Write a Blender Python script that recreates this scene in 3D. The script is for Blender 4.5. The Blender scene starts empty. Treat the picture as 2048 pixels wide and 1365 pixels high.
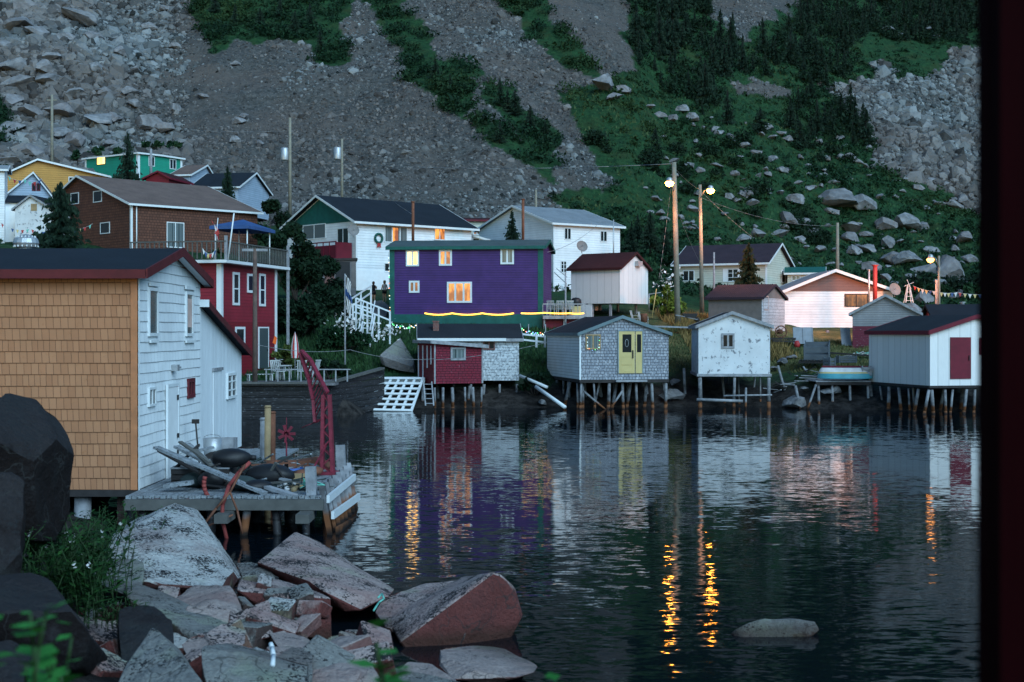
import bpy, bmesh, math, random
import numpy as np
from mathutils import Vector, Matrix
R = math.radians
random.seed(7); rng = np.random.default_rng(11)
SC = bpy.context.scene; COL = SC.collection
F = 2844.0; K = F/2400.0; CX = 1024.0; HY = 665.0; H = 4.0   # lens in px, horizon row, eye height over the water

# ------------------------------------------------------------------ camera, sky, light
cd = bpy.data.cameras.new('camera'); cam = bpy.data.objects.new('camera', cd); COL.objects.link(cam)
cam.location = (0, 0, H); cam.rotation_euler = (R(90), 0, 0)
cd.sensor_width = 36; cd.lens = F/2048*36; cd.shift_y = -(682.5-HY)/2048
cd.clip_start = 0.05; cd.clip_end = 3000
cd.dof.use_dof = True; cd.dof.focus_distance = 60; cd.dof.aperture_fstop = 3.2
SC.camera = cam
W = bpy.data.worlds.new('World'); SC.world = W; W.use_nodes = True
wn = W.node_tree; bg = wn.nodes['Background']; sky = wn.nodes.new('ShaderNodeTexSky')
sky.sky_type = 'NISHITA'; sky.sun_disc = False; sky.sun_elevation = R(5.0); sky.sun_rotation = R(200)
sky.ozone_density = 4.0; sky.dust_density = 0.4
tint = wn.nodes.new('ShaderNodeMix'); tint.data_type = 'RGBA'; tint.blend_type = 'MULTIPLY'; tint.inputs[0].default_value = 1; tint.inputs[7].default_value = (.78, 1.0, 1.02, 1)
wn.links.new(sky.outputs[0], tint.inputs[6]); wn.links.new(tint.outputs[2], bg.inputs[0]); bg.inputs[1].default_value = 0.098
sl = bpy.data.lights.new('sun', 'SUN'); sl.energy = 1.35; sl.angle = R(50); sl.color = (0.58, 0.83, 1.0)
so = bpy.data.objects.new('sun', sl); COL.objects.link(so)
so.rotation_euler = (R(56), 0, R(34))
SC.view_settings.view_transform = 'Standard'; SC.view_settings.look = 'None'
SC.view_settings.exposure = 1.62; SC.view_settings.gamma = 1.0
SC.render.engine = 'CYCLES'; SC.cycles.max_bounces = 5; SC.cycles.diffuse_bounces = 3
SC.cycles.glossy_bounces = 3; SC.cycles.sample_clamp_indirect = 4.0; SC.cycles.use_denoising = True

# ------------------------------------------------------------------ numpy noise
def _h(ix, iy, s):
    n = (ix.astype(np.int64)*374761393 + iy.astype(np.int64)*668265263 + s*1442695041) & 0xffffffff
    n = ((n ^ (n >> 13))*1274126177) & 0xffffffff
    return ((n ^ (n >> 16)) & 0xffff)/65535.0
def vn(x, y, s=0):
    x = np.asarray(x, float); y = np.asarray(y, float)
    ix = np.floor(x); iy = np.floor(y); fx = x-ix; fy = y-iy
    fx = fx*fx*(3-2*fx); fy = fy*fy*(3-2*fy)
    a = _h(ix, iy, s); b = _h(ix+1, iy, s); c = _h(ix, iy+1, s); d = _h(ix+1, iy+1, s)
    return (a*(1-fx)+b*fx)*(1-fy)+(c*(1-fx)+d*fx)*fy
def fbm(x, y, s=0, o=4):
    t = 0; a = .5
    for i in range(o):
        t = t+a*(vn(x, y, s+i*17)-.5); x = x*2.03+5.1; y = y*2.03+1.7; a *= .5
    return t

# ------------------------------------------------------------------ terrain function
PROF = [
 (-900, [(0,2.4),(16,2.0),(35,1.6),(60,4),(95,11),(130,21),(145,28),(190,56),(300,118),(420,190)]),
 (0,    [(0,2.4),(6,1.9),(11,1.1),(16,.7),(24,.5),(35,.9),(50,1.8),(60,3.4),(80,7.5),(95,10.3),(115,15),(130,20),(145,26.5),(190,56),(300,125),(420,195)]),
 (180,  [(0,2.4),(6,1.6),(10,.9),(15,.5),(20,.4),(24,.1),(35,.4),(45,1.2),(60,3.2),(80,7.5),(95,10.3),(115,15),(130,20.2),(145,26),(190,56),(300,125),(420,195)]),
 (300,  [(0,2.4),(6,1.5),(10,.8),(15,.2),(18,-.2),(22,-.6),(35,-.6),(41,.6),(50,1.5),(60,3),(80,7.5),(95,10.3),(115,14.7),(130,19.5),(145,25.5),(190,56),(300,125),(420,195)]),
 (450,  [(0,2.4),(6,1.4),(10,.8),(14,.2),(17,-.3),(22,-1),(50,-1),(56.8,-.8),(57.6,1.4),(62,2.2),(70,4.5),(80,6.8),(92,9),(115,13.5),(130,17.8),(190,57),(300,126),(420,195)]),
 (560,  [(0,2.4),(6,1.3),(10,.7),(14,.1),(17,-.4),(22,-1),(50,-1),(56.8,-.8),(57.6,1.4),(62,1.7),(70,4.5),(80,6.3),(92,7.5),(105,9.8),(130,17.8),(190,57),(300,126),(420,195)]),
 (660,  [(0,2.4),(6,1.2),(10,.7),(13,.1),(16,-.5),(22,-1),(57,-1),(57.9,1.3),(64,1.9),(70,4.2),(76,5.9),(90,7.2),(105,9.5),(125,15.5),(190,57),(300,126),(420,195)]),
 (780,  [(0,2.4),(6,1.2),(9,.8),(12,.2),(15,-.3),(20,-1),(61,-1),(63,.3),(66,1.8),(72,3.5),(77,4.3),(84,5.6),(90,7.1),(100,8.6),(125,16.2),(190,58),(300,126),(420,195)]),
 (950,  [(0,2.4),(5,1.3),(8,.8),(11,0),(14,-.6),(18,-1),(61,-1),(64,.1),(67,1.4),(72,3.6),(77,4.3),(86,4.9),(92,6.9),(102,8.2),(122,15.7),(190,59),(300,126),(420,195)]),
 (1100, [(0,2.4),(4,1.5),(7,.6),(10,-.2),(14,-1),(62,-1),(64.5,.3),(68,1.8),(74,3.6),(78,4.3),(86,5.2),(98,7),(110,9.4),(124,14.7),(190,58),(300,124),(420,195)]),
 (1250, [(0,2.4),(4,1),(7,-.3),(11,-1),(62,-1),(65,.3),(70,2.3),(77,4.0),(84,5.0),(98,6.9),(110,10),(125,16),(190,56),(300,120),(420,190)]),
 (1340, [(0,2.4),(4,.8),(7,-.5),(11,-1),(62,-1),(64.5,.2),(67,1.5),(70,2.8),(76,4.2),(86,5.0),(98,6.6),(108,8.7),(125,14.3),(150,27),(190,51),(300,115),(420,190)]),
 (1500, [(0,2.4),(4,.6),(7,-.6),(11,-1),(63,-1),(65.5,.2),(68,1.2),(75,3.6),(80,4.3),(96,5.3),(108,7.6),(125,12.5),(150,24),(190,47),(300,112),(420,185)]),
 (1620, [(0,2.4),(4,.6),(7,-.6),(11,-1),(61,-1),(63,.25),(65,1.5),(75,3.2),(88,4),(96,4.5),(108,6.2),(125,10.5),(150,20),(190,42),(300,108),(420,185)]),
 (1800, [(0,2.4),(4,.6),(7,-.6),(11,-1),(59,-1),(62,.3),(66,1.6),(74,3.2),(85,3.7),(100,5.6),(125,10),(150,17.5),(190,38),(300,104),(420,180)]),
 (1960, [(0,2.4),(4,.8),(7,-.4),(11,-1),(59,-1),(62,.3),(66,1.6),(74,3.2),(85,3.8),(100,5.8),(125,9.6),(150,16.5),(190,36),(300,102),(420,180)]),
 (3000, [(0,2.4),(4,2),(11,1.5),(30,1.2),(62,1.8),(85,4.5),(125,11),(190,38),(300,100),(420,175)]),
]
PT = np.array([(p[0]-CX)/F for p in PROF])
def _raw(x, y):
    yy = np.maximum(y, 7.0); t = x/yy; yn = np.maximum(y, 0)/K
    vals = np.stack([np.interp(yn, [a for a, b in p[1]], [b for a, b in p[1]]) for p in PROF])
    i = np.clip(np.searchsorted(PT, t)-1, 0, len(PT)-2)
    w = np.clip((t-PT[i])/(PT[i+1]-PT[i]), 0, 1); w = w*w*(3-2*w)*.5+w*.5
    ar = np.arange(len(t))
    return vals[i, ar]*(1-w)+vals[i+1, ar]*w
def ground(x, y):
    x = np.atleast_1d(np.asarray(x, float)); y = np.atleast_1d(np.asarray(y, float))
    z = 0
    for dx, dy, w in ((0, 0, .4), (.012, 0, .15), (-.012, 0, .15), (0, .006, .15), (0, -.006, .15)):
        z = z+w*_raw(x+dx*np.maximum(y, 5), y*(1+dy))
    far = np.clip((y-120)/50, 0, 1); mid = np.clip((y-70)/20, 0, 1)
    z = z+fbm(x*.05, y*.05, 3, 4)*far*7+fbm(x*.22, y*.22, 9, 4)*(.25+far*1.6)+fbm(x*.9, y*.9, 5, 3)*(.22+far*.5)
    return z
def gz(x, y): return float(ground(x, y)[0])
def P(px, py, Yn):                 # photograph row and column at nominal distance Yn -> world point
    y = Yn*K
    return Vector(((px-CX)/F*y, y, H+(HY-py)/F*y))
_ys = np.concatenate([np.arange(60, 160, .25), np.arange(160, 420, .5)])
def hit(px, py, y0=60):
    ys = _ys[_ys >= y0]; zs = H+(HY-py)/F*ys
    g = ground((px-CX)/F*ys, ys); k = np.argmax(g >= zs)
    if g[k] < zs[k]: k = len(ys)-1
    y = float(ys[k]); x = (px-CX)/F*y
    return Vector((x, y, float(g[k])))

# ------------------------------------------------------------------ mesh helpers
def tag(o, label=None, cat=None, group=None, kind=None):
    if label: o['label'] = label
    if cat: o['category'] = cat
    if group: o['group'] = group
    if kind: o['kind'] = kind
    return o
def thing(name, label, cat, loc=(0, 0, 0), rz=0.0, group=None):
    o = bpy.data.objects.new(name, None); COL.objects.link(o); o.location = loc
    o.rotation_euler = (0, 0, rz); o.empty_display_size = .3
    return tag(o, label, cat, group)
def copy_tree(o, parent=None, **kw):
    c = o.copy(); COL.objects.link(c); c.parent = parent
    for ch in list(o.children): copy_tree(ch, c)
    for k, v in kw.items(): c[k] = v
    return c
class MB:
    def __init__(s): s.v = []; s.f = []; s.sm = []
    def add(s, vs, fs, smooth=False):
        n = len(s.v); s.v += [tuple(v) for v in vs]
        s.f += [tuple(i+n for i in f) for f in fs]; s.sm += [smooth]*len(fs); return s
    def box(s, x0, x1, y0, y1, z0, z1):
        vs = [(x, y, z) for z in (z0, z1) for y in (y0, y1) for x in (x0, x1)]
        return s.add(vs, [(0,2,3,1),(4,5,7,6),(0,1,5,4),(2,6,7,3),(0,4,6,2),(1,3,7,5)])
    def prism(s, pts, vec):
        vec = Vector(vec); a = [Vector(p) for p in pts]; n = len(a)
        return s.add(a+[p+vec for p in a], [tuple(range(n)), tuple(range(2*n-1, n-1, -1))]+[(i, (i+1) % n, (i+1) % n+n, i+n) for i in range(n)])
    def beam(s, a, b, w, h=None, up=(0, 0, 1)):
        h = h or w; a = Vector(a); b = Vector(b); d = (b-a)
        if d.length < 1e-6: return s
        d.normalize(); up = Vector(up)
        if abs(d.dot(up)) > .98: up = Vector((0, 1, 0))
        r = d.cross(up).normalized(); u = r.cross(d).normalized(); r = r*w/2; u = u*h/2
        return s.prism([a-r-u, a+r-u, a+r+u, a-r+u], b-a)
    def tube(s, a, b, r0, r1=None, n=8, smooth=True):
        r1 = r0 if r1 is None else r1; a = Vector(a); b = Vector(b); d = (b-a).normalized()
        up = Vector((0, 0, 1)) if abs(d.z) < .9 else Vector((1, 0, 0))
        r = d.cross(up).normalized(); u = r.cross(d)
        vs = [a+(r*math.cos(t)+u*math.sin(t))*r0 for t in [2*math.pi*i/n for i in range(n)]]
        vs += [b+(r*math.cos(t)+u*math.sin(t))*r1 for t in [2*math.pi*i/n for i in range(n)]]
        k = len(s.f); s.add(vs, [(i, (i+1) % n, (i+1) % n+n, i+n) for i in range(n)]+[tuple(range(n-1, -1, -1)), tuple(range(n, 2*n))], smooth)
        return s
    def path(s, pts, r, n=6):
        for a, b in zip(pts[:-1], pts[1:]): s.tube(a, b, r, r, n)
        return s
    def lathe(s, c, prof, n=14, smooth=True):
        c = Vector(c); vs = []; fs = []
        for r, z in prof:
            vs += [c+Vector((r*math.cos(2*math.pi*i/n), r*math.sin(2*math.pi*i/n), z)) for i in range(n)]
        for k in range(len(prof)-1):
            fs += [(k*n+i, k*n+(i+1) % n, (k+1)*n+(i+1) % n, (k+1)*n+i) for i in range(n)]
        return s.add(vs, fs, smooth)
    def build(s, name, mat, parent=None, loc=None):
        me = bpy.data.meshes.new(name); me.from_pydata(s.v, [], s.f); me.materials.append(mat)
        me.polygons.foreach_set('use_smooth', s.sm); me.update()
        o = bpy.data.objects.new(name, me); COL.objects.link(o); o.parent = parent
        if loc is not None: o.location = loc
        return o
def npmesh(name, V, T, mat, rnd=None, parent=None, smooth=False):
    V = np.ascontiguousarray(V, np.float32); T = np.ascontiguousarray(T, np.int32); k = T.shape[1]
    me = bpy.data.meshes.new(name); me.vertices.add(len(V)); me.vertices.foreach_set('co', V.ravel())
    me.loops.add(T.size); me.loops.foreach_set('vertex_index', T.ravel())
    me.polygons.add(len(T)); me.polygons.foreach_set('loop_start', np.arange(0, T.size, k, dtype=np.int32))
    if rnd is not None:
        a = me.attributes.new('rnd', 'FLOAT', 'POINT'); a.data.foreach_set('value', np.ascontiguousarray(rnd, np.float32))
    me.polygons.foreach_set('use_smooth', np.full(len(T), smooth)); me.update(calc_edges=True); me.materials.append(mat)
    o = bpy.data.objects.new(name, me); COL.objects.link(o); o.parent = parent
    return o

# ------------------------------------------------------------------ materials
class M:
    def __init__(s, name, rough=.8, spec=.3, metal=0):
        s.m = bpy.data.materials.new(name); s.m.use_nodes = True; s.nt = s.m.node_tree
        s.b = s.nt.nodes['Principled BSDF']; s.b.inputs['Roughness'].default_value = rough
        s.b.inputs['Specular IOR Level'].default_value = spec; s.b.inputs['Metallic'].default_value = metal
        s._tc = None
    def n(s, t, **kw):
        nd = s.nt.nodes.new('ShaderNode'+t)
        for k, v in kw.items():
            if hasattr(nd, k) and k not in ('inputs',): setattr(nd, k, v)
        return nd
    def l(s, a, b): s.nt.links.new(a, b)
    def inp(s, nd, k, v):
        if isinstance(v, bpy.types.NodeSocket): s.l(v, nd.inputs[k])
        else: nd.inputs[k].default_value = v
    def math(s, op, a, b=0.0, c=0.0):
        nd = s.n('Math'); nd.operation = op
        s.inp(nd, 0, a); s.inp(nd, 1, b)
        if op in ('MULTIPLY_ADD', 'SMOOTH_MIN'): s.inp(nd, 2, c)
        return nd.outputs[0]
    def co(s, kind='Object'):
        if not s._tc: s._tc = s.n('TexCoord')
        return s._tc.outputs[kind]
    def xyz(s, kind='Object'):
        nd = s.n('SeparateXYZ'); s.l(s.co(kind), nd.inputs[0]); return nd.outputs
    def noise(s, scale, detail=4, vec=None, rough=.55, out=0):
        nd = s.n('TexNoise'); nd.inputs['Scale'].default_value = scale; nd.inputs['Detail'].default_value = detail
        nd.inputs['Roughness'].default_value = rough; s.l(vec or s.co(), nd.inputs['Vector']); return nd.outputs[out]
    def ramp(s, v, a, b, lo=0., hi=1.):
        nd = s.n('MapRange'); nd.inputs[1].default_value = a; nd.inputs[2].default_value = b
        nd.inputs[3].default_value = lo; nd.inputs[4].default_value = hi; s.l(v, nd.inputs[0]); return nd.outputs[0]
    def mix(s, f, a, b, mode='MIX'):
        nd = s.n('Mix'); nd.data_type = 'RGBA'; nd.blend_type = mode
        s.inp(nd, 0, f)
        for k, v in ((6, a), (7, b)):
            if isinstance(v, bpy.types.NodeSocket): s.l(v, nd.inputs[k])
            else: nd.inputs[k].default_value = (*v[:3], 1)
        return nd.outputs[2]
    def comb(s, x, y, z=0.0):
        nd = s.n('CombineXYZ'); s.inp(nd, 0, x); s.inp(nd, 1, y); s.inp(nd, 2, z); return nd.outputs[0]
    def bump(s, h, dist=.02, st=1.0, prev=None):
        nd = s.n('Bump'); nd.inputs['Strength'].default_value = st; nd.inputs['Distance'].default_value = dist
        s.l(h, nd.inputs['Height'])
        if prev: s.l(prev, nd.inputs['Normal'])
        s.l(nd.outputs[0], s.b.inputs['Normal']); return nd.outputs[0]
    def col(s, v):
        if isinstance(v, bpy.types.NodeSocket): s.l(v, s.b.inputs['Base Color'])
        else: s.b.inputs['Base Color'].default_value = (*v[:3], 1)
        return s.m
def sc(c, k): return tuple(x*k for x in c)
def paint(name, c, rough=.65, var=.18, scale=2.5, wear=None, wa=.62, metal=0):
    m = M(name, rough, .3, metal); n = m.noise(scale, 5)
    c_ = m.mix(m.ramp(n, .3, .7), sc(c, 1-var), sc(c, 1+var))
    if wear: c_ = m.mix(m.ramp(m.noise(scale*3.1, 6, rough=.7), wa, wa+.06), c_, wear)
    m.bump(m.noise(scale*14, 3), .004); return m.col(c_)
def siding(name, c, per=.13, line=.45, var=.1, wear=None, wa=.6, low=None, lowz=0.):
    m = M(name, .6, .3); x, y, z = m.xyz()
    fr = m.math('FRACT', m.math('DIVIDE', m.math('ADD', z, 20.), per))
    n = m.noise(1.3, 5); row = m.n('TexWhiteNoise'); row.noise_dimensions = '1D'
    m.l(m.math('FLOOR', m.math('DIVIDE', m.math('ADD', z, 20.), per)), row.inputs['W'])
    c_ = m.mix(m.ramp(n, .3, .7), sc(c, 1-var), sc(c, 1+var))
    c_ = m.mix(m.math('MULTIPLY', row.outputs[0], .25), c_, sc(c, .75))
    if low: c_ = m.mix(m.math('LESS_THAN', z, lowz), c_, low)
    if wear: c_ = m.mix(m.ramp(m.noise(5, 6, vec=m.comb(m.math('ADD', x, y), m.math('MULTIPLY', z, 3.)), rough=.7), wa, wa+.07), c_, wear)
    c_ = m.mix(m.math('MULTIPLY', m.math('LESS_THAN', fr, .14), line), c_, sc(c, .12))
    m.bump(m.math('SUBTRACT', 1., fr), .012); return m.col(c_)
def vboard(name, c, per=.16, line=.5, var=.15, wear=None, wa=.58):
    m = M(name, .75, .25); x, y, z = m.xyz(); u = m.math('DIVIDE', m.math('ADD', m.math('ADD', x, y), 50.), per)
    fr = m.math('FRACT', u); wn_ = m.n('TexWhiteNoise'); wn_.noise_dimensions = '1D'; m.l(m.math('FLOOR', u), wn_.inputs['W'])
    n = m.noise(4, 5, vec=m.comb(m.math('MULTIPLY', m.math('ADD', x, y), 4.), m.math('MULTIPLY', z, .6)))
    c_ = m.mix(m.ramp(n, .3, .7), sc(c, 1-var), sc(c, 1+var)); c_ = m.mix(m.math('MULTIPLY', wn_.outputs[0], .35), c_, sc(c, .7))
    if wear: c_ = m.mix(m.ramp(m.noise(2.2, 7, rough=.72), wa, wa+.08), c_, wear)
    c_ = m.mix(m.math('MULTIPLY', m.math('LESS_THAN', fr, .1), line), c_, sc(c, .1))
    m.bump(n, .008); return m.col(c_)
def shingle(name, c1, c2, mortar_gapshade, w=.16, h=.14, ms=.012, wear=None, wa=.6, bump=.02, zk=1.0):
    m = M(name, .8, .2); x, y, z = m.xyz(); br = m.n('TexBrick')
    nz = m.noise(3, 3); u = m.math('ADD', m.math('ADD', x, y), m.math('MULTIPLY', nz, .02))
    m.l(m.comb(u, m.math('ADD', m.math('MULTIPLY', z, zk), m.math('MULTIPLY', m.noise(.7, 2), 0.0 if h > 1 else .03))), br.inputs['Vector'])
    br.inputs['Scale'].default_value = 1; br.inputs['Brick Width'].default_value = w; br.inputs['Row Height'].default_value = h
    br.inputs['Mortar Size'].default_value = ms; br.inputs['Mortar Smooth'].default_value = .3
    br.inputs['Color1'].default_value = (*c1, 1); br.inputs['Color2'].default_value = (*c2, 1); br.inputs['Mortar'].default_value = (*mortar_gapshade, 1)  # paints the shadow gaps between shingles; real mortar on the brick
    br.offset_frequency = 2; br.offset = .43; br.squash = .8; br.squash_frequency = 3
    c_ = m.mix(m.ramp(m.noise(1.1, 4), .35, .7, 0, .35), br.outputs[0], sc(c1, .6))
    if wear: c_ = m.mix(m.ramp(m.noise(6, 6, rough=.75), wa, wa+.08, 0, .85), c_, wear)
    m.bump(m.math('SUBTRACT', 1., br.outputs[1]), bump); return m.col(c_)
def roofm(name, c, per=.15, wear=None, wa=.6):
    m = M(name, .9, .15); x, y, z = m.xyz(); n = m.noise(14, 4, rough=.8); n2 = m.noise(.9, 4)
    c_ = m.mix(m.ramp(n, .3, .7), sc(c, .65), sc(c, 1.4)); c_ = m.mix(m.ramp(n2, .35, .75, 0, .5), c_, sc(c, 1.7))
    if wear: c_ = m.mix(m.ramp(m.noise(2.5, 6, rough=.7), wa, wa+.06), c_, wear)
    m.bump(n, .01); return m.col(c_)
def emis(name, c, st):
    m = M(name); m.col(sc(c, .2)); m.b.inputs['Emission Color'].default_value = (*c, 1); m.b.inputs['Emission Strength'].default_value = st; return m.m
def litpane(name, ca, cb, st):                       # curtained room behind lit glass
    m = M(name, .15, .5); x, y, z = m.xyz(); u = m.math('ADD', x, y)
    n = m.noise(1., 3, vec=m.comb(m.math('MULTIPLY', u, 2.2), m.math('MULTIPLY', z, .8), 0.))
    c_ = m.mix(m.ramp(n, .38, .6), ca, cb); m.col((.05, .04, .03)); m.l(c_, m.b.inputs['Emission Color'])
    m.b.inputs['Emission Strength'].default_value = st; return m.m
def leafm(name, c1, c2, c3=None, sc_=.6, cscale=.35):
    m = M(name, .75, .15); at = m.n('Attribute'); at.attribute_name = 'rnd'
    c_ = m.mix(at.outputs['Fac'], c1, c2)
    if c3: c_ = m.mix(m.ramp(m.noise(cscale, 3), .5, .65), c_, c3)
    return m.col(c_)
T = {}
WHITE = (.70, .72, .73)
T['white'] = paint('white_paint', WHITE, var=.06)
T['trimw'] = paint('white_trim', (.6, .64, .66), .5, .05)
T['cream'] = siding('cream_siding', (.50, .50, .42), .2, .35)
T['clapw'] = siding('white_clapboard', (.68, .71, .73), .2, .22)
T['vinyl'] = siding('white_vinyl', (.6, .64, .66), .155, .55)
T['purple'] = siding('purple_clapboard', (.050, .019, .115), .16, .6, .22)
T['green_t'] = paint('green_trim', (.009, .085, .072), var=.2)
T['house_green'] = siding('teal_clapboard', (.012, .23, .155), .17, .2)
T['ochre'] = siding('ochre_clapboard', (.42, .22, .05), .2, .35)
T['blueg'] = siding('blue_grey_siding', (.3, .38, .48), .2, .3)
T['brown'] = shingle('brown_shingle', (.145, .062, .042), (.10, .045, .032), (.035, .018, .014), .3, .22, .02)
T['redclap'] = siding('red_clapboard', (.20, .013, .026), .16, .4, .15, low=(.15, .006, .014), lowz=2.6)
T['orange'] = shingle('orange_shingle', (.395, .19, .10), (.335, .152, .078), (.15, .068, .038), .15, 5., .006, bump=.006, wear=(.30, .13, .06), wa=.60)
T['orange_b'] = paint('orange_board', (.38, .155, .07))
T['whshing'] = shingle('white_wall_shingle', (.70, .73, .75), (.76, .79, .80), (.34, .36, .38), .34, 5., .004, wear=(.36, .38, .41), wa=.69, bump=.006)
T['vertw'] = vboard('white_vertical_board', (.70, .74, .77), .17, .35, .1, wear=(.36, .40, .43), wa=.68)
T['gshing'] = shingle('grey_weathered_shingle', (.30, .32, .36), (.20, .22, .26), (.07, .075, .09), .2, .15, .016, wear=(.5, .52, .57), wa=.54)
T['wshing'] = shingle('flaking_white_shingle', (.42, .46, .49), (.30, .33, .36), (.12, .13, .14), .2, .15, .014, wear=(.6, .64, .67), wa=.46)
T['rshing'] = shingle('faded_red_shingle', (.19, .018, .036), (.15, .022, .04), (.05, .01, .016), .24, .13, .014, wear=(.32, .17, .2), wa=.6)
T['weather'] = paint('weathered_white', (.56, .58, .60), .8, .1, 1.0, wear=(.16, .17, .19), wa=.56)
T['ply'] = vboard('pale_plywood', (.42, .42, .42), .6, .15, .05)
T['greyboard'] = siding('grey_board', (.20, .20, .22), .16, .5, .2, wear=(.4, .41, .43), wa=.6, low=(.12, .012, .026), lowz=1.15)
T['shedside'] = paint('brown_grey_board', (.15, .135, .13), .9, .15)
T['silver'] = siding('silver_board', (.36, .40, .44), .22, .4, .2, wear=(.12, .13, .14), wa=.55)
T['roofdark'] = roofm('dark_roof', (.012, .016, .022))
T['roofslate'] = roofm('slate_roof', (.015, .018, .023))
T['roofgrey'] = roofm('grey_roof', (.16, .18, .20))
T['roofbrown'] = roofm('brown_roof', (.115, .082, .072))
T['roofred'] = roofm('red_brown_roof', (.038, .012, .013))
T['rooftin'] = roofm('purple_grey_roof', (.030, .022, .030))
T['redtrim'] = paint('red_trim', (.085, .011, .013), .7, .2, 4, wear=(.2, .12, .12), wa=.7)
T['maroon'] = paint('maroon_paint', (.115, .006, .018), .6)
T['wood'] = vboard('grey_wood', (.15, .15, .16), .15, .5, .3, wear=(.12, .11, .11), wa=.6)
T['wood2'] = paint('silver_wood', (.24, .25, .27), .85, .3, 5, wear=(.13, .12, .12), wa=.6)
T['darkwood'] = paint('dark_wood', (.028, .025, .025), .9, .3, 4)
T['tan'] = paint('tan_wood', (.28, .2, .11), .8, .2, 4)
T['black'] = paint('black_rubber', (.012, .012, .014), .5)
T['metal'] = paint('galvanised', (.4, .42, .44), .45, .15, 3, metal=.6)
T['rust'] = paint('rusty_metal', (.15, .06, .035), .8, .3, 5)
T['crane'] = paint('red_painted_steel', (.17, .018, .035), .6, .3, 6, wear=(.07, .02, .02), wa=.6)
T['blue'] = paint('blue_plastic', (.03, .09, .3), .5)
T['redp'] = paint('red_paint', (.35, .03, .03), .5)
T['yellow'] = paint('yellow_door_paint', (.47, .375, .16), .5, .05)
T['brick'] = shingle('brick', (.2, .08, .07), (.16, .07, .06), (.2, .17, .16), .2, .08)
T['polew'] = paint('pole_wood', (.20, .19, .155), .9, .2, 2.5)
T['roofgreen'] = roofm('green_felt_roof', (.05, .075, .08))
T['blue2'] = paint('blue_canvas', (.03, .075, .20), .7)
T['ply2'] = vboard('white_plywood', (.68, .68, .68), .6, .2, .05)
T['gablebrown'] = siding('brown_gable', (.16, .09, .08), .12, .5)
T['maroonp'] = paint('red_pipe', (.24, .03, .03), .6)
T['greentrim'] = paint('blue_green_trim', (.10, .15, .17), .6)
T['blueframe'] = paint('grey_blue_frame', (.16, .21, .24), .6)
T['darkpole'] = paint('brown_pole', (.10, .07, .06), .9, .3, 3)
T['pinkc'] = paint('pink_curtain', (.55, .38, .33), .9)
T['maroonw'] = paint('dark_red_frame', (.10, .012, .018), .6)
T['deckw'] = paint('deck_planks', (.20, .22, .24), .85, .35, 6, wear=(.05, .05, .055), wa=.55)
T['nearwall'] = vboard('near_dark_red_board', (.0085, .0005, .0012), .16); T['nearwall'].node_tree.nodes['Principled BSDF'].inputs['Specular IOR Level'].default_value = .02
T['ropegreen'] = paint('green_rope', (.12, .4, .33), .7)
T['chairw'] = paint('white_plastic', (.36, .38, .38), .5)
T['gravel'] = paint('gravel', (.12, .12, .12), .95, .3, 8)
T['blackcloth'] = paint('black_cloth', (.012, .012, .016), .9)
T['shirtw'] = paint('white_cloth', (.55, .55, .55), .9)
T['hairb'] = paint('brown_hair', (.04, .02, .012), .8)
T['hairl'] = paint('light_hair', (.2, .13, .07), .8)
T['orangep'] = paint('orange_cloth', (.7, .12, .02), .8)
T['redhoop'] = paint('faded_red_iron', (.24, .045, .04), .7, .2, 5)
T['netm'] = paint('dark_net', (.03, .045, .045), .9)
T['teal'] = paint('teal_paint', (.06, .28, .34), .5)
T['greyplastic'] = paint('grey_plastic', (.10, .12, .14), .5)
T['metal2'] = paint('dull_metal_sheet', (.20, .22, .25), .6, .15, 3)
T['wirem'] = paint('wire_grey', (.22, .23, .24), .6)
T['oldwood'] = paint('old_railing_wood', (.09, .09, .085), .9, .2, 4)
T['dishm'] = paint('dish_grey', (.16, .16, .16), .6)
T['barkd'] = paint('dark_bark', (.005, .005, .004), .95)
T['skin'] = paint('skin', (.5, .28, .2), .6, .05)
g_ = M('glass', .12, .2); g_.col((.010, .014, .018)); T['glass'] = g_.m
g_ = M('curtain_glass', .2, .5); g_.col(g_.mix(g_.ramp(g_.noise(3, 2, vec=g_.comb(g_.math('MULTIPLY', g_.xyz()[0], 3.), 0., 0.)), .4, .6), (.03, .045, .05), (.16, .2, .21))); T['glassc'] = g_.m
T['lit_y'] = litpane('lit_yellow_room', (1, .60, .14), (.95, .42, .07), 1.7)
T['lit_o'] = litpane('lit_orange_room', (.9, .33, .06), (.2, .045, .01), .55)
T['lit_d'] = litpane('dim_lit_room', (.5, .17, .04), (.04, .02, .014), .32)

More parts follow.
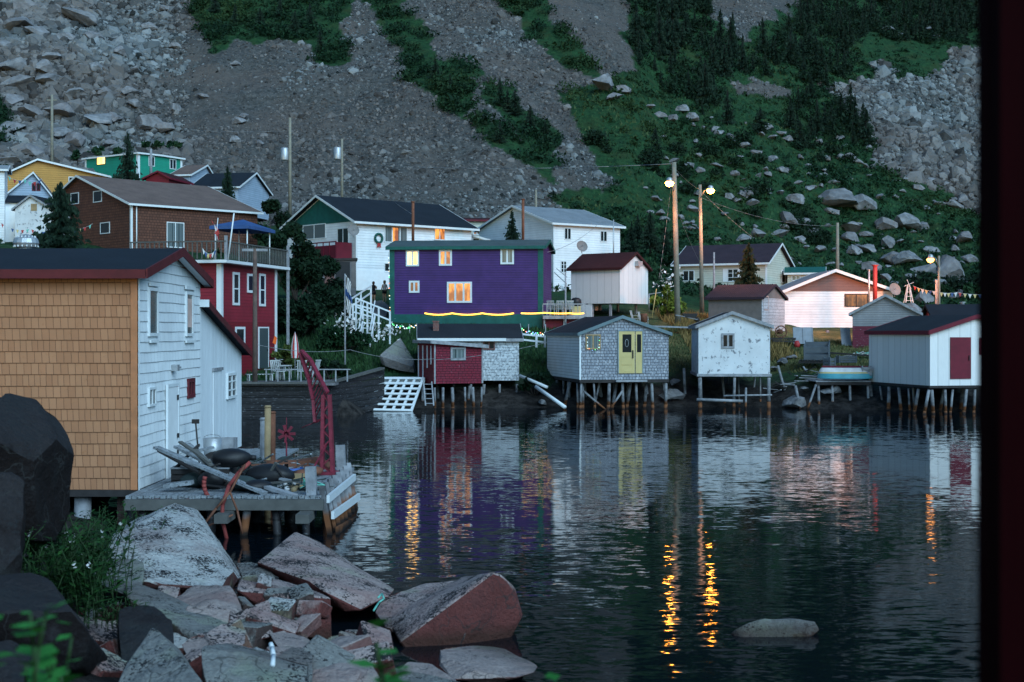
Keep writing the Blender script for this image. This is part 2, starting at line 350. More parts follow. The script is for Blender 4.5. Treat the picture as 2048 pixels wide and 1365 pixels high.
# ------------------------------------------------------------------ terrain sheet
def inpoly(x, y, poly):
    c = np.zeros(len(x), bool); n = len(poly)
    for i in range(n):
        x1, y1 = poly[i]; x2, y2 = poly[(i+1) % n]
        k = ((y1 > y) != (y2 > y)) & (x < (x2-x1)*(y-y1)/((y2-y1) if y2 != y1 else 1e-9)+x1); c ^= k
    return c
def hp(pts):                                         # outline on the hillside, as ground points
    r = []
    for a, b in zip(pts, pts[1:]+pts[:1]):
        k = max(1, int(math.dist(a, b)/60))
        for i in range(k):
            p = hit(a[0]+(b[0]-a[0])*i/k, a[1]+(b[1]-a[1])*i/k, 90); r.append((p.x, p.y))
    return r
GREEN = [hp(p) for p in (
 [(400,-60),(392,20),(405,60),(440,95),(500,85),(530,90),(600,85),(640,75),(670,40),(705,10),(700,-60)],
 [(615,60),(612,95),(640,130),(660,140),(692,125),(688,80),(665,40),(640,40)],
 [(690,-60),(735,25),(765,45),(800,110),(820,165),(870,205),(930,245),(952,215),(935,165),(890,130),(850,75),(845,50),(790,-10),(780,-60)],
 [(943,235),(970,280),(1010,305),(1050,335),(1100,372),(1128,345),(1105,310),(1120,275),(1085,240),(1040,200),(1010,175),(960,165),(965,200),(1015,250),(1040,285),(990,250)],
 [(875,115),(900,150),(945,165),(960,150),(920,120)],
 [(975,-60),(1000,15),(1045,60),(1090,100),(1140,130),(1185,155),(1208,125),(1160,85),(1115,50),(1085,0),(1080,-60)],
 [(0,195),(30,240),(30,290),(0,300),(-200,300),(-200,195)],
)]
BIGG = hp([(1240,-60),(1258,60),(1255,120),(1215,160),(1120,200),(1150,260),(1210,320),(1245,385),(1090,400),(1120,440),(1500,640),(2300,640),(2300,-60)])
SCR = [hp(p) for p in (
 [(1635,155),(1660,185),(1700,240),(1740,280),(1745,320),(1790,350),(1850,375),(1900,400),(1970,430),(2300,440),(2300,80),(1960,95),(1895,105),(1875,140),(1850,155),(1800,165),(1770,120),(1740,135),(1735,160),(1700,170)],
 [(1435,-60),(1425,45),(1445,60),(1480,95),(1500,60),(1575,30),(1600,-60)],
 [(1455,158),(1480,188),(1520,190),(1575,192),(1555,172),(1500,160)],
)]
def veg_mask(x, y):
    jx = x+fbm(x*.18, y*.18, 31, 4)*5; jy = y+fbm(x*.18+9, y*.18, 47, 4)*7
    g = np.zeros(len(x), bool)
    for p in GREEN: g |= inpoly(jx, jy, p)
    b = inpoly(jx, jy, BIGG)
    for p in SCR: b &= ~inpoly(jx, jy, p)
    line = 143+22*fbm(x*.03, y*.03, 71, 2)           # foot of the scree, in metres away
    g |= b | (y < line)
    return g & ((y < 330) | (vn(x*.05, y*.05, 8) > .2))
yy = np.concatenate([np.arange(-7, 30, .22), np.arange(30, 66, .5), np.arange(66, 128, .45), np.arange(128, 260, .55), np.geomspace(260, 620, 45)])
uu = np.concatenate([np.linspace(-1.6, -.5, 40)[:-1], np.linspace(-.5, .48, 480), np.linspace(.48, 1.6, 40)[1:]])
GX = uu[None, :]*(yy[:, None]+9); GY = np.repeat(yy[:, None], len(uu), 1)
GZ = ground(GX.ravel(), GY.ravel()); nr, nc = GX.shape
vm = veg_mask(GX.ravel(), GY.ravel()).astype(float)
vm[GY.ravel() < 66] = 0
idx = np.arange(nr*nc).reshape(nr, nc)
quads = np.stack([idx[:-1, :-1], idx[:-1, 1:], idx[1:, 1:], idx[1:, :-1]], -1).reshape(-1, 4)
gm = M('ground', .95, .1); at = gm.n('Attribute'); at.attribute_name = 'rnd'
nA = gm.noise(.35, 6); nB = gm.noise(1.7, 6, rough=.7); px_, py_, pz_ = gm.xyz()
stone = gm.mix(gm.ramp(nB, .35, .65), (.033, .035, .035), (.10, .10, .098))
stone = gm.mix(gm.ramp(gm.noise(.09, 3), .45, .62, 0, .6), stone, (.105, .088, .080))
grn = gm.mix(gm.ramp(nB, .35, .65), (.007, .026, .012), (.022, .066, .026))
grn = gm.mix(gm.ramp(nA, .5, .68, 0, .6), grn, (.030, .042, .017))
c_ = gm.mix(at.outputs['Fac'], stone, grn)
shore = gm.mix(gm.ramp(nB, .4, .6), (.012, .011, .011), (.045, .04, .038))
nearv = gm.math('LESS_THAN', py_, 62*K+1); low = gm.ramp(gm.math('ADD', pz_, gm.math('MULTIPLY', nB, .9)), 1.3, 2.1, 1, 0)
c_ = gm.mix(low, c_, shore)
yard_zone = gm.math('MULTIPLY', gm.math('MULTIPLY', gm.ramp(px_, 7, 10), gm.ramp(px_, 32, 27)), gm.math('MULTIPLY', gm.ramp(py_, 80, 86), gm.ramp(py_, 112, 104)))  # soft-edged box over the right-hand yards where the ground turns yellowish
c_ = gm.mix(gm.math('MULTIPLY', yard_zone, gm.ramp(nA, .4, .58, .25, .85)), c_, gm.mix(gm.ramp(nB, .4, .6), (.10, .105, .04), (.24, .20, .085)))
gm.bump(nB, .25); gm.col(c_)
g = npmesh('hillside', np.stack([GX.ravel(), GY.ravel(), GZ], 1), quads, gm.m, vm, smooth=True)
tag(g, kind='structure')

# ------------------------------------------------------------------ water
wm = M('water', .03, .42); wm.b.inputs['IOR'].default_value = 1.33; wm.col((.002, .005, .008))
tc = wm.co('Object')
def ripple(scale, sx, sy, det):
    mp = wm.n('Mapping'); mp.inputs['Scale'].default_value = (scale*.42, scale, scale); wm.l(tc, mp.inputs[0])
    nz = wm.noise(1., det, vec=mp.outputs[0], out=1)
    v = wm.n('VectorMath'); v.operation = 'SUBTRACT'; wm.l(nz, v.inputs[0]); v.inputs[1].default_value = (.5, .5, .5)
    w = wm.n('VectorMath'); w.operation = 'MULTIPLY'; wm.l(v.outputs[0], w.inputs[0]); w.inputs[1].default_value = (sx, sy, 0); return w.outputs[0]
def vadd(a, b):
    v = wm.n('VectorMath'); v.operation = 'ADD'; wm.l(a, v.inputs[0])
    if isinstance(b, tuple): v.inputs[1].default_value = b
    else: wm.l(b, v.inputs[1])
    return v.outputs[0]
calm = wm.ramp(wm.noise(.07, 4, vec=wm.co('Object')), .38, .60, .35, 1.15)
rs = vadd(ripple(8.0, .06, .155, 2), ripple(2.2, .03, .075, 2))
sv = wm.n('VectorMath'); sv.operation = 'SCALE'; wm.l(rs, sv.inputs[0]); wm.l(calm, sv.inputs[3])
nv = vadd(sv.outputs[0], (0, 0, 1)); nn_ = wm.n('VectorMath'); nn_.operation = 'NORMALIZE'; wm.l(nv, nn_.inputs[0])
wm.l(nn_.outputs[0], wm.b.inputs['Normal'])
w = MB(); w.add([(-160, -40, 0), (160, -40, 0), (160, 90, 0), (-160, 90, 0)], [(0, 1, 2, 3)]); tag(w.build('water', wm.m), kind='structure')

# ------------------------------------------------------------------ rock material and shapes
def rockmat(name, top, side, speck=(.02, .02, .022), sp=.56, dark=(.03, .03, .03), lich=(.25, .3, .2), s=1.0):
    m = M(name, .85, .2); geo = m.n('NewGeometry'); sep = m.n('SeparateXYZ'); m.l(geo.outputs['Normal'], sep.inputs[0])
    co = geo.outputs['Position']
    n1 = m.noise(1.1*s, 5, vec=co); n2 = m.noise(22*s, 4, vec=co, rough=.75); n3 = m.noise(5*s, 6, vec=co, rough=.65)
    n0 = m.noise(1.2*s, 3, vec=co)
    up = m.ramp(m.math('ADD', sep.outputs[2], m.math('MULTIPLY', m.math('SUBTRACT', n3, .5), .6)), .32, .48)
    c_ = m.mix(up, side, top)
    c_ = m.mix(m.ramp(n2, .35, .7, 0, .5), c_, sc(side, .5))
    c_ = m.mix(m.ramp(n1, .5, .66, 0, .45), c_, sc(side, 1.25)); c_ = m.mix(m.ramp(n0, .58, .7, 0, .5), c_, lich)
    fine = m.noise(30*s, 3, vec=co, rough=.6); pat = m.noise(2.3*s, 4, vec=co, rough=.6)
    blot = m.math('GREATER_THAN', m.math('ADD', fine, m.math('MULTIPLY', m.math('SUBTRACT', pat, .5), .9)), sp+.03)
    c_ = m.mix(m.math('MULTIPLY', blot, m.ramp(up, 0, 1, .25, 1)), c_, speck)
    crack = m.n('TexVoronoi'); crack.feature = 'DISTANCE_TO_EDGE'; crack.inputs['Scale'].default_value = .9*s
    vv = m.n('VectorMath'); vv.operation = 'ADD'; m.l(co, vv.inputs[0]); m.l(m.noise(2*s, 3, vec=co, out=1), vv.inputs[1]); m.l(vv.outputs[0], crack.inputs['Vector'])
    pass
    ck = m.ramp(crack.outputs['Distance'], .0, .012, 1, 0); c_ = m.mix(m.math('MULTIPLY', ck, .75), c_, dark)
    wet = m.ramp(m.math('ADD', sepz(m, co), m.math('MULTIPLY', n1, .2)), .18, .34, 1, 0)
    c_ = m.mix(m.math('MULTIPLY', wet, .75), c_, (.035, .018, .012))
    h = m.math('ADD', m.math('MULTIPLY', n3, 1.), m.math('MULTIPLY', n2, .3)); m.bump(h, .09/s)
    return m.col(c_)
def sepz(m, co):
    s_ = m.n('SeparateXYZ'); m.l(co, s_.inputs[0]); return s_.outputs[2]
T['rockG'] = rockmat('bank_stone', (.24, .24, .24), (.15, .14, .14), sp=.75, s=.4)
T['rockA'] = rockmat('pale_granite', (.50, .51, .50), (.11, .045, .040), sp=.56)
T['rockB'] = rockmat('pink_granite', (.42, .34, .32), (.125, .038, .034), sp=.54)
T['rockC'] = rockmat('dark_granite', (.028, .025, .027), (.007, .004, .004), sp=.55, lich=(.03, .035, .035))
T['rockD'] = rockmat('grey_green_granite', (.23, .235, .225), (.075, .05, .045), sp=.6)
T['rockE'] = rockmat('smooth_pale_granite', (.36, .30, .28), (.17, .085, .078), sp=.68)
def hull_rock(name, pts, mat, label=None, group=None, bev=.06, seed=0, cuts=3, amp=.035, cat='boulder'):
    bm = bmesh.new(); vs = [bm.verts.new(p) for p in pts]
    r = bmesh.ops.convex_hull(bm, input=vs)
    bmesh.ops.delete(bm, geom=[v for v in bm.verts if not v.link_faces], context='VERTS')
    rr_ = random.Random(seed*7+1); A = np.array([v.co[:] for v in bm.verts]); ext = float(np.ptp(A, axis=0).max())
    for k_ in range(0 if amp < .012 else 9):                               # chip corners and edges with flat fractures
        a_ = rr_.uniform(0, 6.283); b_ = rr_.uniform(-.35, .85); d_ = Vector((math.cos(a_)*math.sqrt(1-b_*b_), math.sin(a_)*math.sqrt(1-b_*b_), b_))
        top = max(v.co.dot(d_) for v in bm.verts); bmesh.ops.bisect_plane(bm, geom=list(bm.verts)+list(bm.edges)+list(bm.faces), plane_co=d_*(top-ext*rr_.uniform(.008, .035)*(2.6 if amp > .045 else 1)), plane_no=d_, clear_outer=True)
        vs_ = [v.co.copy() for v in bm.verts]; bm.free(); bm = bmesh.new(); [bm.verts.new(c_) for c_ in vs_]; bmesh.ops.convex_hull(bm, input=list(bm.verts)); bmesh.ops.delete(bm, geom=[v for v in bm.verts if not v.link_faces], context='VERTS')
    bmesh.ops.dissolve_limit(bm, angle_limit=R(4), verts=bm.verts, edges=bm.edges)
    try: bmesh.ops.bevel(bm, geom=list(bm.edges), offset=bev*(.4 if amp < .012 else .22), segments=1, profile=.6, affect='EDGES', clamp_overlap=True)
    except Exception: pass
    bmesh.ops.triangulate(bm, faces=bm.faces)
    for it in range(5):
        L = [e for e in bm.edges if e.calc_length() > cutlen(pts)]
        if not L: break
        bmesh.ops.subdivide_edges(bm, edges=L, cuts=1); bmesh.ops.triangulate(bm, faces=[f for f in bm.faces if len(f.verts) > 3])
    bm.normal_update(); A = np.array([v.co[:] for v in bm.verts])
    d = (fbm(A[:, 0]*1.3+seed, A[:, 2]*1.3+A[:, 1]*.9, seed, 3)*3.2+fbm(A[:, 0]*4+A[:, 1]*2, A[:, 2]*4-A[:, 1]*2, seed+5, 4)*1.6)*amp
    for v, k in zip(bm.verts, d): v.co += v.normal*float(k)
    c = A.mean(0); c = Vector((c[0], c[1], A[:, 2].min()))
    for v in bm.verts: v.co -= c
    me = bpy.data.meshes.new(name); bm.to_mesh(me); bm.free(); me.materials.append(mat)
    for p in me.polygons: p.use_smooth = True
    me.set_sharp_from_angle(angle=R(30))
    o = bpy.data.objects.new(name, me); COL.objects.link(o); o.location = c
    return tag(o, label, cat, group)
def cutlen(pts):
    A = np.array([tuple(p) for p in pts]); return max(float(np.ptp(A, axis=0).max())/16, .06)

# ------------------------------------------------------------------ scree: tens of thousands of stones (stuff)
def ico():
    bm = bmesh.new(); bmesh.ops.create_icosphere(bm, subdivisions=1, radius=1)
    v = np.array([x.co[:] for x in bm.verts]); f = np.array([[q.index for q in x.verts] for x in bm.faces]); bm.free(); return v, f
IV, IF = ico()
def rotm(n):
    q = rng.normal(size=(n, 4)); q /= np.linalg.norm(q, axis=1)[:, None]; w_, x, y, z = q.T
    return np.stack([np.stack([1-2*(y*y+z*z), 2*(x*y-z*w_), 2*(x*z+y*w_)], -1), np.stack([2*(x*y+z*w_), 1-2*(x*x+z*z), 2*(y*z-x*w_)], -1), np.stack([2*(x*z-y*w_), 2*(y*z+x*w_), 1-2*(x*x+y*y)], -1)], 1)
def stones(name, P_, S_, mat):
    n = len(P_); V = IV[None]*(1+rng.uniform(-.32, .32, (n, len(IV), 1)))
    sh = rng.uniform(.55, 1.15, (n, 1, 3)); sh[:, :, 2] *= .75; V = V*sh
    V = np.clip(V, -.72, .72)                      # flat, broken faces
    Rm = rotm(n); V = np.einsum('nij,nvj->nvi', Rm, V)*S_[:, None, None]+P_[:, None, :]
    Fc = IF[None]+(np.arange(n)*len(IV))[:, None, None]
    rnd = np.repeat(np.clip(rng.normal(.42, .27, n)+np.clip(S_-.5, 0, .5)*.4, 0, 1), len(IV))
    return npmesh(name, V.reshape(-1, 3), Fc.reshape(-1, 3), mat, rnd)
sm = M('scree_stone', .9, .15); at = sm.n('Attribute'); at.attribute_name = 'rnd'
c_ = sm.mix(at.outputs['Fac'], (.012, .016, .017), (.23, .25, .26)); c_ = sm.mix(sm.ramp(sm.noise(.05, 3), .38, .55, 0, .8), c_, sm.mix(at.outputs['Fac'], (.045, .039, .037), (.155, .137, .130)))
c_ = sm.mix(sm.ramp(sm.noise(2.2, 5, rough=.7), .5, .7, 0, .4), c_, (.05, .06, .06)); sm.bump(sm.noise(4, 4), .08); T['scree'] = sm.col(c_)
def size_of(x, y):                                  # big blocks at the left and right, fine gravel in the middle
    t = x/y; left = np.clip((-.21-t)/.12, 0, 1); right = np.clip((t-.2)/.05, 0, 1)
    return .24+.44*left**.8+.22*right+np.clip((155-y)/40, 0, 1)*.12
N0 = 230000
qy = rng.uniform(128, 285, N0); qt = rng.uniform(-.42, .40, N0); qx = qt*qy
keep = (rng.random(N0) < (qy/262)) & ~veg_mask(qx, qy); qx, qy = qx[keep], qy[keep]
base = size_of(qx, qy); patch = vn(qx*.11+3, qy*.06, 21)
S_ = base*np.exp(rng.normal(-.3, .62, len(qx)))*(.6+.8*patch); S_ = np.where(base < .34, S_*.78, S_); S_ = np.clip(S_, .10, 2.0)
dens = np.clip(.24/base**1.5, .06, 1)*np.where(base < .33, np.clip(patch*1.8-.25, .15, 1), 1)
k = rng.random(len(qx)) < np.clip(dens*2.6, 0, 1); qx, qy, S_ = qx[k], qy[k], S_[k]
Pz = ground(qx, qy)-S_*.12
tag(stones('scree', np.stack([qx, qy, Pz], 1), S_, T['scree']), 'loose grey scree stones covering the slopes', 'scree', kind='stuff')

# big boulders: individuals
BM_ = []
for i in range(6):
    rr = random.Random(i+3); pts = []
    for j in range(13):
        a = rr.uniform(0, 6.28); b = rr.uniform(-.5, 1); c0 = math.sqrt(1-b*b); pts.append((math.cos(a)*c0*rr.uniform(.8, 1.2), math.sin(a)*c0*rr.uniform(.6, 1.), b*rr.uniform(.6, .85)))
    BM_.append(pts)
hm = M('hill_boulder', .9, .15); geo = hm.n('ObjectInfo'); n3 = hm.noise(1.5, 6, rough=.7)
c_ = hm.mix(hm.ramp(n3, .35, .65), (.09, .095, .10), (.27, .28, .30)); c_ = hm.mix(hm.math('MULTIPLY', geo.outputs['Random'], .5), c_, (.17, .15, .15))
hm.bump(n3, .12); T['hillrock'] = hm.col(c_)
protoB = []
def hill_boulder(p, s, label, group, seed):
    k = seed % 6; o = None
    if len(protoB) <= k:
        o = hull_rock('boulder', BM_[len(protoB)], T['hillrock'], bev=.05, seed=seed, amp=.05); protoB.append(o)
    else:
        o = protoB[k].copy(); COL.objects.link(o)
    rr = random.Random(seed)
    s *= 1.5; o.location = (p[0], p[1], p[2]-.02*s); o.scale = (s*rr.uniform(.9, 1.25), s*rr.uniform(.8, 1.1), s*rr.uniform(.7, 1.0)); o.rotation_euler = (rr.uniform(-.25, .25), rr.uniform(-.25, .25), rr.uniform(0, 6.28))
    tag(o, label, 'boulder', group); return o
hb = [(1672,408,32),(1723,413,24),(1575,438,20),(1607,446,15),(1660,425,14),(1590,405,16),(1808,450,26),(1770,455,20),(1843,455,13),(1700,462,22),(1730,498,18),(1710,505,14),(1698,478,15),
 (1775,490,18),(1780,520,20),(1860,505,17),(1850,540,26),(1900,545,32),(1812,520,22),(1560,470,14),(1515,470,14),(1525,500,13),(1490,475,15),(1630,470,12),(1640,500,12),(1600,482,12),(1492,395,14),(1505,410,12),(1500,380,12),
 (1545,322,10),(1535,352,9),(1430,262,10),(1462,275,12),(1490,295,11),(1510,310,11),(1365,222,12),(1385,240,12),(1320,232,11),(1345,240,10),(1300,218,10),(1440,268,9),(1475,286,10),(1535,256,12),(1522,270,9),(1700,318,11),(1690,295,9),(1715,325,8),(1680,280,8),
 (1210,175,24),(1228,195,15),(1245,185,12),(1560,390,9),(1530,385,8),(1620,380,9),(1760,400,9),(1790,395,9),(1835,380,9),(1880,410,11),(1905,410,14),(1925,405,13),(1820,560,17),(1770,560,14),(1740,540,14),(1875,575,18),(1920,590,18),(1850,600,17),
 (1470,350,10),(1400,345,9),(1385,420,10),(1550,500,11),(1580,520,10),(1600,545,12),(1930,480,15),(1940,520,14),(1730,470,10),(1660,530,10),(1450,430,8),(1745,50,10),(1775,62,10),(1800,70,9),(1860,60,9),(1875,75,8)]
for i, (x, y, s) in enumerate(hb):
    p = hit(x, y+s*.4, 95); hill_boulder(p, s/F*p.y, 'grey boulder lying on the green lower slope of the hill', 'boulders on the green slope', i)
rr = random.Random(5)
for i in range(190):
    x = rr.uniform(1290, 1950); y = rr.uniform(230, 600)
    if y < 230+(x-1290)*.25-40: continue
    p = hit(x, y, 95)
    if p.y < 122 and y > 540 and x < 1800: continue
    hill_boulder(p, rr.uniform(3.5, 10)/F*p.y, 'small grey stone among the shrubs of the green slope', 'stones on the green slope', 100+i)
lb = [(35,55,30),(75,75,26),(130,80,14),(160,42,36),(30,140,30),(90,150,24),(185,80,22),(40,175,26),(100,165,22),(150,195,22),(205,185,20),(60,230,24),(130,235,28),(20,265,26),(70,280,22),(120,275,26),(200,240,34),(215,190,18),(260,190,16),(270,215,14),(300,255,26),(330,262,24),(15,330,20),(65,305,22),(150,290,22),(220,290,16),(350,225,14),(405,195,11),(470,130,10),(240,110,18),(300,60,14),(10,95,20),(50,20,22),(110,30,14),(330,20,12),(480,245,14),(470,285,11),(490,235,12),(520,290,10),(100,120,18),(230,240,20),(270,150,14),(350,95,12),(190,140,16),(30,210,20)]
for i, (x, y, s) in enumerate(lb):
    p = hit(x, y+s*.3, 120); hill_boulder(p, s/F*p.y*.95, 'large grey block in the boulder field at the left of the hill', 'blocks in the left boulder field', 300+i)

# ------------------------------------------------------------------ foliage
def leaves(name, C_, R_, n, size, mat, parent=None, up=.3, rnd_base=None):
    """n small leaf faces spread through ellipsoids at C_ (m,3) radii R_ (m,3)"""
    C_ = np.asarray(C_, float); R_ = np.asarray(R_, float); vol = (R_[:, 0]*R_[:, 1]*R_[:, 2])**.67; pr = vol/vol.sum()
    k = rng.choice(len(C_), n, p=pr); d = rng.normal(size=(n, 3)); d /= np.linalg.norm(d, axis=1)[:, None]
    r = rng.random(n)**.45; c = C_[k]+d*R_[k]*r[:, None]
    a = rng.normal(size=(n, 3)); a /= np.linalg.norm(a, axis=1)[:, None]; b = np.cross(a, rng.normal(size=(n, 3))); b /= np.linalg.norm(b, axis=1)[:, None]
    s = size*np.exp(rng.normal(0, .35, n))[:, None]
    V = np.stack([c-a*s, c+b*s*.5, c+a*s, c-b*s*.5], 1).reshape(-1, 3); Fq = np.arange(4*n).reshape(n, 4)
    rc = (rnd_base if rnd_base is not None else rng.random(len(C_)))[k]
    rv = np.clip(rc*.6+rng.random(n)*.4, 0, 1)
    return npmesh(name, V, Fq, mat, np.repeat(rv, 4), parent)
T['leaf'] = leafm('shrub_leaf', (.003, .013, .007), (.012, .047, .019), (.020, .045, .015), cscale=.05)
T['leafd'] = leafm('dark_leaf', (.003, .010, .006), (.010, .030, .013))
T['leafy'] = leafm('yellow_green_leaf', (.05, .10, .02), (.16, .20, .03))
T['leafg'] = leafm('slope_grass', (.006, .024, .010), (.035, .085, .032), (.050, .075, .028), cscale=.08)
T['needle'] = leafm('spruce_needle', (.004, .013, .009), (.014, .034, .020))
T['needlel'] = leafm('lamplit_needle', (.006, .016, .008), (.024, .032, .014))  # spruce needles with warm lamp light put into the colour
T['weed'] = leafm('weed_leaf', (.005, .024, .007), (.022, .075, .016))
T['weed2'] = leafm('near_leaf', (.02, .12, .02), (.04, .22, .04))
T['weedstem'] = paint('weed_stem', (.02, .05, .015))
T['leafy2'] = leafm('olive_leaf', (.03, .055, .015), (.10, .12, .03))
T['leafd2'] = leafm('bank_leaf', (.008, .028, .012), (.03, .075, .025))
T['grassg'] = leafm('short_grass', (.035, .055, .018), (.13, .12, .05))
T['flower'] = leafm('white_flower', (.5, .5, .5), (.7, .7, .7))
T['grassy'] = leafm('lamplit_grass', (.10, .08, .03), (.26, .17, .06))  # orange glow of the street lamps is put into this grass colour
T['bark'] = paint('bark', (.06, .05, .045), .9, .3, 4)
# shrub cover on the green hillside (stuff)
N1 = 15000; sy_ = rng.uniform(116, 300, N1); st = rng.uniform(-.42, .40, N1); sx_ = st*sy_
k = veg_mask(sx_, sy_) & (rng.random(N1) < sy_/262*(.25+vn(sx_*.12, sy_*.08, 77)*1.3)); sx_, sy_ = sx_[k], sy_[k]
inb = inpoly(sx_, sy_, BIGG); strip = ~inb & (sy_ > 142); sz = np.where(strip, rng.uniform(.7, 1.9, len(sx_)), rng.uniform(.25, .9, len(sx_))*(.6+vn(sx_*.06, sy_*.05, 5)))
C_ = np.stack([sx_, sy_, ground(sx_, sy_)+sz*.25], 1); R3 = np.stack([sz, sz, sz*.75], 1)
rb = np.where(strip, rng.random(len(sx_))*.55, np.clip(vn(sx_*.08, sy_*.08, 41)*.8+rng.random(len(sx_))*.4, 0, 1))
tag(leaves('shrub_cover', C_, R3, 170000, .19, T['leaf'], rnd_base=rb), 'low green shrub cover spreading over the hillside', 'shrubs', kind='stuff')

def _wood(): pass
kb = rng.uniform(0, 1, 1400); yb = rng.uniform(124, 240, 1400); xb = rng.uniform(-.35, .36, 1400)*yb; k = inpoly(xb, yb, BIGG) & (vn(xb*.07, yb*.06, 91) > .63) & veg_mask(xb, yb); xb, yb = xb[k], yb[k]; sb_ = rng.uniform(.5, 1.7, len(xb))
tag(leaves('bush_patches', np.stack([xb, yb, ground(xb, yb)+sb_*.4], 1), np.stack([sb_, sb_, sb_*.8], 1), 24000, .17, T['leafd'], rnd_base=vn(xb*.1, yb*.1, 5)), 'dark low bushes in patches over the grassy lower slope', 'shrubs', kind='stuff')
def spruce_mesh(h, r, tiers, blades, seed, gap=0.0):
    rr = np.random.default_rng(seed); V = []; Fc = []; rn = []
    for t in range(tiers):
        f = (t+.4)/tiers; z = h*(.08+.92*f); L = r*(1-f)**.85*rr.uniform(.75, 1.15)+.05*r; nb = max(4, int(9*(1-f*.5)))
        for b in range(nb):
            if rr.random() < gap: continue
            a = rr.uniform(0, 6.283); l = L*rr.uniform(.65, 1.15); ca, sa = math.cos(a), math.sin(a); droop = rr.uniform(.15, .45)
            for s in range(blades):
                q = (s+rr.random())/blades; x = l*q; zz = z-droop*x+.18*x*q; w = (.16+.22*(1-q))*l*.9
                side = rr.choice([-1, 1]); ang = a+side*rr.uniform(.35, .95); ex = w*math.cos(ang); ey = w*math.sin(ang); hh = h*.016*rr.uniform(.8, 1.8)
                p = np.array([x*ca, x*sa, zz]); n = len(V)
                V += [p+(0, 0, hh), p+(ex, ey, -hh*rr.uniform(0, 3)), p+(ex*.3, ey*.3, -hh*2.2), p+(-ca*w*.25, -sa*w*.25, -hh)]
                Fc.append((n, n+1, n+2, n+3)); rn += [rr.random()*.6+.4*q]*4
    return np.array(V), np.array(Fc), np.array(rn)
def spruce(p, h, r, label, group=None, tiers=26, blades=7, seed=1, mat='needle', gap=0.):
    t = thing('spruce_tree', label, 'tree', p, 0, group); tr = MB(); tr.tube((0, 0, -.4), (0, 0, h*.97), h*.022, .01, 7); tr.build('trunk', T['barkd'], t)
    V, Fc, rn = spruce_mesh(h, r, tiers, blades, seed, gap); npmesh('crown', V, Fc, T[mat], rn, t); return t
# forest on the upper right of the hill
WOOD = hp([(1262,-60),(1270,60),(1275,130),(1310,165),(1350,195),(1390,200),(1400,235),(1450,215),(1470,160),(1500,150),(1580,170),(1600,200),(1560,230),(1570,260),(1620,280),(1680,285),(1735,305),(1730,260),(1690,225),(1650,170),(1640,150),(1700,165),(1735,150),(1700,120),(1730,70),(1800,85),(1870,95),(1960,90),(2100,90),(2100,-60),(1620,-60),(1600,40),(1560,60),(1540,90),(1480,130),(1470,100),(1440,80),(1420,50),(1430,-60)])
protos = [spruce((0, 0, 0), 1, s_, 'x', None, 18, 8, 40+i) for i, s_ in enumerate((.20, .26, .30, .18, .34))]
wx = np.array([a for a, b in WOOD]); wy = np.array([b for a, b in WOOD]); cnt = 0; placed = []
rr = random.Random(9)
for i in range(6000):
    x = rr.uniform(wx.min(), wx.max()); y = rr.uniform(wy.min(), min(wy.max(), 300))
    if cnt >= 290: break
    if not inpoly(np.array([x]), np.array([y]), WOOD)[0]: continue
    if any((x-a)**2+(y-b)**2 < 3.2 for a, b in placed): continue
    placed.append((x, y)); k = cnt % 5
    o = protos[k] if cnt < 5 else copy_tree(protos[k]); h = rr.choice([rr.uniform(1.8, 3.6), rr.uniform(2.6, 6.2)])*(1.2 if y > 200 else 1)
    o.location = (x, y, gz(x, y)-.2); o.scale = (h, h, h); o.rotation_euler = (0, 0, rr.uniform(0, 6.28))
    tag(o, 'dark spruce in the dense wood on the upper hillside', 'tree', 'spruces of the hillside wood'); cnt += 1
for i, (x, y, h) in enumerate([(640,110,3.2),(620,60,3.5),(590,70,3),(1000,215,3.4),(1030,235,3),(1015,225,2.6),(1060,270,3.2),(1000,290,2.4),(1455,250,4.5),(1520,270,3.5),(1650,260,3.4),(1600,300,3.6),(1310,300,2.4),(560,40,3.2),(430,30,2.6),(470,50,2.8),(520,60,3),(870,160,2.6),(900,190,2.4),(1090,285,2.2)]):
    p = hit(x, y, 120); o = copy_tree(protos[i % 5]); o.location = p; h *= 1.1; o.scale = (h*1.3, h*1.3, h); o.rotation_euler = (0, 0, i)
    tag(o, 'small dark spruce on a shrubby strip between scree slopes', 'tree', 'spruces on the shrub strips')

nW = 2600; a_ = rng.uniform(wx.min(), wx.max(), nW); b_ = rng.uniform(wy.min(), min(wy.max(), 300), nW); jx = a_+fbm(a_*.2, b_*.2, 55, 3)*6; k = inpoly(jx, b_, WOOD) & (vn(a_*.14, b_*.14, 61) > .2)
a_, b_ = a_[k], b_[k]; s_w = rng.uniform(.6, 1.9, len(a_)); tag(leaves('scrub', np.stack([a_, b_, ground(a_, b_)+s_w*.5], 1), np.stack([s_w, s_w, s_w*.9], 1), 70000, .2, T['leafd']), 'dark deciduous scrub filling the hillside wood', 'scrub', kind='stuff')
nG = 90000; yb = rng.uniform(120, 250, nG); xb = rng.uniform(-.35, .36, nG)*yb; k = (rng.random(nG) < (yb/250)) & inpoly(xb, yb, BIGG); xb, yb = xb[k], yb[k]; k = veg_mask(xb, yb); xb, yb = xb[k], yb[k]; n = len(xb)
a_ = rng.uniform(0, 3.14, n); hh = rng.uniform(.15, .5, n); Bq = np.stack([xb, yb, ground(xb, yb)-.05], 1); sd = np.stack([np.cos(a_), np.sin(a_), a_*0], 1)*rng.uniform(.06, .22, n)[:, None]; tp = Bq+np.stack([rng.normal(0, .15, n), rng.normal(0, .15, n), hh], 1)
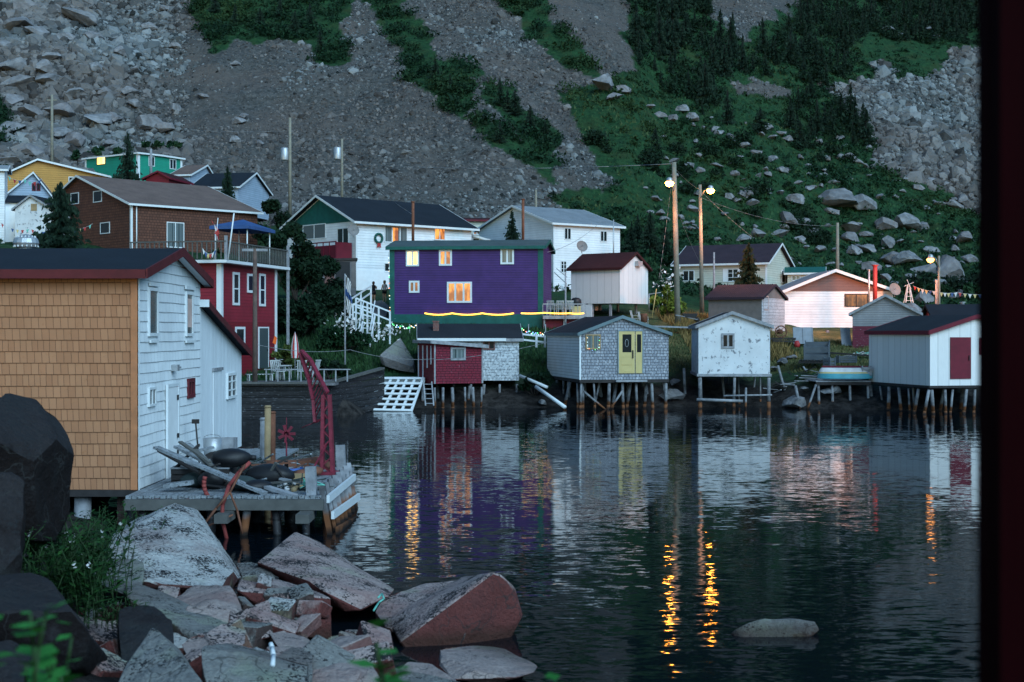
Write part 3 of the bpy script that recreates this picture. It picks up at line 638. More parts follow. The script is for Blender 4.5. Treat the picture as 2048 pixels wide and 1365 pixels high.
tag(npmesh('slope_grass', np.stack([Bq-sd, Bq+sd, tp], 1).reshape(-1, 3), np.arange(3*n).reshape(n, 3), T['leafg'], np.repeat(np.clip(vn(xb*.3, yb*.3, 13)*.7+rng.random(n)*.4, 0, 1), 3)), 'rough tussock grass over the green lower slope', 'grass', kind='stuff')
def bushy(name, label, p, blobs, n, leaf, mat, group=None, cat='shrub', trunk=None, rot=0):
    t = thing(name, label, cat, p, rot, group)
    s = MB()
    for (x, y, z, rx, ry, rz) in blobs[:8]: s.tube((x*.15, y*.15, -.2), (x, y, z), .04 if not trunk else trunk, .01, 5)
    s.build('trunk' if trunk else 'stem', T['bark'], t)
    cc = np.array([b[:3] for b in blobs]); r_ = np.array([b[3:] for b in blobs])
    leaves('crown' if trunk else 'foliage', cc, r_, n, leaf, T[mat], t); return t
def blobset(seed, w, d, h, n, z0=0., r=.35):
    rr = random.Random(seed); o = []
    for i in range(n):
        s = rr.uniform(.6, 1.2)*r; x = rr.uniform(-w, w); f = 1-abs(x)/w*.5; o.append((x, rr.uniform(-d, d), z0+rr.uniform(.1, 1)*h*f, s*1.1, s, s*.85))
    return o

# ------------------------------------------------------------------ houses
CAMV = Vector((0, 0, H))
class Face:                                           # a wall plane in a house's own frame: o + u*U + n*N + z
    def __init__(s, o, u, n): s.o = Vector(o); s.u = Vector(u); s.n = Vector(n)
    def pt(s, u, z, d): return s.o+s.u*u+s.n*d+Vector((0, 0, z))
    def box(s, mb, u0, u1, z0, z1, d0, d1):
        mb.prism([s.pt(u0, z0, d0), s.pt(u1, z0, d0), s.pt(u1, z1, d0), s.pt(u0, z1, d0)], s.n*(d1-d0)); return mb
class House:
    def __init__(s, name, label, cat, px, py, Yn, rot, corner='L', front=None, side=None, L=4., W=4., group=None, z0=None):
        c = P(px, py, Yn)
        if z0 is not None: c.z = z0
        rz = R(rot); s.rz = rz; dx = Vector((math.cos(rz), math.sin(rz), 0)); dy = Vector((-math.sin(rz), math.cos(rz), 0))
        def solve(o, d, p):
            t = (p-CX)/F; return (t*o.y-o.x)/(d.x-t*d.y)
        if corner == 'L':
            s.L = solve(c, dx, front) if front is not None else L; s.W = solve(c, dy, side) if side is not None else W; o = c
        else:
            s.L = -solve(c, dx, front) if front is not None else L; o = c-dx*s.L; s.W = solve(c, dy, side) if side is not None else W
        s.o = thing(name, label, cat, o, rz, group); s.o.location = o
        s.mi = (Matrix.Translation(o) @ Matrix.Rotation(rz, 4, 'Z')).inverted()
        s.A = Face((0, 0, 0), (1, 0, 0), (0, -1, 0)); s.Lf = Face((0, 0, 0), (0, 1, 0), (-1, 0, 0)); s.Rf = Face((s.L, 0, 0), (0, 1, 0), (1, 0, 0))
    def uz(s, face, px, py):                          # where a photograph point meets a wall plane
        o = s.mi @ CAMV; d = s.mi.to_3x3() @ Vector(((px-CX)/F, 1, (HY-py)/F))
        t = (face.o-o).dot(face.n)/d.dot(face.n); q = o+d*t; return (q-face.o).dot(face.u), q.z
    def rect(s, face, x0, y0, x1, y1):
        u0, za = s.uz(face, x0, (y0+y1)/2); u1, _ = s.uz(face, x1, (y0+y1)/2)
        uc = (x0+x1)/2; z1 = s.uz(face, uc, y0)[1]; z0 = s.uz(face, uc, y1)[1]
        return min(u0, u1), max(u0, u1), z0, z1
    def gable(s, H_, rise, axis, wall, roof, trim, ov=.3, th=.12, k=.5, gable_mat=None, zlow=-1.6, H2=None, ovg=None, L=None, W=None, o=(0, 0), nm='wall', fas=.16):
        L = L or s.L; W = W or s.W; ovg = ov if ovg is None else ovg; H2 = H_ if H2 is None else H2; ox, oy = o
        A_, B_ = (L, W) if axis == 'y' else (W, L)     # profile runs over A_, extruded over B_
        mp = (lambda a, b, z: (ox+a, oy+b, z)) if axis == 'y' else (lambda a, b, z: (ox+b, oy+a, z))
        ev = Vector(mp(0, 1, 0))-Vector(mp(0, 0, 0)); ka = A_*k
        mb = MB()
        if k in (0, 1): prof = [(0, zlow), (A_, zlow), (A_, H2), (0, H_)]
        else: prof = [(0, zlow), (A_, zlow), (A_, H2), (ka, H_+rise), (0, H_)]
        mb.prism([mp(a, 0, z) for a, z in prof], ev*B_); wl = mb.build(nm, wall, s.o)
        if gable_mat:
            gm_ = MB(); gm_.prism([mp(0+.02, -.03, H_), mp(A_-.02, -.03, H2), mp(ka, -.03, H_+rise-.02)], ev*.025); gm_.build('gable_panel', gable_mat, s.o)
        r = MB(); tr = MB(); segs = []
        if k in (0, 1):
            sl_ = (H2-H_)/A_; segs = [((-ov, H_-sl_*ov), (A_+ov, H2+sl_*ov))]
        else:
            s1 = rise/ka; s2 = (H_+rise-H2)/(A_-ka); segs = [((-ov, H_-s1*ov), (ka, H_+rise)), ((A_+ov, H2-s2*ov), (ka, H_+rise))]
        for (a0, z0), (a1, z1) in segs:
            z0 += .01; z1 += .01
            r.prism([mp(a0, -ovg, z0), mp(a1, -ovg, z1), mp(a1, -ovg, z1+th), mp(a0, -ovg, z0+th)], ev*(B_+2*ovg))
            for b in (-ovg-.04, B_+ovg+.005):
                tr.prism([mp(a0, b, z0+th-fas), mp(a1, b, z1+th-fas), mp(a1, b, z1+th+.015), mp(a0, b, z0+th+.015)], ev*.035)
            sg = -1 if a0 < a1 else 1
            if k in (0, 1):
                for ae, ze in ((a0-.03, z0), (a1, z1)): tr.prism([mp(ae, -ovg, ze+th-fas), mp(ae+.03, -ovg, ze+th-fas), mp(ae+.03, -ovg, ze+th+.005), mp(ae, -ovg, ze+th+.005)], ev*(B_+2*ovg))
            else:
                ae = a0-.03 if sg < 0 else a0
                tr.prism([mp(ae, -ovg, z0+th-fas), mp(ae+.03, -ovg, z0+th-fas), mp(ae+.03, -ovg, z0+th+.005), mp(ae, -ovg, z0+th+.005)], ev*(B_+2*ovg))
        ro = r.build('roof', roof, s.o); tr.build('fascia', trim, ro); s.roof = ro; s.wall = wl; return ro
    def win(s, face, rc, panes=1, frame='trimw', glass='glass', fw=.07, px=True, d=.02, bars=0, name='window', lit=None):
        u0, u1, z0, z1 = s.rect(face, *rc) if px else rc
        if u1-u0 < .2: m_ = (u0+u1)/2; u0, u1 = m_-.1, m_+.1
        fw = min(fw, (u1-u0)*.22); mb = MB(); f = face
        f.box(mb, u0, u1, z0, z0+fw, 0, d+.035); f.box(mb, u0, u1, z1-fw, z1, 0, d+.03); f.box(mb, u0, u0+fw, z0+fw, z1-fw, 0, d+.028); f.box(mb, u1-fw, u1, z0+fw, z1-fw, 0, d+.028)
        for i in range(1, panes):
            u = u0+(u1-u0)*i/panes; f.box(mb, u-fw*.5, u+fw*.5, z0+fw, z1-fw, 0, d+.024)
        for i in range(1, bars+1):
            z = z0+(z1-z0)*i/(bars+1); f.box(mb, u0+fw, u1-fw, z-fw*.25, z+fw*.25, 0, d+.02)
        w_ = mb.build(name, T[frame], s.o)
        p = MB(); f.box(p, u0+fw*.9, u1-fw*.9, z0+fw*.9, z1-fw*.9, .002, d); p.build('pane', T[lit or glass], w_); return w_
    def door(s, face, rc, mat, frame='trimw', px=True, handle='black', glass=None):
        u0, u1, z0, z1 = s.rect(face, *rc) if px else rc; mb = MB()
        face.box(mb, u0, u1, z0, z1, .002, .045); dr = mb.build('door', T[mat], s.o)
        fr = MB(); w_ = .07; face.box(fr, u0-w_, u0-.002, z0, z1+w_, .001, .06); face.box(fr, u1+.002, u1+w_, z0, z1+w_, .001, .06); face.box(fr, u0-.001, u1+.001, z1+.002, z1+w_, .001, .058); fr.build('frame', T[frame], dr)
        h = MB(); uu_ = u1-(u1-u0)*.12; face.box(h, uu_-.03, uu_+.03, z0+(z1-z0)*.45-.05, z0+(z1-z0)*.45+.05, .045, .09); h.build('handle', T[handle], dr); return dr
    def slab(s, name, face, rc, mat, d0=.002, d1=.03, px=True, parent=None):
        u0, u1, z0, z1 = s.rect(face, *rc) if px else rc; mb = MB(); face.box(mb, u0, u1, z0, z1, d0, d1); return mb.build(name, T[mat], parent or s.o)
    def corners(s, mat, H_, w=.12, which='LR', z0=0):
        for c in which:
            x = 0 if c == 'L' else s.L; sg = -1 if c == 'L' else 1; mb = MB()
            xa, xb = (x-.03, x+w) if c == 'L' else (x-w, x+.03)
            mb.box(xa, xb, -.03, -.001, z0, H_-.02); xs = (x-.028, x-.001) if c == 'L' else (x+.001, x+.028)
            mb.box(*xs, -.001, w, z0, H_-.02); mb.build('corner_board', T[mat], s.o)
def chimney(h, px, py0, py1, Yn, w, mat, name='chimney', rnd=True):
    a = h.mi @ P(px, py1, Yn); b = h.mi @ P(px, py0, Yn); mb = MB()
    if rnd:
        mb.tube(a-Vector((0, 0, .3)), b, w/2, w/2, 10); mb.tube(b, b+Vector((0, 0, .06)), w*.75, w*.75, 10)
    else:
        mb.box(a.x-w/2, a.x+w/2, a.y-w/2, a.y+w/2, a.z-.3, b.z); mb.box(a.x-w*.6, a.x+w*.6, a.y-w*.6, a.y+w*.6, b.z, b.z+.08)
    return mb.build(name, T[mat], h.o)
def dish(h, px, py, Yn, r, parent=None):
    c = h.mi @ P(px, py, Yn); t = MB(); prof = [(0.001, 0), (r*.5, r*.06), (r*.85, r*.2), (r, r*.3)]
    t.lathe((0, 0, 0), prof, 14); o = t.build('satellite_dish', T['dishm'], h.o, c); o.rotation_euler = (R(70), 0, R(20)-h.rz)
    a = MB(); a.tube((0, 0, 0), (0, 0, r*.9), .02, .02, 5); a.tube((0, 0, 0), (0, -r*1.1, -.1), .03, .03, 5); a.build('arm', T['metal'], o); return o

# --- purple house
h = House('purple_house', 'purple two-storey clapboard house with a dark green base band', 'house', 1085, 654, 78, -7, 'R', front=780, W=6.2)
h.gable(h.uz(h.A, 930, 496)[1], .55, 'x', T['purple'], T['roofgreen'] if 'roofgreen' in T else T['roofslate'], T['green_t'], ov=.22, k=.45, fas=.2)
h.corners('green_t', h.uz(h.A, 930, 496)[1], .3)
zb = h.uz(h.A, 930, 629)[1]; h.slab('base_band', h.A, (.0, h.L, -.6, zb), 'green_t', .002, .05, px=False)
h.slab('base_band', h.Rf, (0, h.W, -.6, zb), 'green_t', .002, .05, px=False)
h.win(h.A, (812,501,838,533), 2, fw=.12, lit='lit_y'); h.win(h.A, (878,500,904,532), 2, fw=.12, lit='lit_o'); h.win(h.A, (1001,496,1028,529), 2, fw=.12, glass='glassc')
h.win(h.A, (818,562,839,586), 2, fw=.12, lit='lit_d'); h.win(h.A, (894,564,944,606), 3, fw=.12, lit='lit_o')
chimney(h, 1046, 400, 477, 83, .2, 'rust', 'stovepipe')
PHo = h
# --- white house with the wreath
h = House('white_house', 'white clapboard house with dark roof, green gable and a wreath on the wall', 'house', 712, 578, 90, 42, 'L', front=943, side=575)
He = h.uz(h.A, 712, 442)[1]
h.gable(He, 2.1, 'x', T['clapw'], T['roofdark'], T['trimw'], ov=.45)
g2 = MB(); k_ = .5; g2.prism([(-.03, .1, He-.02), (-.03, h.W-.1, He-.02), (-.03, h.W/2, He+2.0)], (.025, 0, 0)); g2.build('gable_panel', T['green_t'], h.o)
zf = h.uz(h.A, 712, 540)[1]; h.slab('foundation', h.A, (.0, h.L, -.8, zf), 'white', .002, .04, px=False); h.slab('foundation', h.Lf, (.0, h.W, -.8, zf), 'white', .002, .04, px=False)
h.win(h.A, (768,452,815,487), 3, glass='glassc', fw=.1); h.slab('lit_curtain', h.A, (784,456,796,484), 'lit_o', .021, .024); h.win(h.A, (868,457,890,481), 2, lit='lit_o'); h.win(h.A, (768,526,779,546), 1)
h.win(h.Lf, (606,449,652,479), 2, glass='glassc'); h.win(h.Lf, (675,456,698,512), 2, glass='glass', name='patio_door')
h.corners('trimw', He, .1, 'L', z0=zf)
chimney(h, 826, 405, 475, 89, .22, 'rust', 'stovepipe'); dish(h, 706, 462, 89, .45)
wr = MB(); 
for i in range(14):
    a = i/14*2*math.pi; b = (i+1)/14*2*math.pi; wr.tube((.34*math.cos(a), 0, .34*math.sin(a)), (.34*math.cos(b), 0, .34*math.sin(b)), .09, .09, 6)
cu = h.uz(h.A, 756, 477); p_ = h.A.pt(cu[0], cu[1], .1)
wo = wr.build('wreath', T['green_t'], None, h.mi.inverted() @ p_); wo.rotation_euler = (0, 0, h.rz); tag(wo, 'green christmas wreath with red bow hung on the white house', 'wreath')
bw = MB(); bw.prism([(-.12, -.06, -.3), (.12, -.06, -.3), (.18, -.06, -.75), (0, -.06, -.6), (-.18, -.06, -.75)], (0, .04, 0)); bw.build('bow', T['redp'], wo)
# balcony of that house
u0, u1, z0, z1 = h.rect(h.Lf, 632, 487, 706, 520); bal = MB()
h.Lf.box(bal, u0, u1, z0-.1, z0+.05, .05, 1.6); bo = bal.build('balcony', T['maroon'], h.o)
rl = MB(); h.Lf.box(rl, u0, u1, z1-.08, z1, 1.5, 1.58); h.Lf.box(rl, u0, u1, z0+.05, z1-.3, 1.52, 1.56); h.Lf.box(rl, u0, u0+.08, z0+.05, z1-.08, .1, 1.5); 
for i in range(7): u = u0+(u1-u0)*i/6; h.Lf.box(rl, u-.04, u+.04, z0+.05, z1-.08, 1.56, 1.6)
rl.build('railing', T['maroon'], bo)
# grey sheds under the balcony
b = House('lean_to_shed', 'grey board lean-to shed with a reddish door under the dark red balcony', 'shed', 640, 580, 86, 8, 'L', front=712, W=3.4)
b.gable(b.uz(b.A, 640, 522)[1], 0, 'y', T['wood'], T['darkwood'], T['darkwood'], ov=.08, k=0, H2=b.uz(b.A, 640, 520)[1])
b.slab('door', b.A, (649,524,669,575), 'brick'); b.slab('doorway', b.A, (671,524,700,578), 'black'); b.slab('side_door', b.A, (703,522,712,576), 'shedside')
b = House('board_fence', 'weathered grey vertical board fence left of the lean-to shed', 'fence', 598, 548, 86, 8, 'L', front=640, W=.12)
m_ = MB(); [m_.box(i*.15, i*.15+.13, 0, .05, -.6, 1.1+random.uniform(-.05, .08)) for i in range(int(b.L/.15))]; m_.build('board_panel', T['wood'], b.o); m_ = MB(); m_.box(0, b.L, .05, .1, .2, .3); m_.build('rail', T['wood2'], b.o)
# --- big white house
h = House('white_house', 'tall white house with light grey metal roof behind the purple house', 'house', 1107, 588, 100, 36, 'L', front=1240, side=958)
He = h.uz(h.A, 1107, 447)[1]; h.gable(He, 1.75, 'x', T['clapw'], T['roofgrey'], T['trimw'], ov=.35)
h.win(h.A, (1128,456,1142,480), 2); h.win(h.A, (1200,462,1214,484), 2); h.win(h.A, (1121,522,1133,546), 2, bars=2); h.corners('trimw', He, .1, 'L')
# --- small white shed, red roof
h = House('white_shed', 'small white shed with red-brown roof on posts beside the purple house', 'shed', 1240, 607, 84, -36, 'R', front=1142, side=1296)
He = h.uz(h.A, 1200, 537)[1]; h.gable(He, 1.05, 'x', T['ply2'] if 'ply2' in T else T['white'], T['roofred'], T['roofred'], ov=.22, zlow=0)
for i in range(6):
    m_ = MB(); m_.box(.1+i*(h.L-.3)/2.5*(i < 3)+(0 if i < 3 else (i-3)*(h.L-.3)/2.5), .25+i*(h.L-.3)/2.5*(i < 3)+(0 if i < 3 else (i-3)*(h.L-.3)/2.5), .1 if i < 3 else h.W-.3, .25 if i < 3 else h.W-.15, -2, -.002); m_.build('post', T['wood2'], h.o)
u, z = h.uz(h.Rf, 1274, 528); m_ = MB(); h.Rf.box(m_, u-.3, u+.3, z-.18, z+.18, .02, .3); m_.build('wall_lamp', T['metal'], h.o)
dish(h, 1163, 494, 85, .42); SWo = h; h.slab('skirt', h.A, (0, h.L*.42, -1.3, -.002), 'white', -.1, -.04, px=False); h.slab('skirt', h.Lf, (0, h.W, -1.3, -.002), 'white', -.1, -.04, px=False)
# --- cream house
h = House('cream_house', 'cream clapboard house with dark brown roof under the street lamp', 'house', 1533, 610, 105, -27, 'R', front=1352, side=1580)
He = h.uz(h.A, 1450, 527)[1]; h.gable(He, 1.75, 'x', T['cream'], T['rooftin'], T['trimw'], ov=.35)
h.win(h.A, (1366,541,1389,563), 2); h.win(h.A, (1455,538,1477,564), 2, bars=2); h.win(h.Rf, (1563,541,1570,566), 1); h.corners('trimw', He, .12, 'R')
h.slab('shutter', h.A, (1446,538,1455,564), 'white'); h.slab('shutter', h.A, (1477,538,1486,564), 'white')
for x in (1358, 1372, 1390): h.win(h.A, (x,598,x+13,611), 1, glass='glassc')
b = House('cream_annex', 'low pale annex with blue-green roof behind the cream house', 'shed', 1575, 600, 108, -12, 'L', front=1645, W=3)
b.gable(b.uz(b.A, 1600, 547)[1], .5, 'x', T['cream'], T['green_t'], T['trimw'], ov=.3); b.win(b.A, (1583,551,1601,562), 2, glass='glassc')
# --- bungalow lit by the lamp
h = House('white_bungalow', 'low white bungalow with brown gable and white roof edge lit pink by street lamps', 'house', 1569, 656, 92, 0, 'L', front=1786, W=8)
He = h.uz(h.A, 1600, 583)[1]; h.gable(He, 1.55, 'y', T['clapw'], T['roofgrey'], T['trimw'], ov=.3, ovg=.5, gable_mat=T['gablebrown'] if 'gablebrown' in T else T['brown'], k=.46, fas=.22)
h.win(h.A, (1689,588,1736,614), 2, frame='darkwood', lit='lit_d'); chimney(h, 1750, 532, 600, 88, .32, 'maroonp' if 'maroonp' in T else 'redtrim', 'chimney'); chimney(h, 1738, 541, 600, 88, .14, 'metal', 'flue_pipe'); dish(h, 1788, 580, 91, .5)
# --- grey corrugated shed
h = House('grey_shed', 'small grey shed with corrugated roof in front of the cream house', 'shed', 1523, 652, 80, -32, 'R', front=1417, side=1569)
He = h.uz(h.A, 1470, 597)[1]; ro = h.gable(He, .85, 'x', T['shedside'], T['rooftin'], T['rooftin'], ov=.18)
h.slab('gable_cladding', h.Rf, (.02, h.W-.02, -.5, He), 'silver', .002, .03, px=False)
gc = MB(); gc.prism([(h.L+.002, .02, He), (h.L+.002, h.W-.02, He), (h.L+.002, h.W/2, He+.83)], (.028, 0, 0)); gc.build('gable_cladding', T['shedside'], h.o)
h.win(h.Rf, (1526,592,1536,621), 1, frame='metal'); rb = MB()
for i in range(26): x = -.1+i*(h.L+.2)/26; rb.beam((x, -.18, He-.07+.13), (x, h.W/2, He+.85+.135), .06, .04)
rb.build('corrugation', T['rooftin'], ro)
# --- grey and red shed
h = House('grey_red_shed', 'weathered grey shed with dark red lower boards in front of the bungalow', 'shed', 1705, 690, 74, -16, 'L', front=1838, W=5.5)
He = h.uz(h.A, 1705, 627)[1]; T['gr2'] = siding('grey_over_red_board', (.21, .215, .23), .14, .5, .2, wear=(.38, .39, .41), wa=.6, low=(.11, .010, .026), lowz=h.uz(h.A, 1760, 653)[1])
h.gable(He, 1.05, 'y', T['gr2'], T['roofslate'], T['wood2'], ov=.2, th=.1)
# --- dark roofed building at the right
h = House('dark_roof_building', 'long low building with dark brown roof behind the grey and red shed', 'shed', 1872, 672, 80, -4, 'L', L=9, W=4)
h.gable(h.uz(h.A, 1920, 640)[1], .95, 'x', T['redclap'], T['roofdark'], T['roofdark'], ov=.25); chimney(h, 1925, 606, 622, 85, .3, 'metal', 'roof_vent')

# --- brown house
h = House('brown_house', 'large brown shingled house with brown roof above the village', 'house', 262, 520, 95, 45, 'L', front=515, side=78)
He = h.uz(h.A, 262, 408)[1]; h.gable(He, 2.75, 'x', T['brown'], T['roofbrown'], T['trimw'], ov=.35, k=.53)
h.win(h.Lf, (187,382,204,405), 1); h.win(h.Lf, (142,386,158,409), 1); h.win(h.Lf, (201,445,220,468), 1); h.win(h.A, (333,445,368,496), 2, name='patio_door', glass='glassc'); h.corners('trimw', He, .14, 'L')
dp = MB(); dp.tube(h.A.pt(.45, 0, .08), h.A.pt(.45, He, .08), .05, .05, 6); dp.build('downpipe', T['trimw'], h.o)
# --- houses in the upper left
h = House('teal_house', 'green flat-roofed house with white trim and one lit window high in the village', 'house', 276, 372, 128, 55, 'L', front=364, side=170)
He = h.uz(h.A, 276, 308)[1]; h.gable(He, .05, 'y', T['house_green'], T['trimw'], T['trimw'], ov=.25, th=.12); h.corners('trimw', He, .25); m_ = MB(); m_.box(-.03, -.001, h.W-.25, h.W, 0, He); m_.build('corner_board', T['trimw'], h.o)
h.win(h.Lf, (194,312,211,330), 2, lit='lit_y', frame='tan'); h.win(h.A, (339,319,352,339), 2); h.win(h.A, (297,313,309,333), 1)
h = House('ochre_house', 'ochre clapboard house with white roof edge at the far left', 'house', 14, 425, 112, 18, 'L', L=9, W=9)
He = h.uz(h.A, 14, 348)[1]; h.gable(He, 1.35, 'y', T['ochre'], T['roofdark'], T['trimw'], ov=.35, k=.3); h.win(h.A, (137,354,152,366), 1); h.win(h.A, (60,355,70,365), 1)
h = House('blue_grey_house', 'pale blue house with steep brown roof and red windows at the far left', 'house', 12, 450, 105, 12, 'L', front=104, W=5)
He = h.uz(h.A, 12, 392)[1]; h.gable(He, 2.0, 'y', T['blueg'], T['roofbrown'], T['trimw'], ov=.3, k=.6); h.win(h.A, (64,367,72,382), 1, frame='maroon'); h.win(h.A, (73,367,81,382), 1, frame='maroon')
h = House('white_shed', 'low white shed with dark roof edge below the pale blue house', 'shed', 4, 470, 100, 10, 'L', front=48, W=4); h.gable(h.uz(h.A, 4, 404)[1], .6, 'x', T['white'], T['roofdark'], T['roofdark'], ov=.2)
h = House('old_shed', 'small grey peeling shed with boarded window beside the dark spruce', 'shed', 30, 470, 98, -6, 'L', front=102, W=4)
h.gable(h.uz(h.A, 30, 418)[1], 1.0, 'y', T['weather'], T['roofslate'], T['wood2'], ov=.2, k=.45); h.slab('shutter', h.A, (62,408,74,422), 'tan')
h = House('white_house', 'white house whose corner shows at the left edge of the village', 'house', -60, 470, 99, 14, 'L', front=9, W=2.5); h.gable(h.uz(h.A, 0, 340)[1], .4, 'x', T['clapw'], T['roofgrey'], T['trimw'])
h = House('grey_house', 'grey-blue house with brown roof right of the green house', 'house', 380, 375, 124, -14, 'R', front=345, side=428)
h.gable(h.uz(h.A, 380, 350)[1], 1.3, 'x', T['blueg'], T['roofbrown'], T['trimw'], ov=.3, k=.62)
h = House('grey_house', 'grey-blue gabled house with long dark roof above the brown house roof end', 'house', 476, 395, 116, -12, 'R', front=385, side=538)
h.gable(h.uz(h.A, 476, 374)[1], 1.7, 'x', T['blueg'], T['roofdark'], T['trimw'], ov=.3)

h = House('red_gable_shed', 'shed with dark red gable behind the brown roof ridge', 'shed', 292, 372, 112, -10, 'L', front=338, W=5); h.gable(h.uz(h.A, 300, 357)[1], .55, 'y', T['redclap'], T['roofred'], T['maroon'], ov=.25, k=.55)
h = House('pale_house', 'low pale yellow house between the two white houses', 'house', 905, 480, 112, 5, 'L', front=975, W=5); h.gable(h.uz(h.A, 940, 442)[1], .35, 'x', T['cream'], T['roofred'], T['maroon'], ov=.3); h.win(h.A, (946,455,962,470), 2, lit='lit_d')
b = House('white_annex', 'small white porch with dark slanting roof beside the wreath house', 'shed', 936, 500, 97, -12, 'L', front=975, W=3); b.gable(b.uz(b.A, 936, 470)[1], 0, 'y', T['clapw'], T['roofdark'], T['trimw'], ov=.15, k=0, H2=b.uz(b.A, 936, 482)[1]); b.win(b.A, (945,476,960,490), 1)
b = House('camper', 'white camper roof with orange stripe behind the dark roof', 'trailer', 770, 420, 112, 6, 'L', front=862, W=2.2); m_ = MB(); zt = b.uz(b.A, 800, 409)[1]; m_.prism([(0, 0, 0), (b.L, 0, 0), (b.L, 0, zt*.72), (b.L*.6, 0, zt), (b.L*.1, 0, zt+.1), (0, 0, zt*.7)], (0, 2.2, 0)); m_.build('body', T['white'], b.o); m_ = MB(); m_.box(.2, b.L*.5, -.02, -.001, zt*.55, zt*.75); m_.build('stripe', T['tan'], b.o)

# --- red two-storey building with roof deck
h = House('red_building', 'dark red clapboard two-storey building with a deck on its roof', 'house', 442, 752, 57.6, -12, 'R', L=4.2, side=553)
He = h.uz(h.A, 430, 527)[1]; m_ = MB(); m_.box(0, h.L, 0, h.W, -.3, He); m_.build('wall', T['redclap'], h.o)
m_ = MB(); m_.box(-.4, h.L+.5, -.5, h.W+.7, He+.001, He+.14); dk = m_.build('roof_deck', T['trimw'], h.o); m_ = MB(); m_.box(-.35, h.L+.45, -.45, h.W+.65, He+.141, He+.16); m_.build('deck_floor', T['wood'], dk)
h.corners('trimw', He, .22, 'R'); m_ = MB(); m_.box(h.L-.1, h.L+.03, h.W+.001, h.W+.03, 0, He); m_.box(h.L+.001, h.L+.03, h.W-.25, h.W, 0, He); m_.build('corner_board', T['trimw'], h.o)
for rc, n_ in (((465,545,478,611), 1), ((518,548,530,613), 1), ((494,548,507,586), 0), ((470,654,489,702), 0)): h.win(h.Rf, rc, 1, bars=n_, fw=.12)
h.door(h.Rf, (517,657,535,737), 'glassc')
m_ = MB()
for i in range(38): y = -.4+i*(h.W+1.0)/37; m_.box(h.L+.36, h.L+.4, y, y+.05, He+.2, He+1.0)
for i in range(20): x = -.3+i*(h.L+.7)/20; m_.box(x, x+.05, -.42, -.38, He+.2, He+1.0)
m_.box(h.L+.34, h.L+.43, -.44, h.W+.62, He+1.0, He+1.06); m_.box(-.35, h.L+.3, -.45, -.36, He+1.0, He+1.06); m_.build('railing', T['oldwood'], dk)
for y in (h.W+.55, h.W*.0-.42):
    m_ = MB(); m_.box(h.L+.35, h.L+.47, y, y+.12, -.5 if y > 1 else He+.16, He+1.3); m_.build('post', T['wood2'], h.o)
RB = h; DZ = He+.17
def rbw(x, y, z=0): return h_inv @ Vector((x, y, z))
h_inv = RB.mi.inverted()
cn = thing('canopy', 'blue pop-up canopy with white legs on the red building roof deck', 'canopy', rbw(RB.L-.9, 4.6, DZ), RB.rz)
for x in (-.75, .95):
    for y in (-1.5, 1.5): m_ = MB(); m_.tube((x, y, 0), (x, y, 1.85), .035, .035, 6); m_.build('leg', T['trimw'], cn)
m_ = MB(); q = [(-.95, -1.8, 1.85), (1.15, -1.8, 1.85), (1.15, 1.8, 1.85), (-.95, 1.8, 1.85), (.1, 0, 2.3)]; m_.add(q+[(a, b, c-.16) for a, b, c in q[:4]], [(0,1,4), (1,2,4), (2,3,4), (3,0,4), (0,1,6,5), (1,2,7,6), (2,3,8,7), (3,0,5,8)]); m_.build('canopy_top', T['blue2'] if 'blue2' in T else T['blue'], cn)

# ------------------------------------------------------------------ fishing sheds on piles
def piles(h, spots, n_extra=0, seed=1, zt=-.2, lean=.12, r=.075, name='pile'):
    rr = random.Random(seed)
    zb_ = -h.o.location.z-.9
    for (x, y) in spots:
        ax, ay = rr.uniform(-lean, lean)*1.6, rr.uniform(-lean, lean); m_ = MB()
        q = r*rr.uniform(.75, 1.3); mid = Vector((x+ax*.5+rr.uniform(-.04, .04), y+ay*.5, (zt+zb_)/2))
        m_.tube((x, y, zt), mid, q*.9, q, 7); m_.tube(mid, (x+ax, y+ay, zb_), q, q*1.1, 7); m_.build(name, T['pile'], h.o)
def grid(x0, x1, nx, y0, y1, ny, jit=.12, seed=2):
    rr = random.Random(seed); return [(x0+(x1-x0)*i/max(1, nx-1)+rr.uniform(-jit, jit)*(0 < i < nx-1), y0+(y1-y0)*j/max(1, ny-1)) for j in range(ny) for i in range(nx)]
pm = M('pile_wood', .9, .15); pn = pm.noise(3, 5); geo = pm.n('NewGeometry'); sp_ = sepz(pm, geo.outputs['Position'])
c_ = pm.mix(pm.ramp(pn, .3, .7), (.07, .07, .075), (.27, .28, .30)); band = pm.ramp(pm.math('ADD', sp_, pm.math('MULTIPLY', pn, .35)), .62, .5)
band2 = pm.ramp(pm.math('ADD', sp_, pm.math('MULTIPLY', pn, .3)), .30, .18); c_ = pm.mix(band, c_, (.16, .065, .03)); c_ = pm.mix(band2, c_, (.02, .014, .012)); T['pile'] = pm.col(c_)
# grey shed with the yellow door
h = House('fishing_shed', 'grey shingled stilt shed with a yellow door and fairy lights in its window', 'shed', 1160, 760, 62, 11, 'L', front=1337, side=1095)
He = h.uz(h.A, 1160, 668)[1]; h.gable(He, .85, 'y', T['gshing'], T['roofslate'], T['greentrim'] if 'greentrim' in T else T['wood2'], ov=.14, th=.09, k=.47, zlow=0)
h.slab('side_siding', h.Lf, (.02, h.W-.02, .02, He-.02), 'vinyl', .002, .03, px=False); m_ = MB(); m_.box(-.035, .05, -.03, -.002, 0, He); m_.build('corner_board', T['trimw'], h.o)
m_ = MB(); m_.box(-.03, h.L+.03, -.03, h.W+.03, -.16, -.002); m_.build('floor_beam', T['darkwood'], h.o)
h.win(h.A, (1171,669,1201,699), 2, frame='tan', glass='glassc', name='window')
u0, u1, z0, z1 = h.rect(h.A, 1237, 663, 1269, 747)
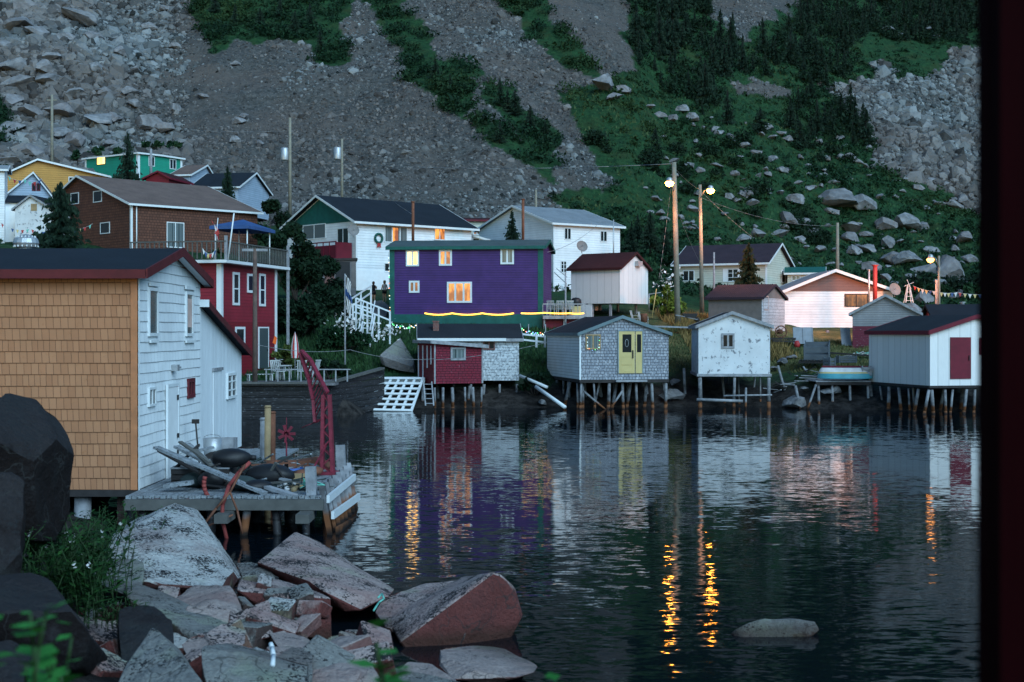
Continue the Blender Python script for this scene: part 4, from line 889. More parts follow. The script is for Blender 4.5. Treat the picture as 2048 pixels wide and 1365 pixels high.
fr = MB(); h.A.box(fr, u0-.06, u0, z0, z1+.06, .001, .07); u3 = h.uz(h.A, 1284, 700)[0]; h.A.box(fr, u3, u3+.06, z0, z1+.06, .001, .07); h.A.box(fr, u0, u3, z1, z1+.06, .001, .068)
fo = fr.build('door_frame', T['blueframe'] if 'blueframe' in T else T['wood2'], h.o)
d_ = MB(); h.A.box(d_, u0, u1, z0, z1, .002, .05); do = d_.build('door', T['yellow'], h.o); m_ = MB(); h.A.box(m_, u0+.2, u1-.18, z0+(z1-z0)*.5, z1-.16, .05, .056); m_.build('pane', T['glass'], do)
m_ = MB(); c0 = h.A.pt((u0+u1)/2, z0+(z1-z0)*.72, .06); m_.lathe(c0, [(.001, 0), (.001, 0)], 4)
for i in range(14):
    a = i/14*6.283; b = (i+1)/14*6.283; m_.tube(c0+Vector((.09*math.cos(a), 0, .2*math.sin(a))), c0+Vector((.09*math.cos(b), 0, .2*math.sin(b))), .012, .012, 4)
m_.build('glass_ornament', T['metal'], do)
for za, zb2 in ((.08, .42), (.46, .86)):
    m_ = MB(); H_d = (z1-z0); ua, ub = u0+.14, u1-.14
    for (p, q) in (((ua, za), (ub, za)), ((ub, za), (ub, zb2)), ((ub, zb2), (ua, zb2)), ((ua, zb2), (ua, za))): m_.beam(h.A.pt(p[0], z0+p[1], .052), h.A.pt(q[0], z0+q[1], .052), .025, .012)
    m_.build('door_panel', T['yellow'], do)
m_ = MB(); h.A.box(m_, u1-.14, u1-.08, z0+.78, z0+1.2, .05, .1); m_.build('handle', T['black'], do)
s_ = MB(); h.A.box(s_, u1+.05, u3, z0, z1, .002, .048); so_ = s_.build('sidelight', T['yellow'], h.o); m_ = MB(); h.A.box(m_, u1+.12, u3-.06, z0+(z1-z0)*.5, z1-.16, .048, .055); m_.build('pane', T['glass'], so_)
m_ = MB(); h.A.box(m_, u0-.2, u3+.2, -.12, -.02, .03, .3); m_.build('doorstep', T['wood2'], h.o)
piles(h, grid(.1, h.L-.1, 7, .12, .12, 1, seed=4), seed=3); piles(h, grid(.3, h.L-.1, 6, .6, .6, 1, seed=61), seed=63, lean=.3); piles(h, grid(.2, h.L-.2, 6, h.W*.45, h.W*.45, 1, seed=6), seed=5, lean=.25); piles(h, grid(.2, h.L-.2, 5, h.W-.2, h.W-.2, 1), seed=7); piles(h, [(.05, y) for y in np.linspace(.8, h.W-.6, 5)], seed=9, lean=.3)
for a, b in (((.2, .02, -.6), (1.6, .02, -1.75)), ((2.3, .02, -.55), (1.5, .02, -1.7))): m_ = MB(); m_.tube(a, b, .06, .055, 6); m_.build('brace', T['pile'], h.o)
GSd = h
for i, (fx, fz) in enumerate([(.12,.85),(.12,.65),(.14,.45),(.2,.3),(.3,.2),(.45,.12),(.8,.1),(.86,.25),(.85,.45),(.9,.62),(.84,.8),(.86,.92),(.6,.14)]):
    pass
# weathered white shed
h = House('fishing_shed', 'weathered white stilt shed with one small grey framed window in its gable', 'shed', 1397, 748, 63, -3.5, 'L', front=1540, W=5.6)
He = h.uz(h.A, 1397, 653)[1]; h.gable(He, .68, 'y', T['weather'], T['roofslate'], T['wood2'], ov=.16, th=.09, k=.47, zlow=0)
h.win(h.A, (1443,667,1469,697), 2, frame='wood2', fw=.1); m_ = MB(); m_.box(-.08, h.L+.08, -.06, h.W, -.14, -.002); m_.build('floor_beam', T['wood2'], h.o)
piles(h, grid(.08, h.L-.05, 3, .05, .05, 1, seed=3), seed=13, lean=.03, r=.1); piles(h, grid(.3, h.L-.2, 4, h.W*.5, h.W*.5, 1), seed=15, r=.06); piles(h, grid(.3, h.L-.2, 3, h.W-.4, h.W-.4, 1), seed=16, r=.06)
m_ = MB(); m_.tube((1.3, -.05, -1.15), (h.L+.1, -.02, -1.1), .05, .05, 6); m_.tube((-.1, -.1, -1.35), (2.3, -.1, -1.42), .09, .08, 6); m_.build('cross_pole', T['wood2'], h.o)
# white shed with the dark red door
h = House('fishing_shed', 'white stilt shed with dark red door and dark red roof edges at the right', 'shed', 1860, 772, 58.5, 14, 'L', L=5.2, side=1738)
He = h.uz(h.A, 1860, 664)[1]; h.gable(He, .75, 'y', T['ply2'], T['roofslate'], T['maroon'], ov=.16, th=.09, fas=.2, k=.48, zlow=0)
u0, u1, z0, z1 = h.rect(h.A, 1900, 675, 1941, 758); m_ = MB(); h.A.box(m_, u0, u1, z0, z1, .002, .05); do = m_.build('door', T['maroon'], h.o); m_ = MB(); h.A.box(m_, u1-.14, u1-.1, z0+.9, z0+1.15, .05, .1); m_.build('handle', T['black'], do)
h.slab('window_shutter', h.A, (1958,676,1972,710), 'maroon'); m_ = MB(); m_.box(-.05, h.L, -.05, h.W, -.12, -.002); m_.build('floor_beam', T['darkwood'], h.o)
piles(h, [(.0, y) for y in np.linspace(.1, h.W-.2, 7)], seed=21, lean=.35); piles(h, grid(.15, h.L-.1, 9, .1, .1, 1, seed=8), seed=23, lean=.25); piles(h, grid(.5, h.L-.1, 6, 2.5, 2.5, 1, seed=9), seed=24, lean=.3)
RDS = h
# grey-white shed with chimney and red lean-to
h = House('fishing_shed', 'flaking white shingle stilt shed with dark roof and brick chimney behind the red lean-to', 'shed', 842, 762, 65, 4, 'L', front=1038, W=4.2)
He = h.uz(h.A, 940, 679)[1]; h.gable(He, .75, 'x', T['wshing'], T['roofslate'], T['wood2'], ov=.2, th=.1, k=.5, zlow=0)
h.win(h.A, (966,682,990,700), 2, frame='brick'); chimney(h, 872, 645, 668, 66, .32, 'brick', 'chimney', rnd=False)
m_ = MB(); m_.beam((-.2, -.27, He-.02), (4.6, -.27, He-.02), .04, .16); m_.build('eave_board', T['trimw'], h.o)
piles(h, grid(.1, h.L-.1, 7, .1, .1, 1, seed=31), seed=31); piles(h, grid(.1, h.L-.3, 5, 2.6, 2.6, 1, seed=32), seed=32)
h = House('fishing_shed', 'faded dark red shingle stilt shed with a small square window', 'shed', 868, 768, 62.3, 20, 'L', front=966, side=836)
h.rz = h.rz; He = h.uz(h.A, 868, 688)[1]; hr = h.uz(h.A, 966, 693)[1]; h.gable(He+.08, 0, 'y', T['rshing'], T['roofslate'], T['wood2'], ov=.22, th=.07, k=0, H2=hr, zlow=0)
h.win(h.A, (901,695,931,721), 1, frame='wood2', glass='glassc', fw=.1); h.slab('side_boards', h.Lf, (.02, h.W-.02, 0, He-.05), 'redclap', .002, .03, px=False)
for f_ in (.12, .35, .62, .9): m_ = MB(); h.Lf.box(m_, h.W*f_, h.W*f_+.16, (.0 if f_ > .6 else .8) if f_ != .12 else 1.0, He-.1, .03, .05); m_.build('white_board', T['trimw'], h.o)
m_ = MB(); h.A.box(m_, 0, .08, 0, He, .002, .03); h.A.box(m_, h.L-.08, h.L, 0, hr, .002, .03); m_.build('corner_board', T['wood2'], h.o)
piles(h, grid(.05, h.L-.05, 6, .05, .05, 1, seed=41), seed=41, lean=.08); piles(h, grid(.1, h.L-.1, 4, 2, 2, 1, seed=42), seed=42)
# landing and slipway left of the red shed
def world_mb(name, mb, mat, label, cat, parent=None, group=None):
    o = mb.build(name, T[mat], parent)
    if parent is None:
        A = np.array(mb.v); c = Vector((A[:, 0].mean(), A[:, 1].mean(), A[:, 2].min())); o.data.transform(Matrix.Translation(-c)); o.location = c; tag(o, label, cat, group)
    return o
st = thing('slipway', 'white slatted slipway sloping into the water left of the red stilt shed', 'slipway', P(790, 818, 61))
base = st.location; tl, tr_, bl, br_ = P(768, 757, 63.5), P(846, 757, 63.2), P(728, 822, 60.8), P(822, 824, 60.6)
for i in range(6):
    f = i/5; m_ = MB(); m_.beam(tl.lerp(tr_, f)-base, bl.lerp(br_, f)-base, .13, .08, up=(0, -1, 1)); m_.build('runner', T['trimw'], st)
for i in range(7):
    f = .04+i/6.3; off = Vector((0, -.06, .06)); m_ = MB(); m_.beam(tl.lerp(bl, f)-base+off, tr_.lerp(br_, f)-base+off, .13, .06, up=(0, -1, 1)); m_.build('slat', T['trimw'], st)
pl = thing('landing', 'small white plank landing at the top of the slipway', 'landing', P(760, 765, 63.8)); b = pl.location
m_ = MB(); q0 = P(752, 757, 63.6)-b; q1 = P(850, 757, 63.3)-b
for i in range(9): m_.beam(q0+Vector((0, i*.2, 0)), q1+Vector((0, i*.2, 0)), .17, .06)
m_.build('deck', T['trimw'], pl); m_ = MB(); m_.beam(q0+Vector((0, -.1, -.12)), q1+Vector((0, -.1, -.12)), .08, .2); m_.build('beam', T['trimw'], pl)
for f in (.05, .5, .95): m_ = MB(); q = q0.lerp(q1, f); m_.tube(q+Vector((0, .2, -.05)), q+Vector((0, .2, -2.6)), .08, .08, 7); m_.build('pile', T['pile'], pl)
def ladder(name, label, a, b, wv, rungs, mat, r=.04):
    t = thing(name, label, 'ladder', a); d = Vector(b)-Vector(a); wv = Vector(wv)
    for s in (0, 1): m_ = MB(); m_.beam(wv*s, d+wv*s, r*1.6, r*1.6); m_.build('rail', T[mat], t)
    for i in range(rungs): f = (i+.5)/rungs; m_ = MB(); m_.beam(d*f, d*f+wv, r, r); m_.build('rung', T[mat], t)
    return t
ladder('ladder', 'grey wooden ladder standing in the water beside the slipway', P(851, 812, 61.6), P(847, 764, 62), (.42, 0, 0), 5, 'wood2')

# ------------------------------------------------------------------ bulkhead wharf below the red building
wh = thing('timber_bulkhead', 'dark tarred timber wharf wall with a rising planked end below the red building', 'wharf', P(560, 835, 56.6)); b = wh.location
T['tar'] = siding('tarred_timber', (.018, .017, .019), .3, .7, .5, wear=(.15, .16, .175), wa=.58)
m_ = MB()
for r_ in range(6):
    z0 = -.3+r_*.31; m_.prism([P(470, 0, 56.6).xy.to_3d()*1+Vector((0, 0, z0)), P(656, 0, 56.6).xy.to_3d()+Vector((0, random.uniform(-.05, .05), z0)), P(656, 0, 56.6).xy.to_3d()+Vector((0, .0, z0+.285)), P(470, 0, 56.6).xy.to_3d()+Vector((0, 0, z0+.285))], (0, .35, 0))
m_.v = [tuple(Vector(v)-b) for v in m_.v]; m_.build('front_wall', T['tar'], wh)
m_ = MB()
for r_ in range(7):
    f = r_/7; g_0 = (r_+.9)/7; A0 = P(650, 0, 56.5); B0 = P(764, 0, 61.5); zt0, zt1 = 1.5, 2.1
    m_.prism([(A0.x, A0.y, -.3+(zt0+.3)*f), (B0.x, B0.y, -.3+(zt1+.3)*f), (B0.x, B0.y, -.3+(zt1+.3)*g_0), (A0.x, A0.y, -.3+(zt0+.3)*g_0)], (.1, .3, 0))
m_.v = [tuple(Vector(v)-b) for v in m_.v]; m_.build('rising_wall', T['tar'], wh)
m_ = MB(); m_.beam(Vector((A0.x, A0.y, 1.56))-b, Vector((B0.x, B0.y, 2.16))-b, .3, .1); m_.build('cap_board', T['oldwood'], wh)
m_ = MB(); q = P(470, 0, 56.4); m_.box(q.x-b.x, A0.x+.5-b.x, q.y-b.y, q.y-b.y+5.2, 1.50-b.z, 1.60-b.z); m_.build('deck', T['wood'], wh)
m_ = MB(); m_.beam(Vector((q.x, q.y-.05, 1.62))-b, Vector((A0.x, q.y-.05, 1.62))-b, .22, .1); m_.build('curb', T['oldwood'], wh)
# utility post in front of the red building
def pole(px, pyt, pyb, Yn, r, label, mat='polew', group=None, name='utility_pole', lean=0, extra=None):
    b = P(px, pyb, Yn); t = P(px+lean, pyt, Yn); o = thing(name, label, 'pole', b, 0, group); m_ = MB(); m_.tube((0, 0, -.5), t-b, r, r*.72, 10); m_.build('shaft', T[mat], o)
    return o, t-b
o, t = pole(510, 498, 768, 56.8, .13, 'brown wooden pole standing on the wharf before the red building', 'darkpole' if 'darkpole' in T else 'rust'); m_ = MB(); m_.box(-.6, .6, -.06, .06, t.z-.12, t.z); m_.build('crossarm', T['wood2'], o)
o, t = pole(104, 190, 345, 122, .17, 'pale utility pole before the boulder field at the far left'); m_ = MB(); m_.box(-.5, .5, -.06, .06, t.z-.6, t.z-.48); m_.build('crossarm', T['polew'], o)
def transf(o, z, x):
    m_ = MB(); m_.lathe((x, 0, z), [(.001, 0), (.36, 0), (.38, .1), (.38, 1.1), (.3, 1.2), (.001, 1.2)], 12); m_.tube((x+.2, 0, z+.5), (0, 0, z+.5), .06, .06, 5); m_.build('transformer', T['metal'], o)
o, t = pole(580, 236, 420, 112, .17, 'tall utility pole with a grey transformer left of the wreath house'); transf(o, t.z-4, -.5)
o, t = pole(684, 278, 408, 114, .15, 'utility pole with a pale transformer above the wreath house roof'); transf(o, t.z-2, -.42)
pole(1072, 380, 440, 118, .14, 'short pale pole behind the ridge of the tall white house')
pole(1675, 446, 560, 104, .17, 'plain grey pole rising before the boulders behind the bungalow')
pole(1227, 440, 520, 102, .07, 'thin metal pole behind the tall white house', 'metal'); pole(1428, 505, 605, 96, .1, 'short grey pole in front of the cream house', 'wood2'); pole(302, 298, 350, 121, .16, 'pale post in front of the green house', 'wood2')
# street lamps
LAMPC = (1.0, .36, .17)
def streetlamp(px, pyt, pyb, Yn, lx, ly, label, power, lean=0, side=1, r=.17, arm=True, aim=(0, 0, -1), bulb='bulb'):
    o, t = pole(px, pyt, pyb, Yn, r, label, name='street_lamp', lean=lean); o['category'] = 'street lamp'; b = o.location
    hd = P(lx, ly, Yn-1.2)-b; m_ = MB(); m_.path([Vector((t.x, t.y, hd.z-.5)), Vector((t.x+(hd.x-t.x)*.45, hd.y*.5, hd.z+.1)), hd+Vector((0, 0, .22))], .04); m_.build('arm', T['metal'], o)
    m_ = MB(); m_.lathe(hd, [(.05, .36), (.16, .3), (.24, .08), (.22, .06), (.05, .2)], 12); hh = m_.build('lamp_head', T['metal'], o)
    m_ = MB(); m_.lathe(hd, [(.001, .12), (.2, .08), (.28, -.02), (.2, -.18), (.001, -.26)], 12); m_.build('bulb', T[bulb], hh)
    l = bpy.data.lights.new('lamp_light', 'SPOT'); l.energy = power; l.spot_size = R(138); l.spot_blend = .5; l.color = LAMPC; l.shadow_soft_size = .5; lo = bpy.data.objects.new('lamp_light', l); COL.objects.link(lo); lo.parent = o; lo.location = hd+Vector((0, -.05, -.42)); lo.rotation_euler = Vector(aim).to_track_quat('-Z', 'Y').to_euler(); return o
T['bulb'] = emis('lamp_bulb', (1.0, .34, .04), 30)
T['bulbw'] = emis('lamp_bulb_pale', (1.0, .36, .08), 3)
streetlamp(1356, 325, 652, 78, 1339, 366, 'tall grey street lamp pole nearest the white shed, orange lamp on its left', 420, lean=-8, r=.2, aim=(-.6, .15, -.8))
streetlamp(1404, 370, 612, 86, 1421, 381, 'orange street lamp on a pole in front of the cream house, lamp on its right', 1300, lean=-4, r=.16, aim=(.75, .25, -.7))
streetlamp(1878, 512, 650, 85, 1861, 519, 'short street lamp at the right before the large boulders', 1900, r=.11, bulb='bulbw', aim=(-.75, .75, -.35)); pole(1873, 560, 650, 85.3, .12, 'short grey post beside the street lamp at the right', 'wood2')

# ------------------------------------------------------------------ orange and white building on the left
OX = -7.65*1.0; YB = 24.5
h = House('fishing_house', 'orange shingled building with white shingled gable, red roof edges and a lean-to', 'building', 275, 980, YB, 0, 'R', L=7.5, W=5.8)
base_z = h.o.location.z
He = h.uz(h.A, 200, 546)[1]; rise = .56
Wd = h.W; ro = h.gable(He, rise, 'x', T['orange_b'], T['roofdark'], T['redtrim'], ov=.3, ovg=.24, th=.1, fas=.18, zlow=0)
def courses(face, u0, u1, z0, ztop, ch, name, mat, parent, d0=.004, d1=.018, wob=.0, seed=0):
    rr = random.Random(seed); m_ = MB(); z = z0; 
    while z < max(ztop(u0+(u1-u0)*q) for q in (0, .25, .5, .75, 1))-.02:
        c = ch; n = 8
        for i in range(n):
            a = u0+(u1-u0)*i/n; b_ = u0+(u1-u0)*(i+1)/n; za = min(z+c, ztop(a)); zb_ = min(z+c, ztop(b_)); w1 = wob*math.sin(i*2.1+z*3); w2 = wob*math.sin((i+1)*2.1+z*3)
            if za <= z+.01 and zb_ <= z+.01: continue
            za = max(za, z+.002); zb_ = max(zb_, z+.002)
            m_.add([face.pt(a, z+w1, d1), face.pt(b_, z+w2, d1), face.pt(b_, zb_+w2, d0), face.pt(a, za+w1, d0), face.pt(a, z+w1, d0), face.pt(b_, z+w2, d0)], [(0, 1, 2, 3), (4, 5, 1, 0)])
        z += c
    return m_.build(name, mat, parent)
def brickrows(mat, ch):                                # set the row height of the vertical-joint texture to a course
    for n in mat.node_tree.nodes:
        if n.type == 'TEX_BRICK': n.inputs['Row Height'].default_value = ch
brickrows(T['orange'], .235); brickrows(T['whshing'], .215)
courses(h.A, 0, h.L-.13, .0, lambda u: He-.02, .235, 'shingle_cladding', T['orange'], h.o, wob=.006, seed=1)
m_ = MB(); m_.box(h.L-.13, h.L+.005, -.04, -.002, 0, He-.02); m_.build('corner_board', T['orange_b'], h.o)
gt = lambda u: He+rise*(1-abs(u-Wd/2)/(Wd/2))-.03
courses(h.Rf, .0, Wd, .0, gt, .215, 'gable_cladding', T['whshing'], h.o, wob=.010, seed=2)
m_ = MB(); m_.box(h.L+.03, h.L+.045, -.04, .03, -.1, He-.1); m_.build('corner_board', T['trimw'], h.o)
h.win(h.Rf, (294,576,313,673), 1, glass='glassc', fw=.07, d=.03); w2 = h.win(h.Rf, (369,584,383,673), 1, glass='glassc', fw=.07, d=.03)
h.slab('curtain', h.Rf, (371,598,381,655), 'pinkc' if 'pinkc' in T else 'cream', .031, .034, parent=w2)
h.win(h.Rf, (294,775,308,813), 2, d=.03, fw=.05); h.win(h.Rf, (373,757,386,796), 2, frame='maroonw' if 'maroonw' in T else 'redtrim', d=.03, fw=.09)
for rc in ((296,681,312,686), (368,681,386,686), (295,566,313,573), (367,573,386,580)): h.slab('sill', h.Rf, rc, 'trimw', .03, .07)
d1 = h.door(h.Rf, (330,774,350,955), 'white', handle='black'); d1.location = (.03, 0, 0)
for rc in ((347,790,350,800), (347,900,350,910)): h.slab('hinge', h.Rf, rc, 'black', .05, .06, parent=d1)
u, z = h.uz(h.Rf, 343, 736); m_ = MB(); h.Rf.box(m_, u-.1, u+.1, z-.07, z+.07, .02, .16); h.Rf.box(m_, u+.1, u+.35, z-.02, z+.02, .1, .14); m_.build('wall_lamp', T['metal'], h.o)
# lean-to
y2 = h.rect(h.Rf, 470, 800, 483, 880)[1]; W2 = y2-Wd; zt1 = h.uz(h.Rf, 401, 613)[1]; zt2 = h.uz(h.Rf, 482, 706)[1]
m_ = MB(); m_.prism([(h.L-4, Wd+.005, 0), (h.L-4, y2, 0), (h.L-4, y2, zt2), (h.L-4, Wd+.005, zt1)], (4, 0, 0)); lt = m_.build('lean_to_wall', T['vertw'], h.o)
m_ = MB(); sl_ = (zt2-zt1)/W2; m_.prism([(h.L-4.2, Wd-.03, zt1+.02), (h.L-4.2, y2+.35, zt2+sl_*.35), (h.L-4.2, y2+.35, zt2+sl_*.35+.1), (h.L-4.2, Wd-.03, zt1+.12)], (4.4, 0, 0)); lr = m_.build('lean_to_roof', T['roofdark'], h.o)
m_ = MB(); m_.prism([(h.L+.201, Wd-.03, zt1-.02), (h.L+.201, y2+.37, zt2+sl_*.37-.04), (h.L+.201, y2+.37, zt2+sl_*.37+.12), (h.L+.201, Wd-.03, zt1+.14)], (.03, 0, 0)); m_.build('fascia', T['redtrim'], lr)
m_ = MB(); m_.box(h.L+.005, h.L+.24, Wd-.075, Wd-.032, zt1-.02, zt1+.16); m_.build('end_board', T['trimw'], lr)
h.win(h.Rf, (452,746,470,797), 2, bars=2, glass='glassc', d=.03, fw=.07); u0, u1, z0, z1 = h.rect(h.Rf, 425, 742, 441, 878); m_ = MB(); h.Rf.box(m_, u0, u1, z0, z1, .002, .03); do = m_.build('door', T['vertw'], h.o); m_ = MB(); h.Rf.box(m_, u0-.05, u1+.1, z1+.001, z1+.08, .002, .06); m_.build('frame', T['wood2'], do)
sf = MB()
for a_, za_, b_, zb2 in ((-.3, He-.3*rise/(Wd/2), Wd/2, He+rise), (Wd/2, He+rise, Wd+.3, He-.3*rise/(Wd/2))): sf.prism([(h.L+.05, a_, za_-.035), (h.L+.05, b_, zb2-.035), (h.L+.05, b_, zb2-.004), (h.L+.05, a_, za_-.004)], (.18, 0, 0))
sf.build('soffit', T['trimw'], ro)
vt = MB(); c0 = h.mi @ P(52, 496, YB+2.9); c0.z = He+rise+.02; vt.lathe(c0, [(.17, -.15), (.17, .12), (.25, .15), (.29, .24), (.26, .34), (.14, .42), (.001, .45)], 16, smooth=False); vo = vt.build('roof_vent', T['metal'], h.o)
m_ = MB()
for i in range(16):
    a = i/16*6.283; m_.beam(c0+Vector((.27*math.cos(a), .27*math.sin(a), .15)), c0+Vector((.2*math.cos(a+.3), .2*math.sin(a+.3), .4)), .012, .03)
m_.build('vane', T['trimw'], vo)
m_ = MB(); m_.box(0, h.L+.02, -.02, Wd, -.14, -.001); m_.build('floor_beam', T['darkwood'], h.o)
for i, x in enumerate(np.linspace(3.2, h.L-.2, 5)):
    m_ = MB(); q = .13+.05*(i % 2); m_.tube((x, .35, -.14), (x, .35, -1.3), q, q, 8); m_.build('pile', T['wood2'] if i % 2 else T['tar'], h.o)
m_ = MB(); m_.box(h.L-.5, h.L+.0, .3, .8, -1.3, -.142); m_.build('footing', T['rockD'], h.o)
FH = h
# ------------------------------------------------------------------ wharf in front of the white gable
WZ = base_z; wy0 = 23.6*K; wy1 = 28.6*K; wx0 = FH.mi.inverted().translation.x+FH.L+.05; wx1 = (643-CX)/F*wy0
wf = thing('wharf', 'grey plank wharf on dark piles beside the white gable', 'wharf', ((wx0+wx1)/2, (wy0+wy1)/2, WZ)); b = wf.location
m_ = MB(); rr = random.Random(3)
nb = 34
for i in range(nb):                                    # planks run towards the water's edge
    x = wx0+(wx1-wx0)*i/nb; w_ = (wx1-wx0)/nb; fx = (x-wx0)/(wx1-wx0)
    y_end = 33.2*K if x < -5.9 else wy1
    m_.box(x+.006-b.x, x+w_*.93-b.x, wy0-b.y+rr.uniform(-.06, .06), y_end-b.y+rr.uniform(-.1, .1), -.06+rr.uniform(-.008, .008), rr.uniform(-.006, .006))
m_.build('deck', T['deckw'] if 'deckw' in T else T['wood2'], wf)
for yy_ in (wy0-.06, wy0+2.2, wy1-.6): m_ = MB(); m_.box(wx0-b.x, wx1-b.x+.05, yy_-b.y-.08, yy_-b.y+.08, -.27, -.065); m_.build('beam', T['oldwood'], wf)
k_ = 0
for yy_ in (wy0+.1, wy0+1.9, wy0+3.8, wy1-.3):
    for xx_ in np.linspace(wx0+.3, wx1-.25, 6):
        k_ += 1; q = rr.uniform(.07, .12); m_ = MB(); m_.tube((xx_-b.x+rr.uniform(-.2, .2), yy_-b.y, -.07), (xx_-b.x+rr.uniform(-.2, .2), yy_-b.y, -WZ-.8), q, q*1.1, 7); m_.build('pile', T['tar'] if k_ % 4 else T['pile'], wf)
for xx_ in (612, 452): m_ = MB(); q = P(xx_, 1000, 23.4)-b; m_.box(q.x-.13, q.x+.13, q.y-.5, q.y+.3, -.45, -.28); m_.build('beam_end', T['oldwood'], wf)
# slatted end of the wharf
sp = thing('slatted_panel', 'grey slatted timber skirt leaning off the right end of the wharf', 'timber skirt', (wx1, (wy0+wy1)/2, 0)); b = sp.location
t0, t1 = P(642, 985, 23.7)-b, P(697, 938, 28)-b; q0, q1 = P(664, 1062, 23.7)-b, P(718, 1032, 27)-b
for i in range(8): f = i/7; m_ = MB(); m_.beam(t0.lerp(t1, f)+Vector((0, 0, .12)), q0.lerp(q1, f)+Vector((0, 0, -.3)), .1, .07); m_.build('upright', T['pile'], sp)
for f in (.18, .6, 1.0): m_ = MB(); o_ = Vector((.1, 0, 0)); m_.beam(t0.lerp(q0, f)+o_, t1.lerp(q1, f)+o_, .06, .15); m_.build('rail', T['trimw'] if f < .9 else T['pile'], sp)
for (px_, py_, Y_, hh_, lab) in ((625, 985, 23.8, .55, 'square grey post at the front corner of the wharf'), (684, 950, 27.8, .6, 'square grey post at the far right corner of the wharf')):
    m_ = MB(); c = P(px_, py_, Y_); c.z = WZ; m_.beam((0, 0, -.2), (-.04, 0, hh_), .2, .2); o = m_.build('post', T['wood2'], None, c); tag(o, lab, 'post')
# bollard posts
for (px_, Y_, r_, hh_, mt, lab) in ((528, 30.5, .13, 1.0, 'wood2', 'thick grey mooring post at the back of the wharf'), (534, 29.8, .085, 1.35, 'tan', 'rusty brown mooring post, tallest on the wharf'), (543, 29.9, .09, 1.2, 'rust', 'dark rusty mooring post leaning beside the brown one')):
    c = P(px_, 900, Y_); c.z = WZ; m_ = MB(); m_.tube((0, 0, -1.5), (.02, 0, hh_), r_, r_*.95, 9); m_.tube((.02, 0, hh_), (.02, 0, hh_+.05), r_*1.15, r_*.8, 9); o = m_.build('mooring_post', T[mt], None, c); tag(o, lab, 'post')
# ------------------------------------------------------------------ crane
c = P(655, 940, 27.2); c.z = WZ; cr = thing('crane', 'dark red lattice crane leaning over the wharf', 'crane', c); b = c
top = P(653, 790, 27.2)-b; tip = P(603, 702, 28.2)-b
m_ = MB()
for s in (-1, 1):
    for d_ in (-1, 1): m_.beam((s*.12, d_*.12, 0), top+Vector((s*.07, d_*.07, 0)), .075, .075)
for i in range(9):
    f = i/9; g_0 = (i+1)/9
    for d_ in (-1, 1): p0 = Vector((-.12, d_*.12, 0)).lerp(top+Vector((-.07, d_*.07, 0)), f); p1 = Vector((.12, d_*.12, 0)).lerp(top+Vector((.07, d_*.07, 0)), g_0); m_.beam(p0, p1, .04, .03) if i % 2 else m_.beam(Vector((.12, d_*.12, 0)).lerp(top+Vector((.07, d_*.07, 0)), f), Vector((-.12, d_*.12, 0)).lerp(top+Vector((-.07, d_*.07, 0)), g_0), .02, .02)
m_.build('mast', T['crane'], cr)
m_ = MB(); el = P(652, 800, 27.2)-b; wv = Vector((0, .13, 0)); lo_ = P(630, 845, 27.3)-b
kn = P(637, 775, 27.4)-b
A1 = [top+Vector((.02, 0, .05)), P(641, 760, 27.5)-b, P(622, 722, 27.9)-b, tip]; B1 = [lo_, P(626, 800, 27.5)-b, P(617, 757, 27.9)-b, tip+Vector((-.03, 0, -.06))]
for s in (-1, 1):
    for L_ in (A1, B1):
        for p, q in zip(L_[:-1], L_[1:]): m_.beam(p+wv*s*.8, q+wv*s*.6, .06, .06)
for i in range(12):
    f = i/12*3; k = int(f); p = A1[k].lerp(A1[min(k+1, 3)], f-k); f2 = (i+.6)/12*3; k2 = min(int(f2), 2); q = B1[k2].lerp(B1[k2+1], f2-k2); m_.beam(p, q, .022, .022); m_.beam(p-wv, p+wv, .02, .02)
m_.beam(lo_, el+Vector((0, 0, -.4)), .05, .05); m_.build('jib', T['crane'], cr)
m_ = MB(); m_.beam(P(628, 935, 26.6)-b, Vector((0, 0, .7)), .03, .03); m_.build('stay', T['crane'], cr); m_ = MB(); m_.box(-.25, .25, -.25, .25, .0, .06); m_.build('base_plate', T['crane'], cr)
m_ = MB(); q = lo_+Vector((-.55, 0, -.3)); m_.tube(lo_, lo_+Vector((-.3, 0, -.12)), .01, .01, 4); m_.build('hook', T['crane'], cr)

# ------------------------------------------------------------------ foreground rocks
def rk(pts, mat, label, seed, bev=.06, amp=.035, name='boulder', group=None, under=None):
    p3 = [P(*q) for q in pts]
    return hull_rock(name, p3, T[mat], label, group, bev, seed, amp=amp)
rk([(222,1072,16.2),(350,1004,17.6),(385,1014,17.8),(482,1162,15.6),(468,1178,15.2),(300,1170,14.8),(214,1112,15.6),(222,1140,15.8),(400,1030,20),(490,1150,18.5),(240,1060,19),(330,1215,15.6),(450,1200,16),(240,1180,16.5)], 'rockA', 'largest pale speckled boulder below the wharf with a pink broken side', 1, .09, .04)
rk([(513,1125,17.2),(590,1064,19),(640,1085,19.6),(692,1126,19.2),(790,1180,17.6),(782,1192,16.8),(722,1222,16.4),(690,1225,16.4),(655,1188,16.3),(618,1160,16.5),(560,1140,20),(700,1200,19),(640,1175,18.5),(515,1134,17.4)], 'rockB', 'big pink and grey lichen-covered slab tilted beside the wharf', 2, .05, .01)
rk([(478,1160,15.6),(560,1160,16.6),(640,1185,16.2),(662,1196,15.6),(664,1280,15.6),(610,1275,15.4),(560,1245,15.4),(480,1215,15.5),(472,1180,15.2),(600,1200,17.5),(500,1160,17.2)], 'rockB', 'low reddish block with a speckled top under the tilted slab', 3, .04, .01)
rk([(745,1236,16.2),(768,1192,17),(830,1170,17.8),(920,1160,18),(940,1180,17.2),(850,1245,16.4),(795,1266,15.8),(770,1262,15.7),(880,1285,16.8),(760,1266,16.4)], 'rockB', 'pale topped lump behind the long tilted red-faced block', 4, .035, .025)
